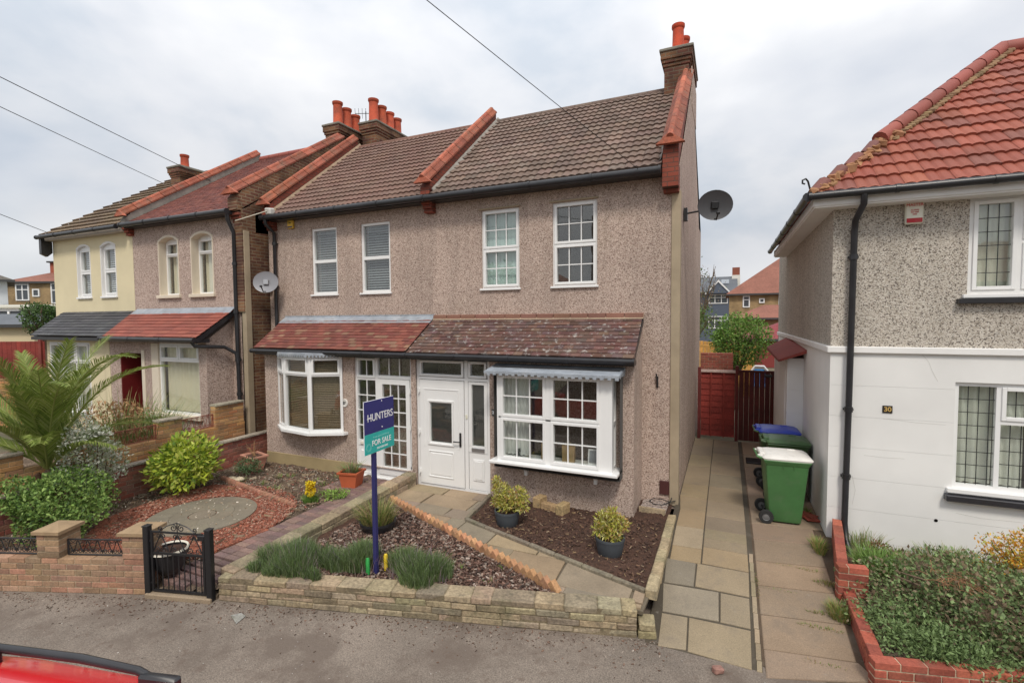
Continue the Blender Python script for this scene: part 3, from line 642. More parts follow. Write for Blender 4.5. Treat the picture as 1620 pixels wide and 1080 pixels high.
# --- right house walls
w=MB(); wallmb(w,TR((-5.46,0,-.1)),4.74,5.65,[(h0+5.46,h1+.1,h2+5.46,h3+.1) for h0,h1,h2,h3 in [(-4.34,3.68,-3.55,5.17),(-2.90,3.68,-2.08,5.17)]],.28)
w.box(-.98,.28,-.1,-.72,6.9,5.55); w.box(-5.46,6.6,-.1,-.98,6.9,5.5)
w.ext([(-.98,.0,5.55),(-.98,6.9,5.55),(-.98,5.94,5.5),(-.98,RY_,RZ_+.2)],(.26,0,0))
w.ext([(-.98,-.2,5.5),(-.98,RY_,RZ_+.28),(-.98,5.9,5.8),(-.98,5.9,5.5)],(.255,0,0))
w.build('wall',M['pebble'],HR)
w=MB(); wallmb(w,TR((-5.46,-.8,-.12)),4.16,2.62,[(.10,.07,1.66,2.54),(1.94,.84,3.86,2.33)],.22)
w.box(-1.52,-.58,-.12,-1.30,-.01,2.5); w.ext([(-1.54,-.79,2.5),(-1.54,0,2.5),(-1.54,0,3.0)],(.24,0,0)); w.build('porch_wall',M['pebble'],HR)
w=MB(); w.cbox(-.845,-.025,-.05,-.70,.14,5.16,.008); w.build('corner_post',M['tan_post'],HR)
# --- left house walls
w=MB(); wallmb(w,TR((-10.06,0,-.1)),4.6,5.65,[(h0+10.06,h1+.1,h2+10.06,h3+.1) for h0,h1,h2,h3 in [(-8.70,3.68,-7.95,5.17),(-7.28,3.68,-6.50,5.17)]],.28)
w.box(-10.06,.28,-.1,-9.8,6.9,5.5); w.box(-9.8,6.6,-.1,-5.46,6.9,5.5); w.build('wall',M['pebble'],HL)
w=MB(); wallmb(w,TR((-9.34,-.8,.2)),3.88,2.3,[(.5,.66,2.14,2.18),(2.50,-.01,3.96-.08,2.22)],.22)
w.box(-9.34,-.58,-.12,-9.12,-.01,2.5); w.build('porch_wall',M['pebble'],HL)
w=MB(); w.box(-5.56,-.798,-.12,-5.46,-.59,.2); w.build('wall_foot',M['pebble'],HL)
w=MB(); w.cbox(-9.35,-.81,-.12,-6.84,-.6,.2,.008); w.build('plinth',M['plinth'],HL)
# --- main roofs
def colr(base,a=.16): 
    return lambda j,k: jit(base,a,.03)
r=MB(); tiles(r,slopeT(-5.36,EY,EZ+.02,PIT),4.38,SL,.232,.27,WAVE,.034,colr((1,1,1),.2)); ro=r.build('roof',M['tile_grey'],HR)
r=MB(); r.add([(-5.4,RY_,RZ_),(-.85,RY_,RZ_),(-.85,7.1,5.4),(-5.4,7.1,5.4)],[(0,1,2,3)]); r.add([(-5.46,EY+.05,5.46),(-.98,EY+.05,5.46),(-.98,RY_,RZ_-.03),(-5.46,RY_,RZ_-.03)],[(0,1,2,3)]); r.build('roof_underlay',M['tile_grey'],ro)
r=MB()
for i in range(10): 
    x=-5.34+i*.41; r.tube([(x,RY_+.02,RZ_-.02),(x+.40,RY_+.02,RZ_-.02)],.105,12,jit((.9,.9,.9),.15,.03))
r.build('ridge_tile',M['tile_grey'],ro,smooth=True,ang=50)
r=MB(); tiles(r,slopeT(-9.72,EY,EZ+.02,PIT),4.16,SL,.232,.27,WAVE,.034,colr((1,1,1),.08)); ro=r.build('roof',M['tile_brown'],HL)
r=MB(); r.add([(-9.9,RY_,RZ_),(-5.4,RY_,RZ_),(-5.4,7.1,5.4),(-9.9,7.1,5.4)],[(0,1,2,3)]); r.add([(-9.9,EY+.05,5.46),(-5.46,EY+.05,5.46),(-5.46,RY_,RZ_-.03),(-9.9,RY_,RZ_-.03)],[(0,1,2,3)]); r.build('roof_underlay',M['tile_brown'],ro)
r=MB()
for i in range(10): 
    x=-9.66+i*.41; r.tube([(x,RY_+.02,RZ_-.02),(x+.40,RY_+.02,RZ_-.02)],.10,12,jit((1.1,.95,.9),.12,.03))
r.build('ridge_tile',M['tile_brown'],ro,smooth=True,ang=50)
# --- parapets with terracotta copings
def parapet(h,x0,x1,front=True,m=None,zt=.36,cx=None,corb=True,ysl=RY_,zsl=RZ_,ez=5.5,ey=-.24,xo=0,coltop=(1,1,1),rear=5.9,topy=None):
    m=m or M['brick_redc']; mb=MB(); topy=topy or ysl
    kk=(topy-ey)/(ysl-ey); zt1=ez+(zsl-ez)*kk+zt-.02
    mb.ext([(x0,ey,ez-.05),(x0,topy,zt1-.5),(x0,topy,zt1),(x0,ey+.14,ez+zt-.02+.1),(x0,ey,ez+zt-.1)],(x1-x0,0,0)); mb.box(x0-.002,ey-.02,ez-(.32 if x0>-1 else .02),x1+.002,ey+.24,ez+.02)
    pa=mb.build('parapet',m,h); c=MB(); cx=(x0+x1)/2 if cx is None else cx
    coping(c,cx,ey-.06,ez+zt+.02,topy,zt1+.03,w=(x1-x0)+.04)
    c.ext([(cx-(x1-x0)/2-.1,ey-.1,ez+zt-.03),(cx,ey-.1,ez+zt+.14),(cx+(x1-x0)/2+.1,ey-.1,ez+zt-.03)],(0,.09,0)); c.build('coping',M['terra'],pa)
    if corb:
        b=MB(); cz_=.16 if x0>-1 else .06
        for i in range(3): b.cbox(x0+.0,ey+.02+.045*i,ez-cz_-.075*(i+1),x1-.02*(2-i)*0,ey+.3,ez-cz_-.075*i-.006,.006,(1,1,1))
        b.build('corbel',M['brick_redc'],pa)
    f=MB(); n=9
    return pa
parapet(HR,-.965,-.725); parapet(HL,-5.56,-5.36,zt=.29); parapet(HL,-9.97,-9.76,zt=.30)
# mortar fillets between parapet and tiles
def fillet(h,x,sx,m,n=11,amp=.02):
    mb=MB(); vs=[];fs=[]
    for i in range(n*4+1):
        t=i/(n*4); y=EY+.05+(RY_-EY)*t; z=EZ+.06+(RZ_-EZ)*t; o=.055+random.uniform(-amp,amp)
        vs+=[(x,y,z+.1),(x+sx*o,y,z+.0)]
    for i in range(n*4): fs.append((2*i,2*i+2,2*i+3,2*i+1))
    mb.add(vs,fs); mb.build('flashing',m,h)
fillet(HL,-9.735,1.6,M['mortar']); fillet(HR,-5.335,1.4,M['mortar_grey']); fillet(HR,-.995,-1,M['mortar_grey'])
gutter(HR,[(-5.455,-.31,5.46),(-1.0,-.31,5.44)]); gutter(HL,[(-9.90,-.31,5.47),(-5.465,-.31,5.46)])
for h,a,b in ((HR,-5.33,-.99),(HL,-9.86,-5.57)):
    f=MB(); f.box(a,-.25,5.40,b,-.005,5.47); f.build('fascia',M['black'],h)
# --- chimneys
cchimney(HR,-1.34,-.71,2.45,4.1,6.9,8.72,[(-1.02,2.78,.58),(-.95,3.3,.52),(-.93,3.8,.5)],potcol=(1.15,.8,.6),potr=.125)
sf=MB(); sf.ext([(-.735,2.55,7.5),(-.735,4.0,7.5),(-.735,4.0,8.3),(-.735,2.55,8.3)],(.022,0,0)); sf.build('stack_render',M['pebble'],HR)
cchimney(HL,-9.97,-9.32,3.15,4.85,7.0,8.88,[(-9.64,3.42,.66),(-9.64,3.79,.6),(-9.64,4.16,.56),(-9.64,4.53,.52)],potr=.145)
# --- upper windows
upper_window(HR,-4.34,-3.55,3.68,5.17,(3,2),('vert',(.42,.52,.50)))
upper_window(HR,-2.90,-2.08,3.68,5.17,(3,2),('none',0))
upper_window(HL,-8.70,-7.95,3.68,5.17,(1,1),('blind',(.22,.225,.23),.055),sash=False)
upper_window(HL,-7.28,-6.50,3.68,5.17,(1,1),('blind',(.22,.225,.23),.055),sash=False)
for a,b in ((-4.34,-3.55),(-2.90,-2.08)): l=MB(); l.cbox(a-.05,-.03,5.175,b+.02,.1,5.205,.005); l.build('drip_lintel',M['tan_post'],HR)
# --- porch roofs
PY0,PZ0,PZ1=-1.02,2.49,3.14; PP=math.atan2(PZ1-PZ0,-PY0); PS=math.hypot(PZ1-PZ0,PY0)
cl1=[(.125,.062,.05),(.10,.05,.04),(.14,.08,.06),(.11,.065,.06)]
r=MB(); tiles(r,slopeT(-5.40,PY0,PZ0,PP),4.16,PS,.105,.165,FLAT,.016,lambda j,k:jit(random.choice(cl1),.25,.08),x1f=lambda y:4.14-.03*y)
pr=r.build('porch_roof',M['tile_lichen'],HR)
b=MB()
for i in range(13): b.cbox(-5.40+i*.318,-.10,3.10,-5.40+i*.318+.308,-.0,3.185,.01,jit((.23,.115,.08),.15,.05))
b.add([(-5.4,-.12,3.085),(-1.27,-.12,3.085),(-1.27,-.02,3.18),(-5.4,-.02,3.18)],[(0,1,2,3)],(.36,.27,.19)); b.build('top_course',M['tile_plain'],pr)
b=MB(); b.add([(-5.46,PY0+.03,PZ0-.03),(-1.28,PY0+.03,PZ0-.03),(-1.28,0,PZ1-.05),(-5.46,0,PZ1-.05)],[(0,1,2,3)]); b.box(-5.40,PY0+.03,PZ0-.12,-1.27,-.79,PZ0-.035); b.ext([(-1.31,PY0+.03,PZ0-.12),(-1.31,-.02,PZ1-.12),(-1.31,-.02,PZ1-.02),(-1.31,PY0+.03,PZ0-.02)],(.035,0,0)); b.build('fascia',M['black'],HR)
cl2=[(.20,.06,.043),(.175,.05,.038),(.22,.075,.052),(.165,.055,.042),(.20,.065,.048),(.235,.125,.08)]
r=MB(); tiles(r,slopeT(-9.40,PY0,PZ0+.02,PP),4.0,PS,.105,.165,FLAT,.016,lambda j,k:jit(random.choice(cl2),.12,.04),x0f=lambda y:-.14*y,x1f=lambda y:3.99)
pr=r.build('porch_roof',M['tile_plain'],HL)
b=MB()
for i in range(5):
    xs_=-9.56+i*.83; b.add([(xs_,-.22,3.035),(xs_+.84,-.22,3.035),(xs_+.84,-.14,3.085),(xs_+.84,-.03,3.165),(xs_+.84,-.03,3.2),(xs_,-.03,3.2),(xs_,-.03,3.165),(xs_,-.14,3.09)],[(0,1,2,7),(7,2,3,6),(6,3,4,5)],jit((1,1,1),.06,.01))
b.build('lead_flashing',M['lead'],pr)
b=MB(); b.add([(-9.38,PY0+.03,PZ0-.02),(-5.46,PY0+.03,PZ0-.02),(-5.46,0,PZ1-.04),(-9.5,0,PZ1-.04)],[(0,1,2,3)]); b.box(-9.40,PY0+.03,PZ0-.12,-5.41,-.79,PZ0-.025); b.build('fascia',M['black'],HL)
gutter(HL,[(-9.42,PY0-.03,PZ0-.04),(-5.41,PY0-.03,PZ0-.045)],.045); gutter(HR,[(-5.40,PY0-.03,PZ0-.045),(-1.27,PY0-.03,PZ0-.05)],.045)
pipe(HL,[(-9.79,-.31,5.42),(-9.79,-.30,5.32),(-9.79,-.07,5.15),(-9.79,-.07,3.2),(-9.79,-.06,.1)],.04,(4.9,3.9))
# --- door screens
def doorscreen_right():
    x0,z0=-5.36,-.05; T=TR((x0,-.8,z0)); f=MB(); w,h=1.55,2.46
    f.box(0,.05,0,.055,.12,h,T=T); f.box(w-.055,.05,0,w,.12,h,T=T); f.box(.055,.05,h-.055,w-.055,.12,h,T=T); f.box(.055,.05,0,w-.055,.12,.05,T=T)
    f.box(1.03,.05,.05,1.10,.12,h-.055,T=T); f.box(.055,.05,2.03,1.03,.12,2.08,T=T); f.box(1.10,.05,2.03,w-.055,.12,2.08,T=T)
    f.box(-.06,.04,-.0,.0,.12,h,T=T); fo=f.build('door_frame',M['upvc'],HR)
    def pn(x0_,z0_,x1_,z1_,par=fo,y=.075): 
        p=MB(); p.box(x0_,y,z0_,x1_,y+.01,z1_,T=T); p.build('pane',M['glass'],par)
    for a,b in ((.07,1.015),(1.115,1.48)):
        s=MB(); 
        for q in ((a,2.09,a+.045,2.39),(b-.045,2.09,b,2.39),(a+.045,2.09,b-.045,2.135),(a+.045,2.345,b-.045,2.39)): s.cbox(q[0],.03,q[1],q[2],.1,q[3],.005,T=T)
        so_=s.build('top_light',M['upvc'],fo); pn(a+.04,2.13,b-.04,2.35)
    # door leaf
    d=MB(); gx0,gz0,gx1,gz1=.30,.86,.76,1.60
    wallmb(d,TR((x0+.07,-.8+.035,z0+.06)),.95,1.96,[(gx0-.07,gz0-.06,gx1-.07,gz1-.06)],.05)
    def ringm(a,b,c,d_,t=.022,y=.022):
        for q in ((a,b,c,b+t),(a,d_-t,c,d_),(a,b+t,a+t,d_-t),(c-t,b+t,c,d_-t)): d.cbox(q[0],y,q[1],q[2],.045,q[3],.005,T=T)
    ringm(gx0-.05,gz0-.05,gx1+.05,gz1+.05,.035,.012); ringm(.26,.20,.80,.70,.02); d.cbox(.30,.024,.24,.76,.045,.66,.012,T=T); 
    for q in ((.16,1.84,.92,1.86),(.16,.76,.18,1.84),(.90,.76,.92,1.84)): d.cbox(q[0],.026,q[1],q[2],.04,q[3],.003,T=T)
    do=d.build('door',M['upvc'],HR)
    p=MB(); p.box(gx0,.055,gz0,gx1,.065,gz1,T=T); p.build('pane',M['glass'],do)
    k=MB(); k.cbox(.93,.012,.82,.965,.035,1.08,.005,T=T); k.tube([(.948,.02,.92),(.948,-.03,.92),(.83,-.035,.92)],.011,8,T=T); k.tube([(.948,.02,1.0),(.948,.0,1.0)],.012,10,T=T); k.build('handle',M['iron'],do)
    hb=MB()
    for z in (.25,1.0,1.78): hb.cbox(.035,.01,z,.085,.05,z+.085,.008,T=T); hb.tube([(.06,.008,z-.02),(.06,.008,z+.10)],.011,8,T=T)
    hb.build('hinge',M['upvc'],do)
    # side light
    for q in ((1.11,.06,1.49,.86),): 
        s=MB(); s.box(q[0],.06,q[1],q[2],.1,q[3]-.12,T=T); s.box(q[0],.05,q[3]-.12,q[2],.1,q[3],T=T); s.cbox(1.19,.045,.22,1.42,.062,.62,.01,T=T); s.cbox(1.215,.036,.25,1.395,.05,.59,.01,T=T); s.build('side_panel',M['upvc'],fo)
    s=MB(); 
    for q in ((1.11,.86,1.175,2.02),(1.425,.86,1.49,2.02),(1.175,1.97,1.425,2.02)): s.cbox(q[0],.045,q[1],q[2],.1,q[3],.004,T=T)
    s.build('side_light',M['upvc'],fo); pn(1.17,.86,1.43,1.98)
    l=MB(); l.cbox(1.17,.03,.76,1.43,.055,.83,.006,T=T); l.build('letterbox',M['metal'],fo)
    l=MB(); l.cbox(1.05,.035,1.34,1.085,.055,1.42,.005,(.7,.68,.55),T=T); l.build('doorbell',M['paint'],fo)
    r_=MB(); r_.add([(0,.13,0),(w,.13,0),(w,.13,h),(0,.13,h),(0,1.3,0),(w,1.3,0),(w,1.3,h),(0,1.3,h)],[(0,4,5,1),(1,5,6,2),(2,6,7,3),(3,7,4,0),(4,7,6,5)],T=T); r_.build('hallway',M['room'],fo)
    r_=MB(); r_.box(.3,.09,.86,.76,.1,1.6,(.06,.06,.06),T=T); r_.box(1.17,.1,.86,1.43,.11,2.0,(.06,.06,.06),T=T); r_.build('privacy_film',M['paint'],fo)
    t=MB(); t.box(-.05,.01,-.04,w+.02,.12,.0,(.8,.8,.8),T=T); t.build('threshold',M['upvc'],fo)
doorscreen_right()
def doorscreen_left():
    x0,z0=-6.84,-.02; T=TR((x0,-.8,z0)); f=MB(); w,h=1.38,2.43; W1=(1,1,1)
    f.box(0,.05,0,.05,.12,h,T=T); f.box(w-.05,.05,0,w+.02,.12,h,T=T); f.box(.05,.05,h-.05,w-.05,.12,h,T=T); f.box(.05,.05,0,w-.05,.12,.06,T=T)
    f.box(.50,.05,.06,.56,.12,h-.05,T=T); f.box(.56,.05,1.97,w-.05,.12,2.03,T=T); f.box(.05,.05,1.92,.50,.12,1.97,T=T)
    f.box(.05,.055,.60,.50,.12,.70,T=T); f.box(.05,.07,.06,.50,.12,.60,T=T); f.cbox(.10,.05,.14,.45,.08,.50,.012,T=T)
    s=.009
    for q in ((.05,1.97,.095,2.36),(.455,1.97,.50,2.36),(.095,1.97,.455,2.015),(.095,2.315,.455,2.36)): f.cbox(q[0],.03,q[1],q[2],.1,q[3],.004,T=T)
    f.box(.275-s,.06,2.015,.275+s,.08,2.315,T=T); f.box(.275-s,.06,.70,.275+s,.08,1.92,T=T)
    for i in range(1,4): f.box(.05,.061,.70+1.22*i/4-s,.50,.081,.70+1.22*i/4+s,T=T)
    for i in (1,2): f.box(.58+.74*i/3-s,.06,2.03,.58+.74*i/3+s,.08,h-.05,T=T)
    fo=f.build('door_frame',M['upvc'],HL)
    for q in ((.05,.70,.50,1.92),(.09,2.01,.46,2.32),(.56,2.03,w-.05,h-.05)):
        p=MB(); p.box(q[0],.09,q[1],q[2],.1,q[3],T=T); p.build('pane',M['glass'],fo)
    d=MB(); a,b,c,e=.57,.07,1.32,1.96
    wallmb(d,TR((x0+a,-.8+.035,z0+b)),c-a,e-b,[(.10,.16,c-a-.09,e-b-.10)],.05)
    gx0,gx1,gz0,gz1=a+.10,c-.09,b+.16,e-.10
    for i in (1,2): d.box(gx0+(gx1-gx0)*i/3-s,.05,gz0,gx0+(gx1-gx0)*i/3+s,.07,gz1,T=T)
    for i in range(1,6): d.box(gx0,.051,gz0+(gz1-gz0)*i/6-s,gx1,.071,gz0+(gz1-gz0)*i/6+s,T=T)
    do=d.build('door',M['upvc'],HL); p=MB(); p.box(gx0,.074,gz0,gx1,.082,gz1,T=T); p.build('pane',M['glass'],do)
    hb=MB()
    for z in (.3,1.0,1.7): hb.tube([(1.34,.02,z),(1.34,.02,z+.1)],.013,8,T=T)
    hb.build('hinge',M['upvc'],do)
    l=MB(); l.cbox(.10,.035,.62,.20,.05,.68,.004,(.75,.7,.6),T=T); l.build('letterbox',M['paint'],fo)
    r_=MB(); r_.add([(0,.13,0),(w,.13,0),(w,.13,h),(0,.13,h),(0,1.0,0),(w,1.0,0),(w,1.0,h),(0,1.0,h)],[(0,4,5,1),(1,5,6,2),(2,6,7,3),(3,7,4,0),(4,7,6,5)],(2.8,2.8,2.6),T=T); r_.build('hallway',M['room'],fo)
    t=MB(); t.cbox(-.02,-.0,-.10,w+.02,.12,.0,.005,T=T); t.build('threshold',M['upvc'],fo)
    return T
doorscreen_left()
# --- bay windows
def rbay():
    T=TR((-3.5,-1.13,.74)); w,h=1.93,1.46; m=h/2
    cas=[]
    for a,b in ((.07,.86),(.95,1.74)): cas+=[(a,.03,b,m-.01,True,3,2),(a,m+.01,b,h-.03,True,3,2)]
    def ex(r,y1,T_):
        c=MB()
    fo=window(HR,T,w,h,cas,None,set_=0,fr=.03,mull=[(.86,.03,.95,h-.03),(.03,m-.012,1.74,m+.012),(1.74,.03,1.9,h-.03),(.03,.03,.07,h-.03)],sill=None,name='bay_window',dep=1.5)
    s=MB(); s.box(-3.5,-1.065,.74,-3.44,-.8,2.2); s.build('bay_return',M['upvc'],HR); s=MB(); s.box(-1.63,-1.065,.74,-1.57,-1.0,2.2); s.box(-1.63,-.86,.74,-1.57,-.8,2.2)
    for z0,z1 in ((.74,.80),(1.44,1.50),(2.14,2.2)): s.box(-1.63,-1.0,z0,-1.57,-.86,z1)
    s.build('bay_return',M['upvc'],HR)
    p=MB(); p.box(-1.605,-1.0,.8,-1.595,-.86,2.14); p.build('pane',M['glass'],HR)
    s=MB(); s.cbox(-3.62,-1.22,.69,-1.47,-.78,.742,.01); s.build('sill',M['upvc'],HR)
    s=MB(); s.box(-3.46,-1.06,.742,-1.6,-.75,.775,(1,1,1)); s.build('window_board',M['upvc'],HR)
    for x in (-3.12,-1.92):
        b=MB(); b.ext([(x,-.8,.69),(x,-1.06,.69),(x,-1.05,.65),(x,-.93,.60),(x,-.87,.50),(x,-.87,.44),(x,-.8,.44)],(.05,0,0)); b.build('bracket',M['upvc'],HR)
    c=MB(); n=40; x0,x1=-3.66,-1.44
    c.add([(x0,-1.28,2.24),(x1,-1.28,2.24),(x1-.0,-.8,2.33),(x0,-.8,2.33),(x0,-1.28,2.22),(x1,-1.28,2.22),(x1,-.8,2.20),(x0,-.8,2.20)],[(0,1,2,3),(1,5,6,2),(0,3,7,4),(4,7,6,5)])
    for i in range(n):
        a=x0+(x1-x0)*i/n; b=x0+(x1-x0)*(i+1)/n; d=.045 if i%2 else .02; c.box(a,-1.29-random.uniform(0,.01),2.235-d-random.uniform(0,.015),b,-1.275,2.245)
    for i in range(8):
        a=-1.28+.48*i/8; c.box(x1-.005,a,2.215-(.03 if i%2 else 0)+.011*i/1.0*.9,x1+.008,a+.06,2.24+.011*i)
    c.build('lead_canopy',M['lead'],HR)
    k=MB()
    for a,b in ((-3.44,-3.02),): 
        n=26; vs=[];fs=[]
        for i in range(n+1):
            x=a+(b-a)*i/n; yy=-.92+.03*math.sin(i*1.3); vs+=[(x,yy,.8),(x,yy,2.15)]
        for i in range(n): fs.append((2*i,2*i+2,2*i+3,2*i+1))
        k.add(vs,fs,(.55,.55,.53))
    k.build('curtain',M['curtain'],HR,smooth=True)
    # things on the sill, seen through the glass
    def frame_(x,y,w_,h_,c1,c2,label,rot=0):
        T=TR((x,y,.776))@RZ(rot)@RX(R(-12)); t=thing('picture_frame',label,'picture frame',(x,y,.776)); b=MB()
        b.cbox(0,0,0,w_,.015,h_,.003,c1,T); b.build('frame',M['paint'],t); b=MB(); b.box(.022,-.003,.022,w_-.022,-.001,h_-.022,c2,T); b.build('picture',M['paint'],t)
    frame_(-2.0,-.93,.20,.24,(.85,.85,.85),(.25,.27,.3),'small white photo frame on the bay sill, right end',.1)
    for i,x in enumerate((-2.42,-2.78)):
        t=thing('paper_bag','tan paper bag standing on the bay sill, '+('beside the photo frame' if i==0 else 'behind the middle of the left-hand sashes'),'paper bag',(x,-.9,.776),'tan bags on the bay sill')
        b=MB(); b.add([(x,-.95,.776),(x+.2,-.95,.776),(x+.2,-.87,.776),(x,-.87,.776),(x-.01,-.93,1.04),(x+.21,-.93,1.04),(x+.21,-.89,1.04),(x-.01,-.89,1.04)],[(0,1,5,4),(1,2,6,5),(2,3,7,6),(3,0,4,7),(4,5,6,7)],(.38,.25,.12)); b.build('bag',M['paint'],t)
        b=MB(); b.tube([(x+.05,-.93,1.04),(x+.06,-.93,1.10),(x+.14,-.93,1.10),(x+.15,-.93,1.04)],.005,6,(.35,.25,.15)); b.build('handle',M['paint'],t)
    t=thing('table_lamp','small dark lamp on the bay sill at the left end','lamp',(-3.2,-.93,.776)); b=MB(); b.lathe([(.05,0),(.05,.015),(.01,.03),(.01,.1)],(-3.2,-.93,.776),14,(.05,.05,.05)); b.build('base',M['paint'],t); b=MB(); b.lathe([(.045,.08),(.035,.14)],(-3.2,-.93,.776),14,(.1,.1,.1)); b.build('lamp_shade',M['paint'],t)
rbay()
def lbay():
    P=[(-8.95,-.8),(-8.5,-1.04),(-7.68,-1.15),(-7.1,-.84),(-7.08,-.8)]; z0,h=.83,1.53
    for i,(a,b) in enumerate(zip(P[:-1],P[1:])):
        L_=math.hypot(b[0]-a[0],b[1]-a[1]); T=TR((a[0],a[1],z0))@RZ(math.atan2(b[1]-a[1],b[0]-a[0])); t=h*.74
        if i==3: 
            continue
        window(HL,T,L_,h,[(.07,.05,L_-.05,t,False,1,1),(.05,t+.03,L_-.04,h-.03,True,1,1)],('blind',(.20,.145,.09),.036),set_=0,fr=.05,mull=[(.05,t,L_-.05,t+.03)],name='bay_window',room=False)
    r=MB(); r.add([(-9.1,-.55,.6),(-7.0,-.55,.6),(-7.0,-.55,2.5),(-9.1,-.55,2.5),(-9.1,.6,.6),(-7.0,.6,.6),(-7.0,.6,2.5),(-9.1,.6,2.5)],[(0,4,5,1),(1,5,6,2),(2,6,7,3),(3,7,4,0),(4,5,6,7)]); r.build('room',M['room'],HL)
    def ring(e,z,zz,m,name,par=HL):
        Q=[]; 
        for i,(x,y) in enumerate(P): Q.append((x+(-e if i==0 else (-e*.6 if i==1 else (e if i>=3 else 0))),y-(e if i in(1,2,3) else 0),z))
        Q[-1]=(P[-1][0]+e,-.79,z); Q[0]=(P[0][0]-e,-.79,z)
        mb=MB(); mb.ext(Q,(0,0,zz)); return mb.build(name,m,par),Q
    ring(.07,.775,.052,M['upvc'],'sill'); ring(-.0,2.36,.03,M['upvc'],'bay_head')
    o,Q=ring(.09,2.39,.05,M['lead'],'lead_canopy')
    s=MB()
    for a,b in zip(Q[:-2],Q[1:-1]):
        n=int(math.hypot(b[0]-a[0],b[1]-a[1])/.035)
        for i in range(n):
            if i%2: continue
            t0,t1=i/n,(i+1)/n; p0=Vector(a).lerp(Vector(b),t0); p1=Vector(a).lerp(Vector(b),t1); s.ext([(p0.x,p0.y,2.355),(p1.x,p1.y,2.355),(p1.x,p1.y,2.392),(p0.x,p0.y,2.392)],(0,.012,0))
    s.build('canopy_edge',M['lead'],o)
lbay()
# ================================================================== LEFT NEIGHBOURS
HC=thing('terraced_house','pink pebbledashed house with two arched windows, red porch roof and dark brick side wall','house',(-12.3,1.5,0))
HD=thing('terraced_house','cream rendered end house with dark grey porch roof, at the far left','house',(-16.2,1.5,0))
LY,LE,LR,LRZ=-.6,5.62,3.3,8.42; LP=math.atan2(LRZ-LE,LR-LY+.22); LS=math.hypot(LRZ-LE,LR-LY+.22)
w=MB(); op=[(-13.25,3.74,-12.5,5.20),(-11.98,3.74,-11.22,5.20)]
wallmb(w,TR((-14.34,LY,-.1)),4.22,5.75,[(a+14.34,b+.1,c+14.34,d+.1) for a,b,c,d in op],.3); w.build('wall',M['pebble_left'],HC); w=MB(); w.box(-14.34,6.6,-.1,-10.15,6.9,LE); w.build('rear_wall',M['pebble_left'],HC)
w=MB(); w.box(-10.36,LY+.3,-.1,-10.12,7.0,LE); w.ext([(-10.36,LY,LE-.5),(-10.36,LY,LE),(-10.36,LR,LRZ+.0),(-10.36,7.0,LE)],(.24,0,0)); w.box(-10.36,LY-.06,3.3,-10.115,LY+.3,LE); w.box(-10.3,LY-.0,.2,-10.12,LY+.3,3.3)
w.build('flank_wall',M['brick_flank'],HC)
w=MB(); w.cbox(-10.235,LY-.03,.2,-10.10,LY+.12,5.15,.006); w.build('corner_post',M['tan_post'],HC)
def arch_trim(h,x0,z0,x1,z1,m,wallm,rise=.11,set_=.17,y=LY,cols=(1,1,1),sill=True):
    w_=x1-x0; n=10; Rr=(w_*w_/4+rise*rise)/(2*rise); zc=z1-Rr; arc=[]
    for i in range(n+1):
        x=x0+w_*i/n; arc.append((x,math.sqrt(max(0,Rr*Rr-(x-(x0+x1)/2)**2))+zc))
    s=MB(); 
    for i in range(n):     # infill above the arch, flush with the wall
        (a,za),(b,zb)=arc[i],arc[i+1]; s.add([(a,y+.002,za),(b,y+.002,zb),(b,y+.002,z1+.01),(a,y+.002,z1+.01)],[(0,1,2,3)]); 
    s.build('arch_infill',wallm,h)
    t=MB()
    for i in range(n):
        (a,za),(b,zb)=arc[i],arc[i+1]; t.add([(a,y-.012,za),(b,y-.012,zb),(b,y-.012,zb+.055),(a,y-.012,za+.055),(a,y+set_,za),(b,y+set_,zb),(a,y+.004,za+.055),(b,y+.004,zb+.055)],[(0,1,2,3),(0,4,5,1),(3,2,7,6)],cols)
    t.box(x0-.03,y-.012,z0,x0+.002,y+.01,arc[0][1]+.05,cols); t.box(x1-.002,y-.012,z0,x1+.03,y+.01,arc[0][1]+.05,cols)
    t.box(x0-.001,y+.005,z0,x0+.006,y+set_,arc[0][1],cols); t.box(x1-.006,y+.005,z0,x1+.001,y+set_,arc[0][1],cols)
    t.build('window_surround',m,h)
    if sill:
        q=MB(); q.cbox(x0-.08,y-.07,z0-.07,x1+.08,y+set_,z0+.01,.008,cols); q.build('stone_sill',m,h)
    return arc
for a,b,c,d in op:
    arch_trim(HC,a,b,c,d,M['cream_trim'],M['pebble_left']); w_=c-a; h_=d-b-.005
    window(HC,TR((a,LY,b+.01)),w_,h_,[(.05,.05,w_-.05,h_*.68,False,1,1),(.05,h_*.70,w_-.05,h_-.12,True,1,1)],('net',(.60,.54,.42)),set_=.17,mull=[(.05,h_*.68,w_-.05,h_*.71),(.05,h_-.13,w_-.05,h_-.04)])
# ground floor
w=MB(); wallmb(w,TR((-14.30,-1.25,-.1)),3.68,2.75,[(.43,.0,1.36,2.42),(1.70,1.02,3.42,2.68)],.25); w.box(-10.86,-1.0,-.1,-10.62,LY-.001,2.65); w.ext([(-10.85,-1.25,2.65),(-10.85,LY,2.65),(-10.85,LY,3.1)],(.22,0,0))
w.build('porch_wall',M['pebble_left'],HC)
q=MB(); q.cbox(-12.60,-1.262,.93,-12.34,-1.10,2.58,.006); q.cbox(-12.65,-1.33,.84,-10.80,-1.1,.93,.008); q.cbox(-12.98,-1.27,-.1,-12.86,-1.1,2.4,.006); q.build('window_surround',M['cream_trim'],HC)
window(HC,TR((-12.34,-1.25,.93)),1.46,1.65,[(.05,.05,1.41,1.22,False,1,1),(.05,1.27,.70,1.60,True,1,1),(.74,1.27,1.41,1.60,True,1,1)],('net',(.64,.58,.44)),set_=.03,mull=[(.05,1.22,1.41,1.27),(.70,1.27,.74,1.60)])
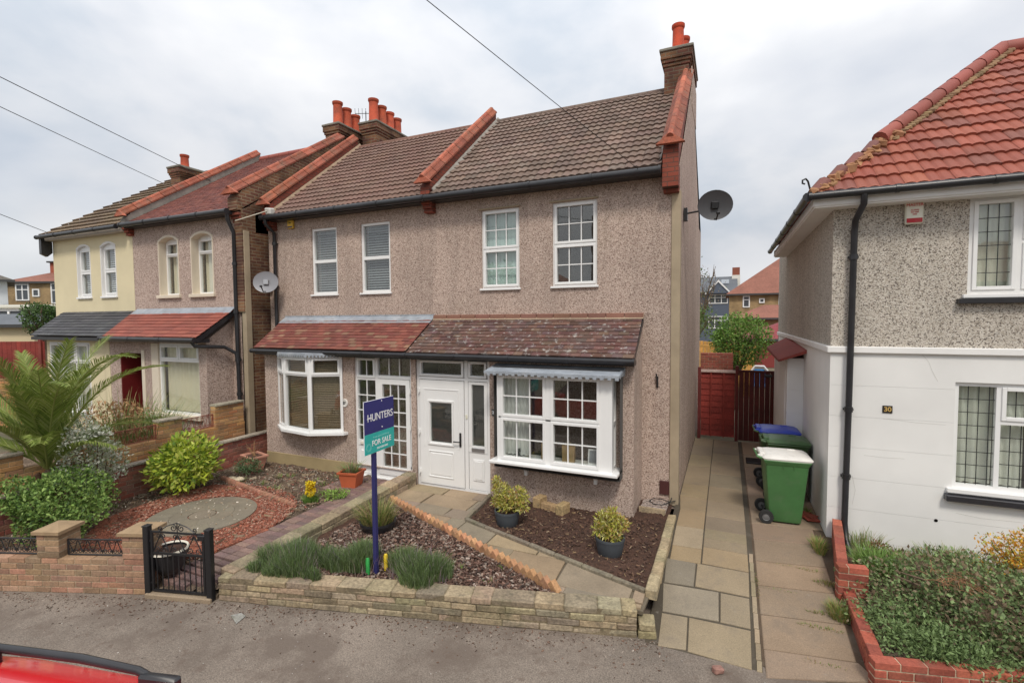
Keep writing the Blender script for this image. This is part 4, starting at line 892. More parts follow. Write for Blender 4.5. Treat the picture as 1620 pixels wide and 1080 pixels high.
d=MB(); d.cbox(-13.86,-.72,0,-12.95,-.66,2.4,.01,(.16,.012,.012)); d.box(-13.87,-1.24,-.1,-13.85,-.7,2.4,(.16,.015,.015)); d.box(-12.95,-1.0,-.1,-12.93,-.7,2.4,(.18,.018,.018)); d.build('door',M['paint'],HC)
red4=[(.27,.075,.052),(.25,.068,.048),(.29,.085,.058)]
r=MB(); PL_=math.hypot(.95,.64); PLP=math.atan2(.64,.95); tiles(r,slopeT(-13.98,-1.55,2.73,PLP),3.50,PL_,.125,.33,[(0,0),(.12,.006),(.5,.006),(.9,.006)],.018,lambda j,k:jit(random.choice(red4),.12,.03),x0f=lambda y:-.33*y)
pr=r.build('porch_roof',M['tile_red'],HC)
b=MB(); b.add([(-14.3,LY-.16,3.28),(-10.48,LY-.16,3.28),(-10.48,LY-.01,3.42),(-14.25,LY-.01,3.42)],[(0,1,2,3)]); b.build('lead_flashing',M['lead'],pr)
b=MB(); b.add([(-13.98,-1.52,2.70),(-10.5,-1.52,2.70),(-10.5,LY,3.34),(-14.3,LY,3.34)],[(0,1,2,3)]); b.box(-13.98,-1.52,2.62,-10.5,-1.24,2.70); b.ext([(-10.52,-1.54,2.6),(-10.52,LY-.01,3.24),(-10.52,LY-.01,3.35),(-10.52,-1.54,2.72)],(.03,0,0)); b.build('fascia',M['black'],HC)
gutter(HC,[(-14.0,-1.6,2.69),(-10.5,-1.6,2.68)],.05)
pipe(HC,[(-10.62,-1.58,2.66),(-10.55,-1.55,2.55),(-10.5,-.9,2.5),(-10.36,-.72,2.35),(-10.33,-.7,2.1)],.04,name='waste_pipe')
pipe(HC,[(-10.33,-.85,5.52),(-10.33,-.84,5.38),(-10.36,-.68,5.1),(-10.36,-.68,3.0),(-10.33,-.69,1.2),(-10.33,-.69,.2)],.045,(4.4,3.3,2.2,1.4))
r=MB(); plain=[(.18,.055,.04),(.155,.05,.04),(.20,.065,.045)]
tiles(r,slopeT(-14.22,LY-.22,LE,LP),3.86,LS,.105,.165,FLAT,.014,lambda j,k:jit(random.choice(plain),.12,.03)); ro=r.build('roof',M['tile_plain'],HC)
r=MB(); r.add([(-14.3,LY-.2,LE-.03),(-10.2,LY-.2,LE-.03),(-10.2,LR,LRZ-.03),(-14.3,LR,LRZ-.03)],[(0,1,2,3)],(.2,.07,.05)); r.add([(-14.3,LR,LRZ),(-10.2,LR,LRZ),(-10.2,7.2,LE),(-14.3,7.2,LE)],[(0,1,2,3)],(.2,.07,.05)); r.build('roof_underlay',M['tile_plain'],ro)
r=MB()
for i in range(9): r.tube([(-14.2+i*.44,LR,LRZ-.0),(-13.77+i*.44,LR,LRZ)],.1,10,jit((.27,.08,.06),.1,.03))
r.build('ridge_tile',M['tile_plain'],ro,smooth=True,ang=50)
parapet(HC,-10.42,-10.12,ez=LE,ey=LY-.16,ysl=LR,zsl=LRZ,zt=.36,topy=2.7,m=M['brick_flank']); parapet(HC,-14.46,-14.26,ez=LE,ey=LY-.2,ysl=LR,zsl=LRZ,zt=.22,m=M['mortar_grey'])
gutter(HC,[(-14.3,LY-.29,LE-.05),(-10.3,LY-.29,LE-.07)]); f=MB(); f.box(-14.3,LY-.22,LE-.12,-10.3,LY-.005,LE-.04); f.build('fascia',M['black'],HC)
cchimney(HC,-10.78,-10.18,2.55,4.4,7.0,8.74,[(-10.48,2.85,.66),(-10.48,3.22,.6),(-10.48,3.59,.55),(-10.48,3.97,.45)],potr=.14)
a=MB(); 
for z in (0,): 
    a.tube([(-10.5,4.1,8.7),(-10.5,4.1,9.65)],.014,6); a.tube([(-10.75,3.9,9.55),(-10.25,4.3,9.62)],.01,6)
    for i in range(7): 
        t=i/6; p_=Vector((-10.75,3.9,9.55)).lerp(Vector((-10.25,4.3,9.62)),t); a.tube([p_+Vector((-.06,.08,-.12)),p_+Vector((.06,-.08,.12))],.006,5)
tag(a.build('tv_aerial',M['iron']),'dark spiky television aerial standing behind the two left chimney stacks','aerial')
# cream house
w=MB(); op=[(-16.98,3.78,-16.35,5.22),(-15.80,3.78,-15.14,5.22)]
wallmb(w,TR((-18.25,LY,-.1)),3.9,5.75,[(a+18.25,b+.1,c+18.25,d+.1) for a,b,c,d in op],.3); w.box(-18.25,LY+.3,-.1,-18.0,6.9,LE); w.box(-18.0,6.6,-.1,-14.35,6.9,LE); w.ext([(-18.25,LY,LE),(-18.25,LR,LRZ-.05),(-18.25,7.0,LE)],(.24,0,0))
w.build('wall',M['cream'],HD)
for a,b,c,d in op:
    arch_trim(HD,a,b,c,d,M['white_trim'],M['cream'],rise=.09,set_=.06,sill=False); w_=c-a; h_=d-b-.005
    window(HD,TR((a,LY,b+.01)),w_,h_,[(.05,.05,w_-.05,h_*.48,True,1,1),(.05,h_*.5,w_-.05,h_-.12,True,1,1)],('blind',(.55,.55,.55),.06),set_=.06,mull=[(.05,h_*.48,w_-.05,h_*.5),(.05,h_-.13,w_-.05,h_-.03)],sill=(.05,.05,.05))
w=MB(); wallmb(w,TR((-17.3,-1.25,-.1)),2.75,2.75,[(.15,.8,2.1,2.65)],.25); w.box(-17.3,-1.0,-.1,-17.1,LY-.001,2.65); w.box(-14.56,-1.25,-.1,-14.32,-1.0,2.6); w.build('porch_wall',M['cream'],HD)
window(HD,TR((-17.15,-1.25,.7)),1.95,1.85,[(.06,.05,.62,1.3,False,1,1),(.06,1.34,.62,1.8,True,1,1),(.66,.05,1.28,1.3,False,1,1),(.66,1.34,1.28,1.8,True,1,1),(1.32,.05,1.89,1.3,False,1,1),(1.32,1.34,1.89,1.8,True,1,1)],('net',(.6,.6,.55)),set_=.0,mull=[(.62,.05,.66,1.8),(1.28,.05,1.32,1.8),(.06,1.3,1.89,1.34)],sill=(.08,.08,.06))
br=[(.15,.10,.06),(.17,.12,.07),(.13,.09,.06)]
r=MB(); tiles(r,slopeT(-18.42,LY-.22,LE-.02,LP),3.98,LS,.335,.40,[(0,0),(.06,.012),(.45,.012),(.52,0),(.6,.012),(.95,.012)],.05,lambda j,k:jit(random.choice(br),.12,.04)); ro=r.build('roof',M['tile_plain'],HD)
r=MB(); r.add([(-18.4,LY-.2,LE-.05),(-14.4,LY-.2,LE-.05),(-14.4,LR,LRZ-.05),(-18.4,LR,LRZ-.05)],[(0,1,2,3)],(.1,.08,.06)); r.add([(-18.4,LR,LRZ-.02),(-14.4,LR,LRZ-.02),(-14.4,7.2,LE),(-18.4,7.2,LE)],[(0,1,2,3)],(.1,.08,.06)); r.build('roof_underlay',M['tile_plain'],ro)
gr=[(.062,.062,.068),(.075,.075,.08),(.052,.052,.058)]
r=MB(); tiles(r,slopeT(-17.4,-1.55,2.73,PLP),3.42,PL_,.125,.33,[(0,0),(.12,.006),(.5,.006),(.9,.006)],.02,lambda j,k:jit(random.choice(gr),.12,.02),x0f=lambda y:-.38*y,x1f=lambda y:3.42-.33*y)
pr=r.build('porch_roof',M['tile_red'],HD)
b=MB(); b.add([(-17.35,-1.52,2.70),(-14.0,-1.52,2.70),(-14.3,LY,3.34),(-17.75,LY,3.34)],[(0,1,2,3)]); b.box(-17.4,-1.54,2.62,-14.0,-1.24,2.70); b.build('fascia',M['black'],HD)
gutter(HD,[(-18.4,LY-.3,LE-.07),(-14.5,LY-.3,LE-.07)],.055); f=MB(); f.box(-18.3,LY-.2,LE-.17,-14.5,LY-.005,LE-.05,(.55,.5,.45)); f.build('soffit',M['white_trim'],HD)
f=MB(); f.ext([(-18.34,LY-.28,LE-.02),(-18.34,LY-.28,LE-.55),(-18.34,LY-.14,LE-.62),(-18.34,LY-.02,LE-.5),(-18.34,LY-.02,LE-.02)],(.12,0,0)); f.build('bracket',M['black'],HD)
cchimney(HD,-17.2,-16.6,2.1,3.2,7.0,8.25,[(-16.9,2.5,.42)],m=M['brick_chim'],potr=.13)
# ================================================================== RIGHT NEIGHBOUR
HE=thing('corner_house','white and grey pebbledashed house with bright red hipped tile roof, right of the driveway','house',(5,2,0))
RYF=-.45; RXL=1.33
op=[(2.78,3.37,4.35,4.58)]
w=MB(); wallmb(w,TR((RXL,RYF,2.62)),8,2.12,[(a-RXL,b-2.62,c-RXL,d-2.62) for a,b,c,d in op],.3); w.box(RXL,RYF+.3,2.62,RXL+.25,6.9,4.74); w.box(RXL,6.9,-.1,9.3,7.1,4.74); w.build('upper_wall',M['pebble_grey'],HE)
w=MB(); wallmb(w,TR((RXL,RYF,-.2)),8,2.80,[(2.70-RXL,1.08,4.65-RXL,2.45)],.3); w.box(RXL,RYF+.3,-.2,RXL+.25,6.9,2.6); w.build('lower_wall',M['white_render'],HE)
w=MB()
for P_ in ([(1.95,1.72),(2.15,1.71),(2.3,1.695),(2.62,1.69)],[(2.35,2.6),(2.42,2.5),(2.46,2.38),(2.52,2.25)],[(1.75,1.2),(1.95,1.19),(2.2,1.2)],[(2.75,.55),(3.0,.52),(3.4,.53)],[(1.62,.9),(1.66,.7),(1.63,.5)]): w.tube([(x_,RYF-.0005,z_) for x_,z_ in P_],.0016,4,(.6,.59,.56))
w.build('hairline_cracks',M['white_trim'],HE)
w=MB(); w.lathe([(.02,0),(.02,.006),(0,.006)],(2.55,RYF,.42),10,(.1,.1,.1),TR((2.55,RYF,.42))@RX(R(90))@TR((-2.55,-RYF,-.42))); w.build('bolt_head',M['iron'],HE)
w=MB(); w.cbox(RXL-.045,RYF-.045,2.6,9,RYF+.02,2.69,.01); w.cbox(RXL-.045,RYF+.02,2.6,RXL+.02,6.9,2.69,.01); w.build('string_course',M['white_trim'],HE)
LC_=(4,0,.105,.17)
window(HE,TR((2.78,RYF,3.37)),1.57,1.21,[(.05,.05,.47,1.16,True,1,1),(.52,.05,1.05,.62,True,1,1),(.52,.66,1.05,1.16,True,1,1),(1.1,.05,1.52,1.16,True,1,1)],('drape',(.60,.60,.52),[(.03,.5),(1.05,1.54)]),set_=.03,mull=[(.47,.05,.52,1.16),(1.05,.05,1.1,1.16),(.52,.62,1.05,.66)],lead=LC_,sill=(.05,.05,.05))
q=MB(); q.cbox(2.68,RYF-.09,3.25,4.45,RYF+.05,3.315,.008); q.build('tile_sill',M['black'],HE)
window(HE,TR((2.70,RYF,.88)),1.95,1.37,[(.05,.05,.42,1.32,False,1,1),(.47,.90,1.12,1.32,True,1,1),(.47,.05,1.12,.85,False,1,1),(1.17,.05,1.9,1.32,False,1,1)],('drape',(.58,.58,.52),[(.03,.45),(.5,.75),(1.2,1.9)]),set_=.04,mull=[(.42,.05,.47,1.32),(1.12,.05,1.17,1.32),(.47,.85,1.12,.90)],lead=LC_,sill=(.06,.05,.06))
q=MB(); q.cbox(2.62,RYF-.10,.72,4.75,RYF+.05,.80,.008,(1.3,1.3,1.4)); q.build('tile_sill',M['black'],HE)
RP=R(41.2); RS=3.05/math.cos(RP); cs=math.cos(RP); ROM=[(0,.0),(.1,.012),(.25,.016),(.38,.008),(.46,-.004),(.5,0),(.6,.012),(.75,.016),(.88,.008),(.96,-.004)]
rc=[(.29,.078,.045),(.265,.068,.041),(.315,.09,.052),(.28,.075,.045),(.27,.072,.044),(.21,.07,.05)]
cf=lambda j,k: jit(random.choice(rc),.12,.04)
r=MB(); tiles(r,slopeT(1.03,-.75,4.73,RP),8.6,RS,.30,.25,ROM,.036,cf,x0f=lambda y:y*cs); tiles(r,slopeT(1.03,5.35,4.73,RP,R(-90)),6.1,RS,.30,.25,ROM,.036,cf,x0f=lambda y:y*cs,x1f=lambda y:6.1-y*cs)
ro=r.build('roof',M['tile_red'],HE)
r=MB(); r.add([(1.05,5.35,4.72),(4.08,2.3,7.38),(9.6,2.3,7.38),(9.6,5.35,4.72)],[(0,3,2,1)],(.35,.09,.05)); r.add([(1.06,-.72,4.71),(9.6,-.72,4.71),(9.6,2.3,7.35),(4.08,2.3,7.35)],[(0,1,2,3)],(.2,.06,.04)); r.build('roof_underlay',M['tile_plain'],ro)
r=MB(); hp0,hp1=Vector((1.03,-.75,4.80)),Vector((4.08,2.3,7.47)); n=13
for i in range(n):
    a=hp0.lerp(hp1,(i+.03)/n); b=hp0.lerp(hp1,(i+1.0)/n)
    if i>=4: r.tube([a,b],[.108,.10],12,jit((.27,.07,.05),.12,.03))
    else: r.tube([a+Vector((0,0,-.06)),a.lerp(b,.7)+Vector((0,0,-.045))],[.07,.10],9,jit((.20,.07,.055),.2,.05))
for i in range(14): r.tube([(4.1+i*.45,2.3,7.44),(4.54+i*.45,2.3,7.44)],.12,12,jit((.27,.07,.05),.12,.03))
r.build('hip_tile',M['tile_red'],ro,smooth=True,ang=50)
r=MB(); g_=random.Random(2)
for i in range(60):
    t=i/60*.36; p_=hp0.lerp(hp1,t)+Vector((g_.uniform(-.02,.1),g_.uniform(-.06,.02),-.06)); r.cbox(p_.x-.05,p_.y-.05,p_.z-.03,p_.x+.05,p_.y+.05,p_.z+.045,.015,jit((1.15,.8,.6),.2,.05),j=.03)
r.build('broken_hip_mortar',M['mortar'],ro)
r=MB()
for i in range(40):
    t=.33+i/40*.67; p_=hp0.lerp(hp1,t)+Vector((.11,-.05,-.075)); r.cbox(p_.x-.05,p_.y-.04,p_.z-.02,p_.x+.05,p_.y+.04,p_.z+.03,.012,jit((.9,.8,.65),.15,.05),j=.008)
r.build('hip_bedding',M['mortar'],ro)
r=MB(); r.tube([(1.0,-.78,4.80),(.97,-.81,4.9),(.94,-.84,4.93),(.90,-.86,4.91),(.90,-.86,4.87),(.93,-.85,4.86)],.012,6); r.build('hip_iron',M['iron'],ro)
gutter(HE,[(1.0,-.80,4.70),(9.5,-.80,4.72)],.05); gutter(HE,[(.97,-.78,4.70),(.97,5.35,4.72)],.05)
f=MB(); f.box(1.05,-.72,4.58,9.5,-.70,4.70); f.box(1.07,-.70,4.56,9.5,RYF-.002,4.585); f.box(1.05,-.70,4.58,1.07,5.3,4.70); f.box(1.07,RYF,4.56,RXL-.002,5.3,4.585); f.build('soffit',M['white_trim'],HE)
pipe(HE,[(1.60,-.80,4.68),(1.60,-.79,4.55),(1.56,-.56,4.38),(1.56,-.52,4.25),(1.545,-.52,1.9),(1.53,-.52,.25),(1.54,-.58,.05),(1.56,-.85,-.12)],.04,(3.9,1.83,.9))
w=MB(); w.box(1.06,2.05,-.1,RXL-.001,2.3,2.32); w.box(1.05,2.3,-.1,RXL-.001,4.6,2.3); w.build('side_porch',M['white_render'],HE)
r=MB(); r.add([(.90,1.9,2.30),(1.33,1.7,2.50),(1.33,4.8,2.62),(.90,4.8,2.38)],[(0,1,2,3)],(.25,.05,.04)); r.add([(.90,1.9,2.26),(1.33,1.7,2.44),(1.33,4.8,2.5),(.90,4.8,2.3)],[(3,2,1,0)],(.2,.05,.04)); r.add([(.90,1.9,2.30),(.90,1.9,2.26),(1.33,1.7,2.44),(1.33,1.7,2.50)],[(0,1,2,3)],(.25,.05,.04)); r.add([(.90,1.9,2.30),(.90,4.8,2.38),(.90,4.8,2.3),(.90,1.9,2.26)],[(0,1,2,3)],(.25,.05,.04)); r.build('porch_canopy',M['tile_plain'],HE)
# ================================================================== FIXED FITTINGS
def alarm(name,label,x,y,z,w_,h_,c1,c2,lines,loc):
    t=thing(name,label,'alarm box',loc); b=MB(); b.cbox(x,y-.07,z,x+w_,y,z+h_,.015,c1); b.build('casing',M['plastic_any'],t)
    b=MB(); b.cbox(x+.012,y-.075,z+.015,x+w_-.012,y-.06,z+h_*.24,.004,c2); b.build('lower_panel',M['plastic_any'],t)
    for s,size,dz,m in lines: text('lettering',s,TR((x+w_/2,y-.073,z+h_*dz)),size,m,t)
    return t
alarm('alarm_box','white alarm box with red lettering on the grey pebbledash beside the leaded window',2.11,RYF,4.29,.19,.30,(.75,.73,.62),(.45,.01,.02),[('MASTER',.05,.80,M['txt_red']),('ALARMS',.024,.58,M['txt_red']),('020 8300',.022,.49,M['txt_red']),('0000',.022,.40,M['txt_red'])],(2.2,RYF,4.29))
alarm('alarm_box','small yellow alarm box with dark base under the gutter of the brown-roofed house',-9.37,0,5.22,.17,.19,(.78,.50,.06),(.03,.03,.12),[('Yale',.045,.66,M['txt_dark'])],(-9.3,0,5.22))
def plaque(label,x,y,z,w_,h_,c,txt,m,size,loc,shape='box'):
    t=thing('house_number',label,'number plaque',loc); b=MB()
    if shape=='box': b.cbox(x,y-.012,z,x+w_,y,z+h_,.003,c)
    else:
        b.lathe([(0,.012),(w_*.36,.012),(w_*.38,.018),(w_*.46,.02),(w_*.5,.0)],(0,0,0),28,c,T=TR((x+w_/2,y,z+h_/2))@RX(R(90)))
    b.build('plate',M['paint'],t); text('digits',txt,TR((x+w_/2,y-(.014 if shape=='box' else .02),z+h_/2)),size,m,t,bold=.002); return t
plaque('black square number 30 plaque on the white wall',1.94,RYF,1.80,.11,.10,(.02,.015,.012),'30',M['txt_gold'],.085,(2,RYF,1.8))
plaque('dark number plaque between the panelled door and square bay',-3.76,-.8,1.40,.10,.12,(.06,.06,.06),'29',M['txt_white'],.07,(-3.7,-.8,1.4))
plaque('round white number plaque between the bowed bay and glazed door',-7.17,-.8,1.33,.17,.17,(.72,.70,.66),'27',M['txt_dark'],.07,(-7.1,-.8,1.4),'round')
def dish(label,loc,yaw_,tilt,r,c,arm_from,inner,seg=28):
    t=thing('satellite_dish',label,'satellite dish',loc); T=TR(loc)@RZ(yaw_)@RX(tilt)  # dish faces local -y
    D=T@RX(R(90)); b=MB(); pr_=[(r*k/7,.16*r*(k/7)**2) for k in range(8)]; b.lathe(pr_+[(r*1.02,.17*r),(r*1.02,.13*r)]+[(q,z-.012) for q,z in pr_[::-1]],(0,0,-.05),seg,c,D,sx=1.12,sy=.98)
    b.build('reflector',M['dish'],t,smooth=True,ang=60)
    b=MB(); b.tube([(0,.0,-r*.9),(0,-r*.5,-r*1.0),(0,-r*1.0,-r*.62)],.012,8,T=T); b.cbox(-.03,-r*1.12,-r*.68,.03,-r*.98,-r*.5,.01,T=T); b.build('receiver_arm',M['iron'],t)
    b=MB(); a=T@Vector((0,.06,0)); f_=Vector(arm_from); b.tube([a,a.lerp(f_,.3)+Vector((0,.0,-.03)),f_+Vector((0,0,.02)),f_],.016,8); b.box(f_.x-.03,f_.y-.06,f_.z-.11,f_.x+.03,f_.y+.06,f_.z+.11); b.cbox(-.06,.0,-.06,.06,.08,.06,.01,T=T); b.build('bracket',M['iron'] if not inner else M['metal'],t)
    return t
dish('dark grey satellite dish on the right end wall of the sale house',(-.20,.62,5.0),R(12),R(8),.25,(.06,.06,.065),(-.68,.72,4.90),False)
dish('pale grey satellite dish on the left end of the pebbledashed pair',(-9.70,-.42,3.98),R(30),R(-6),.245,(.26,.26,.28),(-10.0,-.02,3.9),True)
# meter box, hook, cable
t=MB(); t.cbox(-1.0,-.03,.13,-.85,-.0,.36,.006,(.07,.022,.02)); tag(t.build('meter_box',M['paint']),'small maroon meter cover low on the wall beside the corner post','meter cover')
t=MB(); t.tube([(-1.07,-.03,2.16),(-1.06,-.06,2.16),(-1.05,-.05,2.05),(-1.05,-.03,1.95)],.012,6); t.box(-1.065,-.02,1.93,-1.035,.0,2.12); tag(t.build('wall_hook',M['iron']),'small rusty black hook on bare pebbledash right of the square bay','hook')
t=MB(); pts=[(-.80,-.04,.1),(-.82,-.1,.04),(-.95,-.2,.01),(-1.08,-.22,.02),(-1.15,-.12,.03),(-1.1,-.05,.05),(-.95,-.07,.06),(-.82,-.06,.03),(-.74,-.05,.06)]; t.tube(pts,.008,6); tag(t.build('loose_cable',M['rubber']),'loop of black cable lying at the foot of the corner post','cable')
bumpy('gravel_patch',lambda x,y:(x>-1.27)&(x<-.83)&(y>-.5)&(y<-.02),-1.3,-.8,-.52,0,.01,mat('pale_gravel',(.36,.30,.27),1,vor=(50,[(0,(.5,.5,.5)),(.3,(1,1,1)),(.7,(1.3,1.3,1.3)),(.9,(.7,.6,.55))],.02)),.008,.04)
# ================================================================== GARDEN WALLS
ST=[(.33,.26,.165),(.27,.215,.14),(.36,.29,.19),(.23,.19,.13),(.30,.24,.16)]
t=MB(); blocks(t,(-5.57,-4.63),(-.82,-3.357),-.27,.03,.24,ST,bl=(.20,.48),bh=.068,g=.008,rag=.008,ch=.008,mort=(.20,.16,.10))
for x,l in ((-.81,.19),):
    T=TR((x,-3.354,0))@RZ(.262); t.cbox(0,0,-.27,l,.2,-.19,.01,(.26,.22,.12),T,j=.006); t.cbox(0.005,0.0,-.185,l-.01,.2,-.11,.01,(.30,.25,.15),T,j=.006)
blocks(t,(-5.45,-4.52),(-5.31,-.88),-.27,.05,.24,ST,bl=(.22,.42),bh=.068,g=.008,rag=.008,ch=.008,mort=(.20,.16,.10))
V=[]
for v in t.v:
    if v[0]<-5.25 and v[1]>-4.55 and v[2]>-.26: k=(v[1]+4.6)/3.75; v=(v[0],v[1],v[2]+(v[2]+.27)/.32*.17*k)
    V.append(v)
t.v=V; tag(t.build('stone_garden_wall',M['stone']),'low lichened buff stone wall in front of the lavender, running back to the doors','garden wall')
def bed_kerb():
    t=MB()
    y=-.62
    while y>-2.86:
        l=random.uniform(.34,.46); y2=max(-2.94,y-l); k=max(0,(-2.0-y)/1.); t.cbox(-.80,y2,-.06,-.675,y-.006,.045+.02*k,.01,jit((.37,.29,.18),.1,.03),j=.006); y=y2
    tag(t.build('stone_edging',M['stone']),'buff stone edging between the dark soil bed and the side path','edging')
    t=MB(); P=[(-3.77,-.86),(-3.65,-1.95),(-.80,-2.90)]
    for a,b in zip(P[:-1],P[1:]):
        L_=math.hypot(b[0]-a[0],b[1]-a[1]); T=TR((*a,0))@RZ(math.atan2(b[1]-a[1],b[0]-a[0])); n=round(L_/.42)
        for i in range(n): t.cbox(L_*i/n+.004,-.035,-.06,L_*(i+1)/n-.004,.03,.032,.008,jit((.20,.17,.125),.12,.03),T,j=.004)
    tag(t.build('timber_edging',M['stone']),'thin weathered grey kerb along the flagstone path at the dark soil bed','edging')
    t=MB(); a,b=Vector((-5.25,-1.72,0)),Vector((-1.72,-3.26,0)); n=34; d=(b-a); ang=math.atan2(d.y,d.x)
    for i in range(n):
        p_=a+d*(i+.5)/n; T=TR((p_.x,p_.y,-.02))@RZ(ang)@RY(R(-48+random.uniform(-4,4)))
        t.cbox(-.055,-.035,-.05,.06,.04,.10,.008,jit((.48,.25,.13),.18,.06),T,j=.004)
    tag(t.build('brick_edging',M['block']),'sawtooth row of tilted orange bricks between bark bed and flagstone path','edging')
    t=MB(); a,b=Vector((-9.1,-2.05,0)),Vector((-6.58,-2.56,0)); n=26; d=b-a
    for i in range(n):
        p_=a+d*(i+.5)/n; T=TR((p_.x,p_.y,-.06))@RZ(math.atan2(d.y,d.x)); t.lathe([(.048,0),(.048,.075),(.035,.1),(0,.11)],(0,0,0),8,jit((.34,.17,.11),.15,.05),T)
    tag(t.build('rope_edging',M['block'],smooth=True,ang=40),'scalloped terracotta edging between red gravel and dry soil bed','edging')
    t=MB(); t.box(-1.26,-.53,-.05,-.85,-.47,.05,(.36,.28,.18)); tag(t.build('tan_kerb_strip',M['stone']),'short tan kerb strip in the soil beside the pale gravel patch','edging')
    t=thing('brick_planter','small buff block planter against the wall under the square bay','planter',(-2.5,-1.05,-.02)); T=TR((-2.90,-1.02,-.02))@RZ(R(-16))
    for i,(a,b,c,d_,z) in enumerate([(0,-.02,.14,.2,.17),(.15,-.0,.46,.12,.11),(.47,-.04,.61,.18,.17)]):
        q=MB(); q.cbox(a,b,0,c,d_,z,.01,jit((.42,.29,.15),.08,.03),T,j=.004); q.cbox(a,b,z*.5-.002,c,d_,z*.5+.002,.0,(.2,.15,.1),T); q.build('block',M['stone'],t)
bed_kerb()
# left front wall with piers and iron panels
FB=[(.36,.20,.13),(.30,.17,.115),(.33,.21,.13),(.27,.18,.11),(.40,.24,.16)]
def fwp(x): return (x,-4.89+(x+6.5)*.378)
FW=thing('front_brick_wall','low orange-brown brick wall with two capped piers at the left pavement','garden wall',(-8,-5.4,-.27))
t=MB(); blocks(t,fwp(-11.5),fwp(-6.5),-.27,.17,.21,FB,mort=(.40,.32,.22)); t.build('wall',M['block'],FW)
fa=math.atan(.378)
for x in (-7.83,-6.79,-9.2):
    t=MB(); p0=fwp(x); p1=(p0[0]+.30*math.cos(fa),p0[1]+.30*math.sin(fa)); blocks(t,p0,p1,.17,.47,.30,FB,mort=(.40,.32,.22)); T=TR((*p0,0))@RZ(fa)
    pi=t.build('pier',M['block'],FW)
    c=MB(); c.add([(-.03,-.03,.47),(.33,-.03,.47),(.33,.33,.47),(-.03,.33,.47),(-.03,-.03,.51),(.33,-.03,.51),(.33,.33,.51),(-.03,.33,.51),(.15,.15,.56)],[(3,2,1,0),(0,1,5,4),(1,2,6,5),(2,3,7,6),(3,0,4,7),(4,5,8),(5,6,8),(6,7,8),(7,4,8)],(1.1,1.05,.9),T); c.build('pier_cap',M['mortar'],pi)
def spiral(c,r,turns,a0,dirn=1,n=18,shrink=.25): 
    return [(c[0]+math.cos(a0+dirn*2*math.pi*turns*i/n)*r*(1-(1-shrink)*i/n),c[1]+math.sin(a0+dirn*2*math.pi*turns*i/n)*r*(1-(1-shrink)*i/n)) for i in range(n+1)]
def ironpanel(name,label,T,w,z0,z1,m,col=(1,1,1),group=None,loc=(0,0,0),n=6):
    t=thing(name,label,'railing',loc,group); f=MB()
    for a in ((0,z0,w,z0),(0,z1,w,z1),(0,z0,0,z1),(w,z0,w,z1)): f.tube([(a[0],0,a[1]),(a[2],0,a[3])],.011,6,col,T)
    f.build('frame',m,t); s=MB(); h=z1-z0
    for i in range(n):
        cx=w*(i+.5)/n; rr_=min(h*.24,w/n*.26)
        for sx in (-1,1):
            P=spiral((cx+sx*rr_,z0+rr_+.01),rr_,1.2,math.pi*(1 if sx>0 else 0),-sx); s.tube([(p[0],0,p[1]) for p in P],.005,5,col,T)
            s.tube([(cx,0,z0+.02),(cx+sx*w/n*.5,0,z1-.01)],.005,5,col,T)
            P=spiral((cx+sx*rr_*.9,z1-rr_*.9),rr_*.8,1.1,math.pi*(1 if sx>0 else 0),sx); s.tube([(p[0],0,p[1]) for p in P],.004,5,col,T)
    s.build('scrollwork',m,t); return t
ironpanel('iron_railing','black scrolled iron panel between the two capped piers, left of the gate',TR((*fwp(-7.53),0))@RZ(fa)@TR((0,.1,0)),.77,.175,.37,M['iron'],group='black scrolled panels on the front wall',loc=(*fwp(-7.2),.17))
ironpanel('iron_railing','black scrolled iron panel at the far left edge, under the leafy green shrub',TR((*fwp(-8.9),0))@RZ(fa)@TR((0,.1,0)),1.12,.175,.37,M['iron'],group='black scrolled panels on the front wall',loc=(*fwp(-8.5),.17),n=8)
# boundary walls between the left gardens
def coping_flat(mb,T,L_,z,w,col,seg=.44,h=.045):
    n=max(1,round(L_/seg))
    for i in range(n): mb.cbox(L_*i/n+.003,-.03,z,L_*(i+1)/n-.003,w+.03,z+h,.008,jit(col,.1,.03),T,j=.003)
RB=[(.30,.10,.07),(.25,.085,.06),(.33,.13,.09),(.22,.09,.07),(.29,.14,.10)]
t=MB(); T,L_=blocks(t,(-9.72,-5.75),(-9.72,-.3),-.12,.50,.11,RB,mort=(.33,.25,.19)); t2=MB()
w1=thing('boundary_wall','plain red brick wall with flat grey coping behind the yellow-green bush','garden wall',(-9.72,-3,-.1)); t.build('wall',M['block'],w1); coping_flat(t2,T,L_,.50,.11,(.34,.29,.24)); t2.build('coping',M['stone'],w1)
OB=[(.46,.24,.10),(.42,.21,.09),(.50,.29,.13),(.38,.22,.11)]
w2=thing('boundary_wall','taller orange brick wall with piers and grey copings behind the plain red wall','garden wall',(-10.1,-3,-.1))
t=MB(); T,L_=blocks(t,(-10.1,-6.0),(-10.1,-.75),-.12,.80,.15,OB,mort=(.38,.30,.20)); t.build('wall',M['block'],w2)
for a,b,zt in ((-1.46,-.77,1.24),(-2.62,-2.15,1.12),(-3.85,-3.36,1.06),(-5.1,-4.6,1.02)):
    t=MB(); T,L_=blocks(t,(-10.1,a),(-10.1,b),.80,zt,.15,OB,mort=(.38,.30,.20)); pi=t.build('pier',M['block'],w2); c=MB(); coping_flat(c,T,L_,zt,.15,(.33,.29,.23),1.0); c.build('pier_cap',M['stone'],pi)
